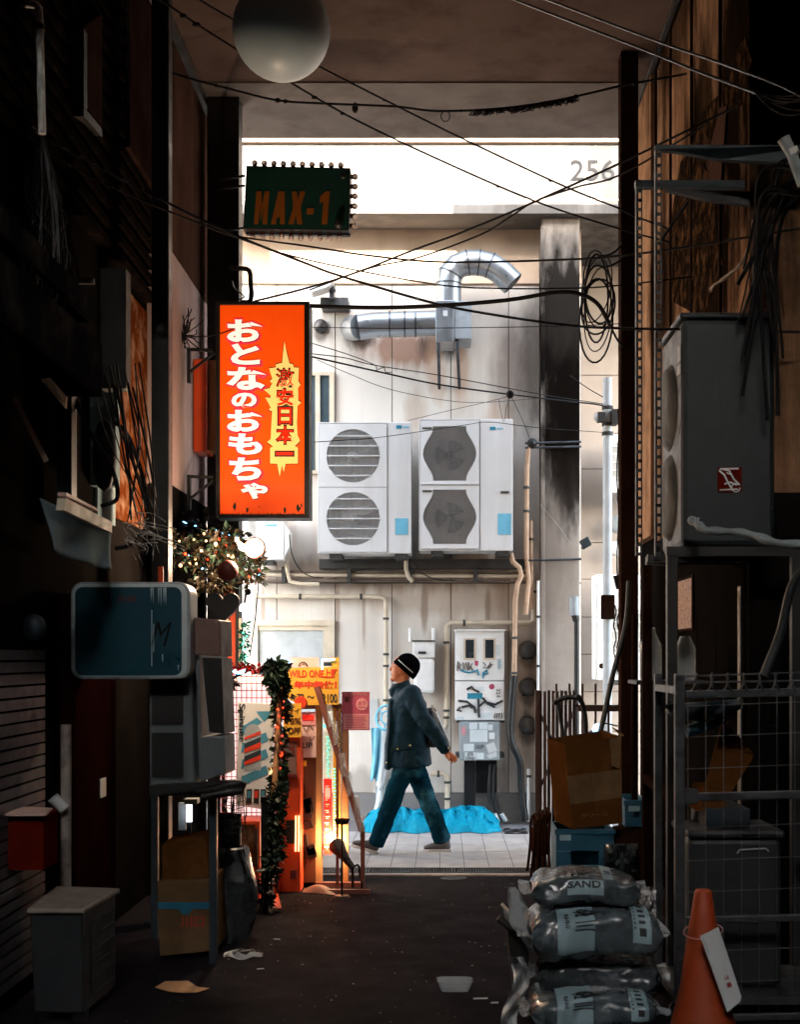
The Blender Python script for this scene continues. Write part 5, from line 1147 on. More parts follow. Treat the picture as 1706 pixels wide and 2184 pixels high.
b = MB(); b.grid(lambda s, q: P(498 + 16 * s + 5 * q, 1660 + 70 * q, 9.4 + .02 * math.sin(9 * s + 7 * q)), 8, 12, smooth=False); solo(b, 'plastic_wrap', M['clearplastic'], 'crinkled clear plastic wrap in front of the Spinner pack', 'plastic')
# orange cabinets
def orange_box(x0, y0, x1, y1, d, dep, label, m='orangepaint', grp='orange shop cabinets', extra=None):
    u0, v0 = z4(x0, y0); u1, v1 = z4(x1, y1); t = T('display_cabinet', label, 'cabinet', (X((u0+u1)/2, d), d, 0), grp)
    MB().box(X(u0, d), X(u1, d), d, d + dep, 0 if v1 > 1850 else Z(v1, d), Z(v0, d)).build('carcass', M[m], t, bevel=.006)
    if extra: extra(t)
    return t
def exA(t):
    b = MB(); u0, v0 = z4(375, 1410); u1, v1 = z4(505, 1740); b.pb(u0, v0, u1, v1, 9.285, .012); b.build('door', M['orangewall'], t)
    b = MB(); u0, v0 = z4(505, 1440); b.pb(u0, v0, u0 + 5, v1, 9.28, .018); b.build('gap_strip', M['black'], t)
orange_box(352, 1382, 545, 1990, 9.3, .35, 'orange cabinet at the foot of the wire grid panel', extra=exA)
def exB(t):
    for (x0, y0, x1, y1, m) in ((680, 760, 830, 1010, 'pinksoft'), (735, 770, 815, 870, 'reddark'), (700, 1065, 770, 1165, 'steelblue')):
        u0, v0 = z4(x0, y0); u1, v1 = z4(x1, y1); MB().pb(u0, v0, u1, v1, 9.69 - .006 * (m == 'reddark'), .008).build('picture', M[m], t)
    u0, v0 = z4(680, 1015); MB().pb(u0, v0, u0 + 42, v0 + 6, 9.66, .05).build('shelf', M['reddark'], t)
    for x in (826, 850): u0, v0 = z4(x, 1340); MB().tube([P(u0, v0, 9.66), P(u0 - 1, v0 + 76, 9.66)], .006, 6).build('light_tube', M['ledwarm'], t)
    u0, v0 = z4(750, 1375); MB().pb(u0, v0, u0 + 20, v0 + 50, 9.68, .02).build('screen', M['black'], t)
    u0, v0 = z4(780, 1770); MB().pb(u0, v0, u0 + 14, v0 + 18, 9.68, .02).build('label_plate', M['reddark'], t)
orange_box(645, 720, 862, 1890, 9.7, .3, 'tall orange display cabinet with pictures and two warm light tubes', extra=exB)
solo(MB().prism([Vector((X(560, 9.0), 9.0, .004)), Vector((X(598, 9.0), 9.05, .004)), Vector((X(590, 9.8), 9.8, .004)), Vector((X(560, 9.8), 9.8, .004))], (0, 0, .004)), 'floor_mat', M['orangepaint'], 'orange mat on the ground beside the garland post', 'mat')
b = MB(); u0, v0 = z4(862, 880); u1, v1 = z4(980, 1745); t = T('display_board', 'dark brown merchandise board between the orange cabinet and the wooden frame', 'board', (X(656, 9.9), 9.9, 0))
MB().box(X(u0, 9.9), X(u1, 9.9), 9.9, 9.95, 0, Z(v0, 9.9)).build('board', M['brownpanel'], t)
b = MB(); rdd = random.Random(2)
for k in range(7): x, y = rdd.uniform(880, 950), rdd.uniform(1080, 1650); u, v = z4(x, y); b.obox(P(u, v, 9.88), (.03, 0, .01), (0, .015, 0), (-.01, 0, rdd.uniform(.02, .07)))
b.build('merchandise', M['black'], t); u, v = z4(895, 930); MB().pb(u - 4, v - 6, u + 4, v + 6, 9.885, .01).build('tag', M['yellow'], t); u, v = z4(900, 1640); MB().pb(u - 8, v - 12, u + 8, v + 10, 9.885, .01).build('merchandise', M['leafgold'], t)
# garland post
t = T('garland_post', 'dark post wrapped from top to bottom in green leafy garland', 'garland post', (X(570, 8.95), 8.95, 0))
pp = [P(588, 1760, 8.95), P(597, 1640, 9.1), P(600, 1470, 9.2), P(590, 1425, 9.25)]
MB().box(X(556, 8.95), X(580, 8.95), 8.95, 9.05, 0, Z(1700, 8.95)).build('base_post', M['black'], t); MB().tube([P(584, 1700, 9.0), P(599, 1450, 9.2)], .02, 8).build('stake', M['wood'], t)
b = MB(); leaves(b, [P(584, 1428, 9.2), P(592, 1455, 9.2), P(602, 1500, 9.2)], .07, 300, .055, rd); leaves(b, pp, .04, 620, .055, rd); leaves(b, [P(588, 1690, 9.0), P(588, 1790, 8.95), P(580, 1850, 8.92)], .06, 340, .055, rd); b.build('foliage', M['leafdark'], t)
b = MB(); leaves(b, [P(575, 1840, 8.93), P(568, 1940, 8.93)], .05, 120, .06, rd); b.build('foliage', M['black'], t)
b = MB(); leaves(b, pp, .05, 260, .05, rd); b.build('leaf_tips', M['leaf'], t)
dots([P(604, 1500, 9.1), P(597, 1545, 9.1), P(590, 1640, 9.1)], .008, rd, 14, .035).build('fairy_lights', M['ledred'], t)
MB().prism([P(576, 1640 - 5, 9.05), P(578, 1643, 9.05), P(572, 1650, 9.05), P(576, 1652, 9.05), P(580, 1646, 9.05)], (0, .01, 0)).build('star', M['ledwarm'], t)
b = MB(); leaves(b, [P(586, 1415, 9.2), P(585, 1440, 9.2)], .03, 30, .12, rd); b.build('top_sprig', M['leafdark'], t)
# yellow hand-lettered signs
dy = 9.78
t = T('hand_lettered_sign', 'yellow hand-lettered sign reading WILD ONE in red', 'sign', P(667, 1502, dy))
MB().prism([P(613, 1424, dy), P(722, 1422, dy), P(722, 1502, dy), P(640, 1504, dy), P(613, 1490, dy)], (0, .02, 0)).build('board', M['yellow'], t)
b = MB(); b.text('WILD ONE上野', P(668, 1436, dy - .004), (1, 0, 0), (0, 0, 1), .1, bold=.03, fit=(104/F*dy, 20/F*dy)); b.build('lettering', M['letterred'], t); b = MB(); b.text('年中無休！', P(672, 1460, dy - .004), (1, 0, 0), (0, 0, 1), .1, bold=.05, fit=(92/F*dy, 17/F*dy)); b.build('lettering', M['letterred'], t)
b = MB(); b.text('R:7R 〜', P(645, 1487, dy - .004), (1, 0, 0), (0, 0, 1), .1, bold=.02, fit=(50/F*dy, 15/F*dy)); b.build('lettering', M['ink'], t); b = MB(); b.text('2100', P(703, 1489, dy - .004), (1, 0, 0), (0, 0, 1), .1, bold=.02, fit=(32/F*dy, 19/F*dy)); b.build('lettering', M['ink'], t)
MB().lathe(P(641, 1498, dy - .02), [(.04, 0), (.045, .008)], 16, 'y').build('rosette', M['letterred'], t)
MB().pb(619, 1402, 680, 1423, dy + .01, .02).build('top_card', M['cardpink'], t); MB().pb(706, 1402, 723, 1422, dy + .012, .02).build('top_card', M['yellow'], t)
b = MB(); 
for k in range(8): b.ball(P(687 + 3.6 * k, 1407 - (k % 2), dy - .01), .007, 6)
for k in range(5): b.ball(P(687, 1410 + 4 * k, dy - .01), .007, 6)
b.ball(P(616, 1410, dy - .01), .013, 8); b.ball(P(619, 1417, dy - .01), .009, 8); b.build('fairy_lights', M['ledblue'], t)
MB().pb(690, 1412, 706, 1420, dy, .03).build('clip', M['black'], t)
MB().tube([P(636 + 9 * math.cos(a) + 10, 1421 - 9 * math.sin(a), dy - .005) for a in [math.pi * i / 10 for i in range(11)]], .004, 5).build('hanging_wire', M['cable'], t)
for u in (628, 716): MB().box(X(u, dy + .03), X(u, dy + .03) + .02, dy + .035, dy + .055, 0, Z(1425, dy)).build('leg', M['redwood'], t)
t = T('hand_lettered_sign', 'narrow yellow sign lettered 10% OFF below the WILD ONE sign', 'sign', P(625, 1572, 9.66))
MB().pb(604, 1500, 642, 1572, 9.66, .02).build('board', M['yellow'], t)
b = MB(); b.text('オイ', P(627, 1516, 9.655), (1, 0, 0), (0, 0, 1), .1, bold=.02, fit=(22/F*9.66, 12/F*9.66)); b.build('lettering', M['brownpanel'], t); b = MB(); b.text('10%', P(626, 1537, 9.655), (1, 0, 0), (0, 0, 1), .1, bold=.03, fit=(30/F*9.66, 14/F*9.66)); b.build('lettering', M['brownpanel'], t); b = MB(); b.text('OFF', P(627, 1558, 9.655), (1, 0, 0), (0, 0, 1), .1, bold=.03, fit=(26/F*9.66, 14/F*9.66)); b.build('lettering', M['brownpanel'], t)
t = T('card_sign', 'pinkish card lettered LIP below a red heart card', 'sign', P(657, 1615, 9.84))
MB().pb(642, 1540, 674, 1615, 9.84, .02).build('card', M['cardpink'], t); MB().text('LIP', P(655, 1589, 9.835), (1, 0, 0), (0, 0, 1), .1, bold=.01, fit=(22/F*9.84, 12/F*9.84)).build('lettering', M['ink'], t)
MB().pb(643, 1518, 673, 1546, 9.83, .02).build('heart_card', M['pinkpale'], t); MB().pb(645, 1524, 669, 1536, 9.825, .004).build('heart_print', M['redlit'], t)
b = MB(); b.tube(spline([P(646, 1548, 9.83), P(652, 1558, 9.83), P(660, 1548, 9.83), P(668, 1556, 9.83)], 4), .003, 5); b.tube(spline([P(660, 1572, 9.83), P(664, 1580, 9.83), P(670, 1570, 9.83)], 4), .0025, 5); b.build('scrawl', M['ink'], t)
# wooden frame with leaflet rack
t = T('wooden_frame', 'freestanding wooden frame with red and yellow light strips', 'frame', (X(710, 9.95), 9.95, 0))
for u0, u1 in ((672, 687), (728, 743)): MB().box(X(u0, 9.95), X(u1, 9.95), 9.95, 10.0, 0, Z(1503, 9.95)).build('post', M['wood'], t, bevel=.004)
MB().box(X(687.5, 9.95), X(727.5, 9.95), 9.955, 9.995, Z(1812, 9.95), Z(1800, 9.95)).build('rail', M['wood'], t); MB().box(X(640, 9.95), X(672, 9.95), 9.955, 9.99, Z(1512, 9.95), Z(1500, 9.95)).build('rail', M['redwood'], t); MB().box(X(687.5, 9.95), X(727.5, 9.95), 9.955, 9.995, Z(1516, 9.95), Z(1500, 9.95)).build('rail', M['redwood'], t)
MB().box(X(645, 9.95), X(778, 9.95), 9.90, 9.949, 0, .035).build('foot_beam', M['redwood'], t)
MB().pb(690, 1560, 707, 1660, 9.93, .02).build('banner', M['sticker'], t); MB().pb(690, 1661, 707, 1822, 9.93, .02).build('banner', M['redlit'], t)
b = MB(); rdd = random.Random(9)
for k in range(11): v = 1675 + 13 * k; b.pb(692 + rdd.uniform(0, 3), v, 700 + rdd.uniform(0, 4), v + 2.2, 9.926, .003); b.pb(693 + rdd.uniform(0, 4), v + 4, 697 + rdd.uniform(0, 4), v + 6, 9.926, .003)
b.pb(693, 1680, 704, 1700, 9.925, .003); b.build('lettering', M['paper'], t)
MB().pb(710, 1510, 726, 1790, 9.94, .02).build('yellow_strip', M['yellow'], t)
b = MB()
for k in range(24): b.ball(P(713 + (k % 2), 1640 + 6.6 * k, 9.93), .007, 6)
for k in range(12): b.ball(P(698 + 2 * (k % 2), 1572 + 7.5 * k, 9.92), .007, 6)
b.ball(P(692, 1548, 9.92), .013, 8); b.build('fairy_lights', M['ledgreen'], t)
b = MB()
for k in range(8): b.ball(P(718, 1625 + 20 * k, 9.93), .007, 6)
b.build('fairy_lights', M['ledred'], t)
b = MB()
for k in range(26): 
    v = 1515 + 4.4 * k; b.tube([P(727 + 3 * math.sin(k*2), v, 9.93), P(727 - 3 * math.sin(k*2), v + 4.4, 9.93)], .004, 5)
b.build('chain', M['cable'], t)
t = T('leaflet_rack', 'leaning red-brown rack with clear acrylic leaflet pockets seen edge-on', 'rack', (X(745, 9.7), 9.7, 0))
b = MB(); b.bar(P(676, 1465, 9.75), P(772, 1772, 9.7), .035, .04); b.box(X(769, 9.7), X(778, 9.7), 9.68, 9.72, 0, Z(1772, 9.7)); b.build('spine', M['redwood'], t); MB().box(X(700, 9.7), X(790, 9.7), 9.62, 9.66, 0, .03).build('foot', M['redwood'], t)
for u0, v0 in ((695, 1502), (706, 1540), (722, 1608), (735, 1650), (752, 1700), (762, 1745)): MB().prism([P(u0, v0, 9.68), P(u0 + 12, v0 - 2, 9.68), P(u0 + 15, v0 + 45, 9.68), P(u0 + 6, v0 + 50, 9.68)], (0, .12, 0)).build('pocket', M['acrylic'], t)
t = T('clip_lamp', 'black clip lamp on the ground shining up onto the wooden frame', 'lamp', (X(735, 9.75), 9.75, 0))
lc = P(724, 1812, 9.75); ld = (P(712, 1795, 9.85) - lc).normalized()
b = MB(); b.tube([P(752, 1850, 9.72), P(738, 1832, 9.74), lc, lc + ld * .06], [.022, .028, .05, .062], 14); b.build('shade', M['black'], t); b = MB(); b.ball(lc + ld * .07, .048, 12); b.build('bulb', M['lamphot'], t); MB().tube(spline([P(752, 1850, 9.72), P(764, 1845, 9.7), P(768, 1870, 9.7), P(772, 1885, 9.68), Vector((X(770, 9.7), 9.68, .01))], 5), .008, 6).build('flex', M['cable'], t)
b = MB(); b.tube([(X(752, 9.72), 9.72, 0), P(752, 1850, 9.72)], .012, 6); b.build('stand', M['black'], t)
bulb_light(t, lc + ld * .15, 5, (1, .62, .32), .04)
t = T('ashtray_stand', 'small dark dish on a thin stand beside the leaflet rack', 'stand', (X(729, 9.5), 9.5, 0))
MB().lathe((X(729, 9.5), 9.5, Z(1757, 9.5)), [(13/F*9.5, 0), (17/F*9.5, .035), (15/F*9.5, .033)], 16).build('dish', M['rust'], t); MB().tube([(X(729, 9.5), 9.5, 0), P(729, 1757, 9.5)], .008, 8).build('stem', M['black'], t); MB().lathe((X(729, 9.5), 9.5, 0), [(.06, 0), (.05, .012)], 14).build('foot', M['black'], t)
b = MB(); b.grid(lambda s, q: Vector((X(645, 9.7) + .24 * s, 9.66 + .16 * q - .1 * s, .006 + .05 * math.sin(math.pi * s) * math.sin(math.pi * q))), 12, 8); solo(b, 'cloth_bundle', M['pinksoft'], 'greyish cloth lump lying on the ground behind the frame foot', 'cloth')
t = T('poster', 'pink poster with white print hung beside the wooden frame', 'poster', P(758, 1557, 9.93)); MB().pb(729, 1475, 788, 1557, 9.93, .006).build('sheet', M['pinkposter'], t); MB().pb(732, 1522, 786, 1555, 9.926, .003).build('text_block', M['pinkpale'], t)
MB().text('NEW STAFF WANTED', P(758, 1480, 9.926), (1, 0, 0), (0, 0, 1), .1, bold=.01, fit=(52/F*9.93, 6.5/F*9.93)).build('lettering', M['pinkpale'], t)
b = MB(); b.lathe(P(772, 1502, 9.927), [(13/F*9.93, 0), (12/F*9.93, -.002)], 24, 'y'); b.build('emblem', M['pinkpale'], t); b = MB(); b.text('女子', P(772, 1499, 9.923), (1, 0, 0), (0, 0, 1), .1, bold=.02, fit=(18/F*9.93, 9/F*9.93)); b.pb(764, 1507, 780, 1509, 9.923, .002); b.build('lettering', M['pinkposter'], t)
MB().pb(735, 1486, 744, 1497, 9.926, .003).build('photo', M['reddark'], t)
b = MB(); rdd = random.Random(1)
for k in range(8): b.pb(735 + rdd.uniform(0, 4), 1526 + 3.5 * k, 775 + rdd.uniform(0, 9), 1527.3 + 3.5 * k, 9.923, .002)
b.build('text_block', M['pinkposter'], t)

# ------------------------------------------------------------------ right side
t = T('slotted_bracket', 'slotted steel angle frame with two dark horizontal arms on the brown wall', 'bracket', (1.4, 7.0, Z(1180, 7.0)))
b = MB(); b.prism([P(1398, 309, 7.0), P(1760, 309, 6.9), P(1760, 350, 6.9), P(1540, 340, 7.0), P(1440, 322, 7.0), P(1398, 318, 7.0)], (0, .04, 0)); b.build('arm', M['steelblue'], t)
b = MB(); b.prism([P(1356, 384, 7.3), P(1700, 384, 7.3), P(1700, 400, 7.3), P(1356, 398, 7.3)], (0, .05, 0)); b.build('arm', M['steelblue'], t); b = MB(); b.prism([P(1420, 404, 7.2), P(1700, 410, 7.2), P(1700, 450, 7.2), P(1500, 424, 7.2)], (0, .04, 0)); b.build('arm', M['black'], t)
def slotted(u, v0, v1, d):
    b = MB(); w = .034; x = X(u, d); z = Z(v1, d); zz = Z(v0, d); b.box(x, x + .007, d, d + .004, z, zz).box(x + w - .007, x + w, d, d + .004, z, zz).box(x, x + .004, d + .004, d + .034, z, zz)
    k = z
    while k < zz: b.box(x + .007, x + w - .007, d, d + .004, k, k + .018); k += .05
    return b
slotted(1398, 311, 1185, 7.0).build('slotted_post', M['black'], t); slotted(1357, 386, 1185, 7.3).build('slotted_post', M['black'], t)
MB().bar(P(1468, 430, 7.1), P(1405, 520, 7.02), .012, .012).build('brace', M['steel'], t)
b = MB(); b.box(1.08, 1.66, 7.05, 7.09, Z(1196, 7.0), Z(1180, 7.0)); b.build('arm', M['black'], t)
# big condenser on the right
dr_ = 6.9; xl, xr = X(1455, dr_), X(1655, dr_); zt2, zb2 = Z(667, dr_), Z(1165, dr_)
t = T('condenser_unit', 'tall dark grey condenser with a red sticker, mounted high on the right', 'air conditioner', ((xl + xr) / 2, dr_ + .3, zb2))
MB().box(xl, xr, dr_, dr_ + .62, zb2, zt2 - .03).build('casing', M['acgrey'], t, bevel=.03); MB().box(xl - .012, xr + .01, dr_ - .012, dr_ + .63, zt2 - .029, zt2).build('top', M['acgrey'], t, bevel=.008)
b = MB(); b.box(xl + .19, xl + .193, dr_ - .003, dr_ + .002, zb2 + .2, zt2 - .04); b.box(xl + .005, xr - .005, dr_ - .003, dr_ + .002, zb2 + .185, zb2 + .19); b.build('panel_seam', M['black'], t)
for zc in (zt2 - .42, zt2 - .9): 
    MB().lathe((xl - .035, dr_ + .36, zc), [(.10, -.002), (.2, .005), (.23, .034)], 28, 'x').build('fan_guard', M['acdark'], t)
MB().pb(1531, 996, 1583, 1050, dr_ - .004, .003).build('sticker', M['red'], t)
b = MB(); dd_ = dr_ - .007
for pts in ([(1534, 1003), (1545, 1012), (1552, 1026), (1562, 1044)], [(1540, 1000), (1556, 1004), (1566, 1022), (1578, 1034)], [(1546, 1032), (1558, 1028), (1572, 1034)], [(1550, 1008), (1562, 1012)], [(1536, 1045), (1574, 1043)], [(1536, 1000), (1576, 999)]): b.tube([P(u, v, dd_) for u, v in pts], .0045, 6)
b.tube([P(1570 + 9 * math.cos(a), 1040 + 9 * math.sin(a), dd_) for a in [i * .5 for i in range(12)]], .003, 5); b.build('scrawl', M['sticker'], t)
for v0, v1 in ((880 - 120, 795), (800, 822)): MB().box(xl - .004, xl - .001, dr_ + .03, dr_ + .12, Z(v1 - 20, 7), Z(v0 - 20, 7)).build('label_plate', M['paper'], t)
MB().box(xl - .003, xl - .001, dr_ + .05, dr_ + .09, Z(930, 7), Z(905, 7)).build('slot', M['black'], t)
t = T('condenser_stand', 'dark steel stand carrying the tall grey condenser on the right', 'stand', (1.4, 7, 0))
for u, d in ((1372, 7.55), (1424, 6.88)): MB().box(X(u, d), X(u, d) + .05, d, d + .05, 0, zb2 - .05).build('leg', M['rust' if u == 1372 else 'black'], t)
for u, d in ((1690, 6.88), (1640, 7.55)): MB().box(X(u, d), X(u, d) + .05, d, d + .05, 0, zb2 - .05).build('leg', M['black'], t)
for y_ in (6.88, 7.55): MB().box(xl - .08, 2.0, y_, y_ + .05, zb2 - .049, zb2 - .002).build('beam', M['black'], t)
MB().bar(P(1382, 1660, 7.55), P(1436, 1700, 6.9), .05, .05).build('beam', M['rust'], t); MB().bar(P(1385, 1900, 7.55), P(1436, 1960, 6.9), .03, .04).build('beam', M['rust'], t)
t = T('hose', 'pale flexible hose curving out from beneath the tall condenser on the right', 'hose', P(1580, 1150, 6.6)); MB().tube(spline([P(1474, 1108, 6.75), P(1488, 1118, 6.7), P(1510, 1131, 6.65), P(1560, 1134, 6.6), P(1610, 1142, 6.5), P(1660, 1158, 6.4), P(1740, 1163, 6.3)], 6), [.02 + .004 * math.sin(i) for i in range(37)], 10).build('run', M['hose'], t); MB().tube([P(1484, 1122, 6.69), P(1490, 1104, 6.7)], .008, 6).build('tie', M['hose'], t)
solo(MB().tube(spline([P(1730, 1200, 6.2), P(1690, 1250, 6.25), P(1665, 1350, 6.3), P(1630, 1440, 6.3)], 6), .022, 10), 'hose', M['bin'], 'dark grey hose sweeping down behind the wire cage', 'hose')
b = MB(); rdd = random.Random(31)
for k in range(16): s0 = P(1720, rdd.uniform(300, 420), 6.5); e = P(rdd.uniform(1560, 1680), rdd.uniform(560, 900), 6.8); b.tube(spline([s0, P(rdd.uniform(1610, 1660), rdd.uniform(380, 520), 6.7), e], 7), rdd.uniform(.004, .012), 5)
for k in range(6): b.tube(sag(P(1613, 198, 6.9), P(1720, rdd.uniform(190, 250), 6.6), rdd.uniform(.01, .06)), .005, 5)
solo(b, 'cable_bundle', M['cable'], 'thick dark cable bundle hanging at the top right edge', 'cable')
solo(MB().tube(spline([P(1608, 470, 6.8), P(1600, 520, 6.8), P(1582, 560, 6.8), P(1550, 590, 6.8), P(1520, 612, 6.8), P(1516, 622, 6.8)], 5), .009, 8), 'copper_tube', M['tape'], 'thin coppery tube bending above the tall condenser on the right', 'pipe')
t = T('wall_pipe', 'white pipe joint at the top right edge below the cable bundle', 'pipe', P(1690, 380, 6.4)); MB().tube([P(1672, 295, 6.4), P(1690, 330, 6.4), P(1712, 395, 6.4)], [.03, .025, .022], 10).build('run', M['boxgrey'], t); MB().tube([P(1688, 318, 6.4), P(1694, 330, 6.4)], .03, 10).build('band', M['white'], t)
MB().pb(1628, -40, 1662, 312, 7.35, .2).build('temp', M['steelblue']); o = COL.objects['temp']; o.name = 'wall_conduit'; tag(o, 'square blue-grey conduit rising on the right wall behind the slotted bracket', 'conduit')
def wbox(mb, d0, d1, v0, v1, dm, dep): return mb.box(1.64 - dep, 1.645, d0, d1, Z(v1, dm), Z(v0, dm))
w = wbox(MB(), 8.75, 9.3, 1230, 1345, 9.0, .01).build('window', M['rust'], ri); mat('amber', '#8a5a1e', .3, var=.4, scale=30, bump=.8, bscale=40); wbox(MB(), 8.78, 9.27, 1236, 1340, 9.0, .014).build('pane', M['amber'], w)
# roll cage
dk = 6.25
t = T('roll_cage', 'galvanised wire roll cage filled with bins and rubbish at the right', 'cage trolley', (X(1600, dk), dk, 0))
MB().box(X(1441, dk), X(1462, dk), dk, dk + .045, .08, Z(1437, dk)).build('post', M['steel'], t, bevel=.005); MB().box(1.95, 1.99, dk, dk + .045, .08, Z(1437, dk)).build('post', M['steel'], t)
def railz(v0, v1): MB().prism([P(1463, v0, dk), P(1463, v1, dk), P(1760, v1 - 7, dk), P(1760, v0 - 7, dk)], (0, .03, 0)).build('rail', M['steel'], t, bevel=.003)
railz(1473, 1490); railz(1692, 1709); railz(1956, 1970); railz(2166, 2180)
b = MB()
for k in range(8): u = 1468 + 38 * k; b.tube([P(u, 1475, dk + .035), P(u, 2165, dk + .035)], .002, 5)
for v in (1506, 1572, 1640, 1766, 1836, 1903, 2030, 2098): b.tube([P(1462, v, dk + .03), P(1760, v - 12, dk + .03)], .002, 5)
b.build('wire_mesh', M['cagewire'], t)
b = MB(); pts = []
for k in range(8 * 12 + 1):
    a = 2 * math.pi * k / 12; pts.append(P(1468 + 34 * k / 12, 1456 + 20 * math.cos(a), dk + .03) + Vector((.028 * math.sin(a), .05 * math.sin(a), 0)))
b.tube(pts, .0045, 6); b.tube([P(1462, 1455, dk), P(1760, 1451, dk)], .005, 6); b.tube([P(1462, 1442, dk + .06), P(1760, 1432, dk + .06)], .0045, 6); b.build('coil', M['steel'], t)
b = MB(); b.box(X(1443, dk), X(1460, dk), dk + .046, dk + .62, Z(1480, dk), Z(1465, dk)).box(X(1443, dk), X(1460, dk), dk + .62, dk + .66, .08, Z(1440, dk)).box(X(1443, dk), 1.99, dk, dk + .66, .08, .115); b.build('frame', M['steel'], t)
for x, y in ((X(1452, dk), dk + .05), (1.92, dk + .05), (X(1452, dk), dk + .6), (1.92, dk + .6)): MB().tube([(x, y - .015, .045), (x, y + .015, .045)], .045, 14).build('wheel', M['black'], t)
MB().prism([P(1462, 1680, dk - .02), P(1490, 1684, dk - .02), P(1490, 1712, dk - .02), P(1462, 1716, dk - .02)], (0, .02, 0)).build('latch', M['steel'], t)
b = MB(); xb0, xb1 = X(1465, 6.45), X(1665, 6.45); b.box(xb0, xb1, 6.42, 6.82, .12, Z(1785, 6.45)); t = T('storage_bin', 'large grey plastic bin with a moulded handle inside the roll cage', 'bin', (1.33, 6.6, .12)); b.build('body', M['bindark'], t, bevel=.03); MB().box(xb0 - .01, xb1 + .01, 6.4, 6.84, Z(1785, 6.45), Z(1768, 6.45)).build('lid', M['bindark'], t, bevel=.015)
MB().tube([P(1573, 1820, 6.41), P(1578, 1812, 6.41), P(1634, 1809, 6.41), P(1640, 1815, 6.41)], .004, 6).build('handle', M['boxgrey'], t)
b = MB(); b.prism([P(1500, 1690, 6.6), P(1545, 1530, 6.6), P(1610, 1610, 6.6), P(1560, 1690, 6.6)], (0, .02, 0)); b.prism([P(1488, 1730, 6.55), P(1545, 1725, 6.55), P(1560, 1680, 6.55), P(1505, 1680, 6.55)], (0, .3, 0)); solo(b, 'cardboard_sheet', M['cardboard'], 'bent pale cardboard flap propped inside the roll cage', 'cardboard')
b = MB(); b.grid(lambda s, q: P(1420 + 165 * s, 1490 + 42 * q * math.sin(math.pi * (.15 + .7 * s)) + 12 * (1 - s), 6.5 - .12 * s + .03 * math.sin(9 * s + 3 * q)), 16, 8); solo(b, 'plastic_sheet', M['steelblue'], 'grey-blue plastic sheet lying at the top inside the roll cage', 'plastic sheet', solid=.004)
b = MB(); b.tube([P(1462, 1562, 6.5), P(1520, 1540, 6.5), P(1548, 1520, 6.5)], [.03, .035, .03], 10); solo(b, 'umbrella', M['crate'], 'folded blue umbrella lying under the plastic sheet in the roll cage', 'umbrella')
b = MB(); b.box(X(1490, 6.7), X(1580, 6.7), 6.5, 6.9, Z(1765, 6.6), Z(1720, 6.6)); solo(b, 'carton', M['steelblue'], 'dark blue-grey carton resting on the grey bin in the roll cage', 'carton')
# traffic cone
t = T('traffic_cone', 'orange traffic cone with a white laminated tag in front of the roll cage', 'traffic cone', (X(1512, 5.75), 5.75, 0))
xc = X(1500, 5.75)
b = MB(); b.lathe((xc, 5.75, 0), [(.165, .035), (.155, .05), (.098, .28), (.066, .5), (.036, .685), (.03, .695), (.02, .694)], 36); b.build('body', M['conered'], t)
b = MB(); b.prism([(xc - .19, 5.56, .004), (xc + .19, 5.56, .004), (xc + .19, 5.94, .004), (xc - .19, 5.94, .004)], (0, 0, .034)); b.build('base', M['black'], t, bevel=.01)
zt3 = Z(1990, 5.7); MB().tube([(xc + .082 * math.cos(a), 5.75 + .082 * math.sin(a), zt3 + .02 * math.sin(a + .6)) for a in [2*math.pi*i/24 for i in range(25)]], .002, 5, caps=False).build('wire_ring', M['pinkpale'], t)
tg = T('tag', 'white laminated tag with red handwriting hanging from the traffic cone', 'tag', P(1535, 2158, 5.6))
q_ = [P(1494, 1996, 5.6), P(1533, 1977, 5.58), P(1582, 2125, 5.6), P(1579, 2136, 5.6), P(1552, 2158, 5.6)]
MB().prism(q_, (0, .004, 0)).build('sheet', M['paper'], tg)
b = MB(); b.prism([P(1496, 1996, 5.597), P(1514, 1986, 5.597), P(1518, 2008, 5.597), P(1513, 2040, 5.597)], (0, .002, 0)); b.build('tape', M['greywhite'], tg)
b = MB(); dv = Vector((X(1562, 5.6) - X(1536, 5.6), 0, Z(2110, 5.6) - Z(2030, 5.6))).normalized(); rt_ = Vector((-dv.z, 0, dv.x))
for k, ch in enumerate('ロヤヤソは圖'): b.text(ch, P(1530 + 5.2 * k, 2020 + 16 * k, 5.592), rt_, -dv, .022, bold=.01)
b.build('lettering', M['letterdarkred'], tg)
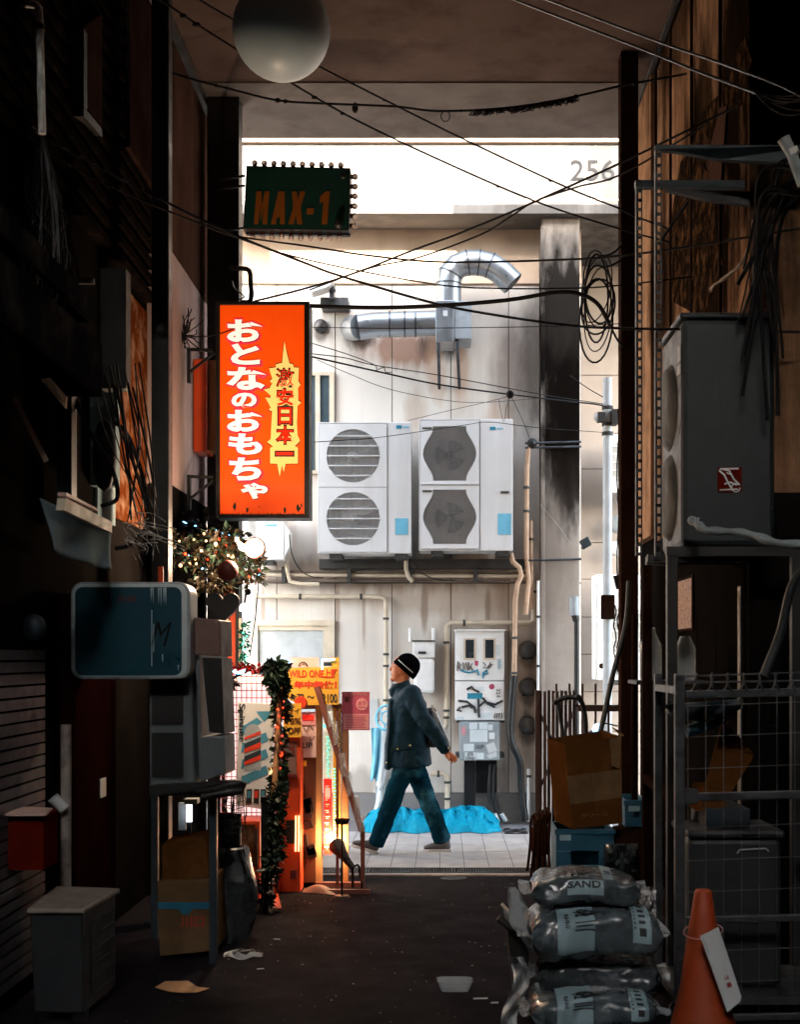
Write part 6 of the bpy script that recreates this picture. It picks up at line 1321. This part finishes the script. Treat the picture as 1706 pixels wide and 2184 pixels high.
# sandbags
def sbag(cx, cy, cz, L, W, H, yaw, seed, label, m, extra=None):
    rd = random.Random(seed); ph = [rd.uniform(0, 6) for _ in range(6)]
    def S_(s, a, off=0):
        f = max(.02, 1 - abs(s) ** 9); ca, sa = math.cos(a), math.sin(a)
        wr = 1 + .05 * math.sin(9 * s + ph[0] + 2 * a) * abs(s) + .045 * math.sin(17 * s + 3 * a + ph[1]) * s * s + .03 * math.sin(5 * a + ph[2] + 3 * s) + .035 * math.sin(11 * a + ph[4]) * s ** 4 + .075 * mnoise.noise(Vector((s * 3.2 + ph[0] * 9, ca * 1.6, sa * 1.6))) - .05 * abs(mnoise.noise(Vector((s * 7 + ph[1] * 7, ca * 3.2 + s * 2, sa * 3.2)))) * (.4 + s * s)
        y = (W / 2 * (.8 + .2 * f) * (abs(ca) ** .6) * (1 if ca > 0 else -1)) * wr
        z = (H / 2 * f ** .45 * (abs(sa) ** .62) * (1 if sa > 0 else -1)) * wr + .01 * math.sin(3 * s + ph[3])
        nrm = Vector((0, ca / W, sa / H)).normalized() * off; x = s * L / 2 * (1 - .03 * abs(sa))
        c, s_ = math.cos(yaw), math.sin(yaw); yy = y + nrm.y
        return Vector((cx + x * c - yy * s_, cy + x * s_ + yy * c, cz + z + nrm.z))
    t = T('sandbag', label, 'sandbag', (cx, cy, cz - H / 2), 'sandbags stacked at the right')
    MB().grid(lambda p, q: S_(-1 + 2 * p, 2 * math.pi * q), 72, 60).build('sack', m, t)
    for sg in (-1, 1):
        MB().grid(lambda p, q, sg=sg: S_(sg * .985, math.pi * (1 if q < .5 else 0)).lerp(S_(sg * .985, 0), q) + Vector((sg * (.05 * p + .008 * math.sin(9 * q + ph[4])), 0, .012 * math.sin(11 * q + 4 * p + ph[5]) * p)), 4, 16, smooth=False).build('seam_flap', M['clearplastic'], t)
    if extra: extra(t, S_, L, W, H)
    return t
def patch(t, S_, s0, s1, a0, a1, m, off=.004, nm='label'): MB().grid(lambda p, q: S_(s0 + (s1 - s0) * p, a0 + (a1 - a0) * q, off), 28, 32).build(nm, M[m], t)
def rtext(mb, S_, txt, s0, a0, L, Rr, w, h, rot=True, bold=.02):
    if rot: f = lambda a, b, c: S_(s0 - b / (L / 2), a0 - a / Rr, .007 + c)
    else: f = lambda a, b, c: S_(s0 + a / (L / 2), a0 - b / Rr, .007 + c)
    mb.text(txt, (0, 0, 0), (1, 0, 0), (0, 1, 0), .1, bold=bold, fit=(w, h), mapf=f)
def kawa(t, S_, L, W, H):
    patch(t, S_, -.62, -.06, math.pi * .52, math.pi * 1.13, 'baglabel'); patch(t, S_, .52, .8, math.pi * .56, math.pi * 1.05, 'baglabel')
    b = MB(); rtext(b, S_, '川', -.2, math.pi * .92, L, .13, .045, .1); rtext(b, S_, '砂', -.2, math.pi * .72, L, .13, .06, .1); rtext(b, S_, 'かわずな', -.48, math.pi * .82, L, .13, .09, .022)
    for k in range(5): s = .68; a = math.pi * (.62 + .085 * k); b.grid(lambda p, q, a=a: S_(.62 + .1 * p, a + .13 * q, .007), 3, 2)
    for k in range(8): a = math.pi * (.6 + .05 * k); b.grid(lambda p, q, a=a: S_(.54 + .03 * p, a + .06 * q, .007), 2, 2)
    b.build('lettering', M['ink'], t)
def sand(t, S_, L, W, H):
    patch(t, S_, -.35, .3, math.pi * .83, math.pi * 1.02, 'baglabel'); patch(t, S_, .3, .5, math.pi * .45, math.pi * .8, 'baglabel')
    b = MB(); rtext(b, S_, 'SAND', -.05, math.pi * .92, L, .1, .15, .034, rot=False, bold=.03); rtext(b, S_, '川砂', -.2, math.pi * .62, L, .12, .2, .06, rot=False, bold=.03); rtext(b, S_, 'かわ', .4, math.pi * .62, L, .12, .03, .04, rot=False); b.build('lettering', M['ink'], t)
xs = X(1255, 6.25)
sbag(xs - .01, 6.35, Z(1893, 6.3), .50, .40, .145, R(-2), 1, 'topmost sandbag, with a SAND label facing the alley', M['bagplastic'], sand)
sbag(xs + .02, 6.32, Z(1980, 6.3), .60, .44, .235, R(3), 2, 'second sandbag from the top, with a pale river-sand label', M['bagplastic'], kawa)
sbag(xs + .06, 6.40, Z(2082, 6.32), .58, .40, .16, R(-4), 3, 'dark sandbag squeezed in the middle of the stack', M['bagdark'], lambda t, S_, L, W, H: patch(t, S_, -.05, .35, math.pi * .85, math.pi * .98, 'steelblue'))
sbag(xs + .01, 6.25, .085, .58, .42, .17, R(2), 4, 'bottom sandbag, with a pale river-sand label on the ground', M['bagplastic'], kawa)
t = T('rubbish_tub', 'black tub with a pale pole across it, left of the sandbags', 'tub', (X(1095, 6.5), 6.5, 0))
MB().prism([P(1081, 1968, 6.45), P(1130, 1985, 6.45), Vector((X(1125, 6.45), 6.45, 0)), Vector((X(1102, 6.45), 6.45, .0))], (0, .4, 0)).build('body', M['black'], t); MB().tube([P(1063, 1957, 6.42), P(1085, 1975, 6.42), P(1118, 1993, 6.42)], .018, 8).build('pole', M['olive'], t); MB().tube([P(1070, 1927, 6.4), P(1092, 1950, 6.4)], .008, 6).build('stick', M['beige'], t)
b = MB(); b.grid(lambda s, q: P(1092 + 40 * q + 22 * math.cos(6.28 * s) * math.sin(3.1 * q + .1), 1895 + 130 * q, 6.4 + .06 * math.sin(6.28 * s)) + Vector((.012 * math.sin(23 * s + 9 * q), 0, .01 * math.sin(31 * s))), 22, 14, smooth=False); solo(b, 'plastic_bag', M['clearplastic'], 'crumpled clear plastic bag stuffed beside the sandbags', 'plastic bag')
b = MB(); b.grid(lambda s, q: P(1082 + 34 * s + 14 * math.sin(5 * q), 2040 + 145 * q, 6.1 + .025 * math.sin(6 * s + 11 * q) + .02 * math.sin(13 * q - 4 * s)), 10, 26, smooth=False); solo(b, 'plastic_film', M['clearplastic'], 'torn plastic film trailing down the left edge of the sandbag stack', 'plastic')
b = MB(); b.grid(lambda s, q: P(1345 + 55 * s, 1900 + 60 * q + 10 * math.sin(6 * s), 6.5 + .04 * math.sin(15 * s + 9 * q)), 12, 12, smooth=False); solo(b, 'plastic_bag', M['clearplastic'], 'crumpled clear plastic bag to the right of the top sandbag', 'plastic bag')
# crates and box
def crate(u0, v0, u1, v1, d, label, m='crate'):
    t = T('crate', label, 'crate', (X((u0+u1)/2, d), d + .18, Z(v1, d)), 'blue crates at the right mouth')
    x0, x1, z0, z1 = X(u0, d), X(u1, d), Z(v1, d), Z(v0, d); b = MB(); w = .012; h = z1 - z0
    b.box(x0, x1, d, d + w, z0, z0 + h * .35).box(x0, x1, d, d + w, z1 - h * .4, z1).box(x0, x0 + .09, d, d + w, z0 + h * .35, z1 - h * .4).box(x1 - .09, x1, d, d + w, z0 + h * .35, z1 - h * .4).box(x0, x1, d + .36, d + .36 + w, z0, z1).box(x0, x0 + w, d + w, d + .36, z0, z1).box(x1 - w, x1, d + w, d + .36, z0, z1).box(x0 + w, x1 - w, d + w, d + .36, z0, z0 + w)
    b.box(x0 - .008, x1 + .008, d - .01, d - .001, z1 - .03, z1); b.build('shell', M[m], t, bevel=.003); MB().pb(u0 + 8, v0 + 12, u0 + 32, v0 + 24, d - .004, .003).build('label', M['baglabel'], t); return t
dcz = 8.0; vb = CY + F * CH / dcz
crate(1186, 1768, 1310, 1886, dcz, 'upper blue crate, directly under the open cardboard box'); crate(1184, 1889, 1312, vb, dcz, 'lower blue crate, on the ground under another')
crate(1333, 1706, 1382, 1763, 8.1, 'small blue crate on a dark drum, right of the open cardboard box')
b = MB(); b.lathe((X(1352, 8.25), 8.25, 0), [(.15, 0), (.15, Z(1764, 8.25) - .01), (.13, Z(1764, 8.25))], 24); solo(b, 'drum', M['rust'], 'dark drum standing between the blue crates and the condenser stand', 'drum')
b = MB(); b.grid(lambda s, q: P(1290 + 70 * s, 1800 + 60 * q, 7.9 + .06 * math.sin(9 * s + 3) * math.sin(5 * q)), 14, 10, smooth=False); solo(b, 'rubbish_bag', M['bagdark'], 'dark crumpled rubbish bag beside the upper blue crate', 'rubbish bag', solid=.01)
t = T('cardboard_box', 'open cardboard box tilted on top of the blue crates', 'box', P(1255, 1768, 8.0), 'cardboard boxes in the alley')
f0 = [P(1205, 1588, 8.0), P(1325, 1570, 8.0), P(1328, 1755, 8.0), P(1222, 1768, 8.0)]; off_ = Vector((.02, .3, 0)); off0 = Vector((-.085, .24, .02))
b = MB(); b.prism(f0, (0, .008, 0)); b.prism([p + off0 for p in f0], (0, .008, 0)); b.prism([f0[0] + Vector((0, .009, 0)), f0[0] + off0, f0[3] + off0, f0[3] + Vector((0, .009, 0))], (.006, 0, 0)); b.prism([f0[1] + Vector((0, .009, 0)), f0[1] + off0, f0[2] + off0, f0[2] + Vector((0, .009, 0))], (-.006, 0, 0)); b.prism([f0[3] + Vector((0, .009, 0)), f0[2] + Vector((0, .009, 0)), f0[2] + off0, f0[3] + off0], (0, 0, .006)); b.build('carton', M['cardboard'], t)
b = MB(); b.prism([f0[1], f0[1] + Vector((.02, .01, -.0)), f0[1] + Vector((.01, .2, .02)), f0[1] + Vector((-.03, .2, .04))], (0, 0, .006)); b.prism([P(1300, 1575, 7.99), P(1326, 1570, 7.99), P(1322, 1640, 7.97), P(1305, 1632, 7.97)], (0, .005, 0)); b.build('flap', M['cardpale'], t)
b = MB(); b.prism([P(1209, 1655, 7.997), P(1326, 1640, 7.997), P(1327, 1700, 7.997), P(1216, 1716, 7.997)], (0, .002, 0)); b.build('printed_panel', M['cardpale'], t)
b = MB(); b.text('グリーン', P(1268, 1738, 7.995), (1, 0, .1), (0, 0, 1), .1, bold=.02, fit=(60/F*8, 10/F*8)); b.build('lettering', M['brownpanel'], t)
b = MB(); b.tube(spline([P(1180, 1500, 8.6), P(1205, 1488, 8.6), P(1235, 1490, 8.6), P(1246, 1515, 8.6), P(1250, 1560, 8.6), P(1250, 1700, 8.6)], 5), .016, 10); b.ball(P(1233, 1487, 8.6), .022, 10); b.tube([P(1190, 1495, 8.6), P(1200, 1560, 8.6), P(1205, 1700, 8.6)], .012, 8); solo(b, 'black_pole', M['black'], 'black crook-handled pole sticking up out of the open cardboard box', 'pole')
b = MB(); b.tube(spline([P(1342, 1240, 8.8), P(1335, 1330, 8.7), P(1308, 1437, 8.6), P(1290, 1520, 8.5), P(1272, 1600, 8.4)], 6), .017, 10); solo(b, 'black_pole', M['black'], 'long slanting black pole leaning from the box to the right column', 'pole')
t = T('bicycle', 'bicycle handlebars with a glowing headlamp behind the open cardboard box', 'bicycle', (X(1290, 9.6), 9.6, 0))
MB().ball(P(1275, 1555, 9.5), .042, 14, (.9, 1, 1)).build('headlamp', M['ledblue'], t)
b = MB(); b.tube(spline([P(1240, 1580, 9.6), P(1265, 1560, 9.6), P(1300, 1565, 9.6), P(1322, 1590, 9.6)], 5), .013, 8); b.tube(spline([P(1250, 1590, 9.6), P(1280, 1545, 9.62), P(1318, 1548, 9.65)], 5), .006, 6); b.build('handlebar', M['steel'], t)
b = MB(); b.tube([P(1288, 1562, 9.6), P(1290, 1640, 9.65), (X(1292, 9.7), 9.7, .35)], .02, 8); b.tube([(X(1292, 9.7), 9.7, .35), (X(1292, 9.72), 9.72, .34)], .02, 8); b.build('fork', M['black'], t)
wc = Vector((X(1292, 9.72), 9.95, .34)); MB().tube([wc + Vector((.05 * math.cos(a), .32 * math.cos(a), .32 * math.sin(a))) for a in [2*math.pi*i/28 for i in range(29)]], .018, 8, caps=False).build('wheel', M['black'], t)
# folding gate, folded frames
dgt = 10.55
t = T('folding_gate', 'brown folding gate bunched up at the right side of the alley mouth', 'gate', (X(1186, dgt), dgt, 0))
for k, u in enumerate(range(1142, 1232, 9)): MB().box(X(u, dgt), X(u + (5.5 if k else 9), dgt), dgt + .02 * (k % 2), dgt + .05 + .02 * (k % 2), .03, Z(1472 + (k % 3), dgt)).build('slat', M['gatebrown'], t)
b = MB(); b.bar(P(1143, 1500, dgt + .09), P(1231, 1700, dgt + .09), .02, .02).bar(P(1231, 1500, dgt + .09), P(1143, 1700, dgt + .09), .02, .02).box(X(1141, dgt), X(1232, dgt), dgt + .08, dgt + .1, .02, .05); b.build('lattice_brace', M['gatebrown'], t)
b = MB()
for u in (1182, 1192, 1202, 1211): b.pb(u, 1478, u + 2.4, 1503, dgt - .004, .003)
b.build('paint_mark', M['paper'], t)
dfc = 10.2
def folded(u, v, s, label):
    t = T('folding_chair', label, 'folding chair', (X(u, dfc), dfc, 0), 'folding chairs leaning at the alley mouth')
    o = (u - 1160) * .0009
    zt_ = Z(v, dfc); x0 = X(u, dfc); b = MB()
    for dy in (0, .38): b.tube(spline([(x0 - .03, dfc + dy, .0), (x0 - .005, dfc + dy, zt_ * .5), (x0 + .0, dfc + dy, zt_ - .05), (x0 + .03, dfc + dy, zt_)], 5), .011, 8); b.tube(spline([(x0 + .03, dfc + dy, .0), (x0 + .02, dfc + dy, zt_ * .5), (x0 + .03, dfc + dy, zt_)], 5), .011, 8)
    b.tube([(x0 + .03, dfc, zt_), (x0 + .03, dfc + .38, zt_)], .011, 8); b.tube([(x0, dfc, .06), (x0, dfc + .38, .06)], .009, 8); b.build('frame', M['rust'], t)
    MB().box(x0 - .002, x0 + .022, dfc + .01, dfc + .37, zt_ * .38, zt_ * .78).build('seat', M['maroon'], t, bevel=.008); MB().box(x0 + .024, x0 + .04, dfc + .01, dfc + .37, zt_ - .1, zt_ - .01).build('backrest', M['maroon'], t, bevel=.006)
folded(1140, 1748, 1, 'leftmost of the folded brown chairs leaning by the brown gate'); folded(1152, 1740, 1, 'middle folded brown chair leaning by the brown gate'); folded(1165, 1735, 1, 'rightmost of the folded brown chairs, nearest the cardboard box')
# things in the dark right corner
t = T('water_bottle', 'clear plastic bottle on the ledge under the condenser on the right', 'bottle', P(1400, 1450, 7.8)); 
MB().lathe((X(1388, 7.75), 7.75, Z(1450, 7.75)), [(.06, 0), (.065, .02), (.065, .2), (.03, .27), (.025, .3)], 16).build('body', M['clearplastic'], t); MB().box(X(1350, 7.75), X(1500, 7.75), 7.6, 7.95, Z(1458, 7.75), Z(1450.5, 7.75)).build('ledge', M['black'], t)
MB().lathe((X(1462, 7.75), 7.75, Z(1450, 7.75)), [(.055, 0), (.06, .02), (.06, .18), (.03, .25)], 16).build('body', M['clearplastic'], t)
solo(MB().tube([P(1577, 1250, 7.0), P(1577, 1440, 7.0), (X(1577, 7.0), 7.0, 0)], .008, 8), 'rod', M['beige'], 'thin pale rod standing behind the wire cage', 'rod')
solo(MB().tube([P(1355, 1310, 8.2), P(1352, 1600, 8.2), (X(1352, 8.2), 8.05, 0)], .02, 8), 'rusty_pipe', M['rust'], 'rusty upright pipe between the right column and the condenser stand', 'pipe')
# ------------------------------------------------------------------ litter
lg = G(388, 2105)
b = MB(); lp = [(330, 2107), (352, 2098), (362, 2094), (400, 2097), (425, 2108), (447, 2113), (420, 2118), (390, 2123), (360, 2116)]
mid = G(388, 2107); mid.z = .012; b.add([G(u, v) + Vector((0, 0, .004 + .01 * (i % 2))) for i, (u, v) in enumerate(lp)] + [mid], [(i, (i + 1) % 9, 9) for i in range(9)]); solo(b, 'fallen_leaf', M['leafdry'], 'large dry tan leaf lying on the asphalt', 'leaf', solid=.0015)
rd = random.Random(12); c = G(518, 2038)
solo(MB().grid(lambda s, q: c + Vector((.11 * (1 - .45 * q) * math.cos(6.283 * s), .1 * (1 - .45 * q) * math.sin(6.283 * s), .006 + .018 * q + .008 * math.sin(31 * s + 5 * q))), 36, 5, smooth=False), 'plastic_wrapper', M['clearplastic'], 'crumpled clear wrapper lying near the left cardboard boxes', 'litter')
c = G(970, 2112)
def tray(s, q):
    r = (.055 + .018 * q); a = 6.283 * s; ca, sa = math.cos(a), math.sin(a); p = 5; k = (abs(ca) ** p + abs(sa) ** p) ** (-1 / p); return c + Vector((r * 1.25 * ca * k, r * .8 * sa * k, .003 + .052 * q))
b = MB().grid(tray, 32, 5); b.tube([tray(i / 32, 1.0) for i in range(33)], .0022, 5, caps=False); solo(b, 'food_tray', M['clearplastic'], 'empty clear plastic tray on the asphalt near the sandbags', 'tray')
b = MB(); rd = random.Random(77)
for k in range(330):
    y = rd.uniform(6.0, 10.4); x = rd.uniform(-1.5, 1.2); q = rd.uniform(.002, .008); a = rd.uniform(0, 3.1); b.add([(x + q*math.cos(a), y + q*math.sin(a), .004), (x - q*.5*math.sin(a), y + q*.5*math.cos(a), .005), (x - q*math.cos(a), y - q*math.sin(a), .004), (x + q*.5*math.sin(a), y - q*.5*math.cos(a), .003)], [(0, 1, 2, 3)])
solo(b, 'grit', M['concrete'], 'pale grit scattered over the asphalt', None, None, 'stuff')
for u, v, l, lab in ((1310, 2093, .03, 'white paper straw scrap nearest the plastic tray'), (1625 / 1.6 + 0, 2120, .025, 'short white paper scrap in the middle of the asphalt')) : pass
for u, v, L_, a, lab in ((1025, 2131, .035, .1, 'thin white stick lying just beyond the plastic tray'), (1055, 2140, .018, .1, 'short white cigarette end near the sandbag stack'), (590, 2005, .02, -.2, 'short white paper scrap near the left cardboard boxes'), (555, 1928 + 140, .02, .3, 'small pale paper scrap beside the crumpled wrapper')):
    c = G(u, v); solo(MB().tube([c + Vector((-L_*math.cos(a), -L_*math.sin(a), .005)), c + Vector((L_*math.cos(a), L_*math.sin(a), .005))], .004, 6), 'paper_scrap', M['paper'], lab, 'litter')
c = G(968, 1873); solo(MB().lathe((c.x, c.y, .001), [(.09, 0), (.1, .003), (.085, .0035)], 24), 'manhole_cover', M['black'], 'small dark round cover in the asphalt by the drain grates', 'cover')

# ------------------------------------------------------------------ the walking person
DQ = 11.54; KQ = .22894 / F * DQ
def q(x, y, o=0): return P(781.25 + x * .22894, 1343.75 + y * .22894, DQ) + Vector((0, o, .006))
def chain(mb, pts, a, b, n=16): mb.limb([q(*p) for p in pts], a, b, n)
pe = T('person', 'person in a dark jacket, jeans and black beanie, striding left along the pavement', 'person', (X(868, DQ), DQ, .016))
b = MB()
K = KQ
b.ball(q(352, 348), 1, 28, (112*K, .077, 112*K)); b.ball(q(290, 400), 1, 24, (56*K, .058, 86*K)); b.ball(q(300, 345), 1, 24, (62*K, .066, 70*K))
chain(b, [(258, 452), (300, 468), (350, 440)], [.022, .03, .03], [.026, .045, .055])
chain(b, [(246, 335), (232, 366)], [.009, .015], [.01, .015]); b.ball(q(227, 371), .0135, 10)
b.ball(q(239, 410), 1, 10, (.011, .022, .007)); b.ball(q(241, 424), 1, 10, (.011, .02, .007)); b.ball(q(244, 462), .022, 12)
b.ball(q(256, 318), 1, 12, (.014, .045, .012))
chain(b, [(345, 430), (335, 520), (365, 620)], [.058, .054, .05], [.056, .053, .06])
chain(b, [(380, 640), (400, 850), (405, 1180)], [.07, .09, .09], [.11, .12, .12])
for s in (1, -1):
    pass
chain(b, [(430, 620, -.16), (520, 800, -.215), (585, 890, -.235)], [.05, .045, .04], [.05, .045, .04]); chain(b, [(585, 890, -.235), (680, 1010, -.225), (748, 1128, -.21)], [.038, .034, .026], [.038, .034, .022])
chain(b, [(420, 620, .16), (330, 850, .22), (280, 1030, .18)], [.05, .045, .035], [.05, .045, .035])
chain(b, [(370, 1230, -.07), (222, 1640, -.095), (100, 1980, -.09)], [.06, .045, .03], [.06, .045, .03]); chain(b, [(450, 1230, .07), (580, 1640, .085), (705, 1985, .08)], [.06, .045, .03], [.06, .045, .03])
# hand: palm, four fingers, thumb
chain(b, [(742, 1122, -.21), (768, 1155, -.208), (790, 1172, -.206)], [.026, .034, .033], [.016, .017, .014])
for (x0, y0, x1, y1, x2, y2, o, r) in ((800, 1150, 826, 1163, 846, 1184, -.212, .0085), (800, 1166, 828, 1185, 841, 1207, -.208, .009), (790, 1180, 815, 1202, 824, 1224, -.204, .0088), (778, 1188, 796, 1212, 800, 1230, -.200, .0078)):
    chain(b, [(x0 - 14, y0 - 6, o + .004), (x0, y0, o), (x1, y1, o - .003), (x2, y2, o + .004)], [r * 1.1, r, r * .95, r * .75], [r * 1.1, r, r * .95, r * .75], 10)
chain(b, [(752, 1152, -.222), (766, 1180, -.232), (770, 1204, -.23)], [.012, .011, .008], [.012, .011, .008], 10)
remesh(b, .0048, 3).build('body', M['skin'], pe)
# jacket
b = MB()
b.tube([q(352, 540), q(368, 600), q(388, 700), q(402, 860), q(402, 1020), q(396, 1160), q(402, 1272)], [.085, .118, .156, .166, .172, .186, .200], 24, True, True, [.10, .165, .205, .195, .18, .18, .185])
b.ball(q(420, 610, -.15), 1, 16, (.10, .075, .09)); b.ball(q(412, 610, .15), 1, 16, (.10, .075, .09))
b.tube([q(350, 620), q(330, 545), q(312, 498)], [.095, .082, .078], 18, True, True, [.105, .085, .082])
chain(b, [(250, 600), (232, 570), (262, 530)], [.03, .026, .022], [.06, .055, .06])
chain(b, [(430, 625, -.16), (515, 790, -.225), (588, 895, -.245)], [.082, .074, .07], [.08, .074, .07]); chain(b, [(580, 880, -.243), (675, 1005, -.232), (735, 1100, -.215)], [.068, .06, .052], [.066, .06, .05])
chain(b, [(420, 625, .16), (330, 850, .235), (275, 1040, .19)], [.08, .072, .062], [.08, .072, .06])
chain(b, [(235, 660), (225, 900), (205, 1100), (202, 1285)], [.03, .03, .035, .03], [.12, .13, .13, .14])
j = remesh(b, .009, 4, .022, .085).build('jacket', M['jacket'], pe)
b = MB()
for x, y, o in ((298, 1097, -.20), (415, 1065, -.205), (194, 1228, -.14), (763, 1087, -.265)): b.ball(q(x, y, o), .0085, 8)
b.build('button', M['brass'], j)
b = MB(); b.prism([q(235, 1080, -.197), q(420, 1050, -.203), q(420, 1095, -.206), q(240, 1130, -.2)], (0, .012, 0)); b.build('pocket_flap', M['jacket'], j, bevel=.006)
# jeans
b = MB(); b.limb([q(398, 1210), q(398, 1320)], [.15, .135], [.16, .15], 20)
chain(b, [(350, 1310, -.075), (300, 1420, -.09), (222, 1640, -.095), (165, 1800, -.095), (100, 1965, -.09)], [.088, .086, .078, .074, .072], [.095, .092, .08, .072, .07])
chain(b, [(455, 1310, .075), (500, 1420, .085), (580, 1640, .085), (650, 1800, .085), (705, 1960, .08)], [.09, .088, .077, .077, .076], [.095, .092, .08, .074, .07])
remesh(b, .009, 3, .022, .08).build('jeans', M['jean'], pe)
# shoes
def shoe(heel, toe, ank, o, up):
    h, t_ = q(*heel, o), q(*toe, o); d = (t_ - h); L = d.length; d.normalize(); n = Vector((d.z, 0, -d.x)) * (1 if d.x < 0 else -1)
    if n.z < 0: n = -n
    b = MB(); b.limb([h + d * .03 + n * .045, h + d * .10 + n * .05, h + d * .17 + n * .04, h + d * (L - .035) + n * .032], [.034, .042, .034, .020], [.034, .036, .043, .036], 16)
    b.limb([h + d * .045 + n * .04, h + d * .055 + n * .10], [.042, .04], [.036, .036], 14); so = remesh(b, .007, 3).build('shoe', M['shoe'], pe)
    out = [(0, -.03), (.06, -.038), (.15, -.042), (.2, -.045), (L - .02, -.03), (L, 0), (L - .02, .03), (.2, .045), (.15, .042), (.06, .038), (0, .03), (-.008, 0)]
    MB().prism([h + d * a + Vector((0, w, 0)) for a, w in out], n * .024).build('sole', M['sole'], so, bevel=.005)
    b = MB()
    for k in range(4): p = h + d * (.115 + .022 * k) + n * (.098 - .011 * k); b.tube([p + Vector((0, -.022, -.004)), p + n * .004, p + Vector((0, .022, -.004))], .004, 5)
    b.build('laces', M['sole'], so)
shoe((112, 2078), (-160, 1996), None, -.09, 1); shoe((795, 2080), (508, 2082), None, .08, 0)
# beanie
b = MB(); ax = Vector((.665, 0, .747)); tx = Vector((-.747, 0, .665)); c = q(346, 380)
def cap(s, p):
    a = 2 * math.pi * s; 
    if p < .22: r = 1.035; h = (p / .22) * .045 - .004
    else: t = (p - .22) / .78 * math.pi / 2; r = math.cos(t) ** .85 * 1.0; h = .041 + math.sin(t) * .112
    return c + tx * (-.108 * r * math.cos(a)) + Vector((0, .090 * r * math.sin(a), 0)) + ax * h
b.grid(cap, 40, 20); ho = b.build('beanie', M['knit'], pe, solid=.006)
b = MB(); b.tube([cap(.60 + .014 * i, .21) + Vector((0, -.004, 0)) for i in range(20)], .0035, 5); b.build('stitching', M['paper'], ho)
b = MB()
for s in (-1, 1): b.ball(q(262, 344, s * .046), 1, 10, (.009, .006, .005))
b.build('eye', M['ink'], pe)
b = MB()
for s in (-1, 1): b.tube([q(252, 322, s * .03), q(266, 316, s * .05), q(284, 322, s * .058)], .004, 5)
b.build('eyebrow', M['ink'], pe)
mat('lip', '#9a4f3c', .45, bump=0); b = MB(); b.ball(q(233, 411), 1, 10, (.006, .018, .0045)); b.ball(q(235, 423), 1, 10, (.006, .016, .0045)); b.build('lips', M['lip'], pe)
# shoulder bag
t = T('shoulder_bag', 'dark shoulder bag with a grey strap worn by the walking person', 'bag', q(640, 1120))
b = MB(); b.limb([q(598, 760, .0), q(620, 900, .0), q(640, 1060, .0)], [.05, .07, .06], [.1, .13, .12], 16); remesh(b, .012, 5, .012).build('body', M['bagcloth'], t)
b = MB(); b.grid(lambda s, p: q(600 + 165 * p ** 1.05 + 18 * s, 700 + 365 * p, -.12 + .03 * p), 2, 12); b.build('strap', M['strapgrey'], t, solid=.006)
b = MB(); b.limb([q(640, 770, .02), q(690, 930, .02), q(740, 1050, .02)], [.02, .035, .03], [.08, .1, .08], 12); b.build('side_panel', M['strapgrey'], t)
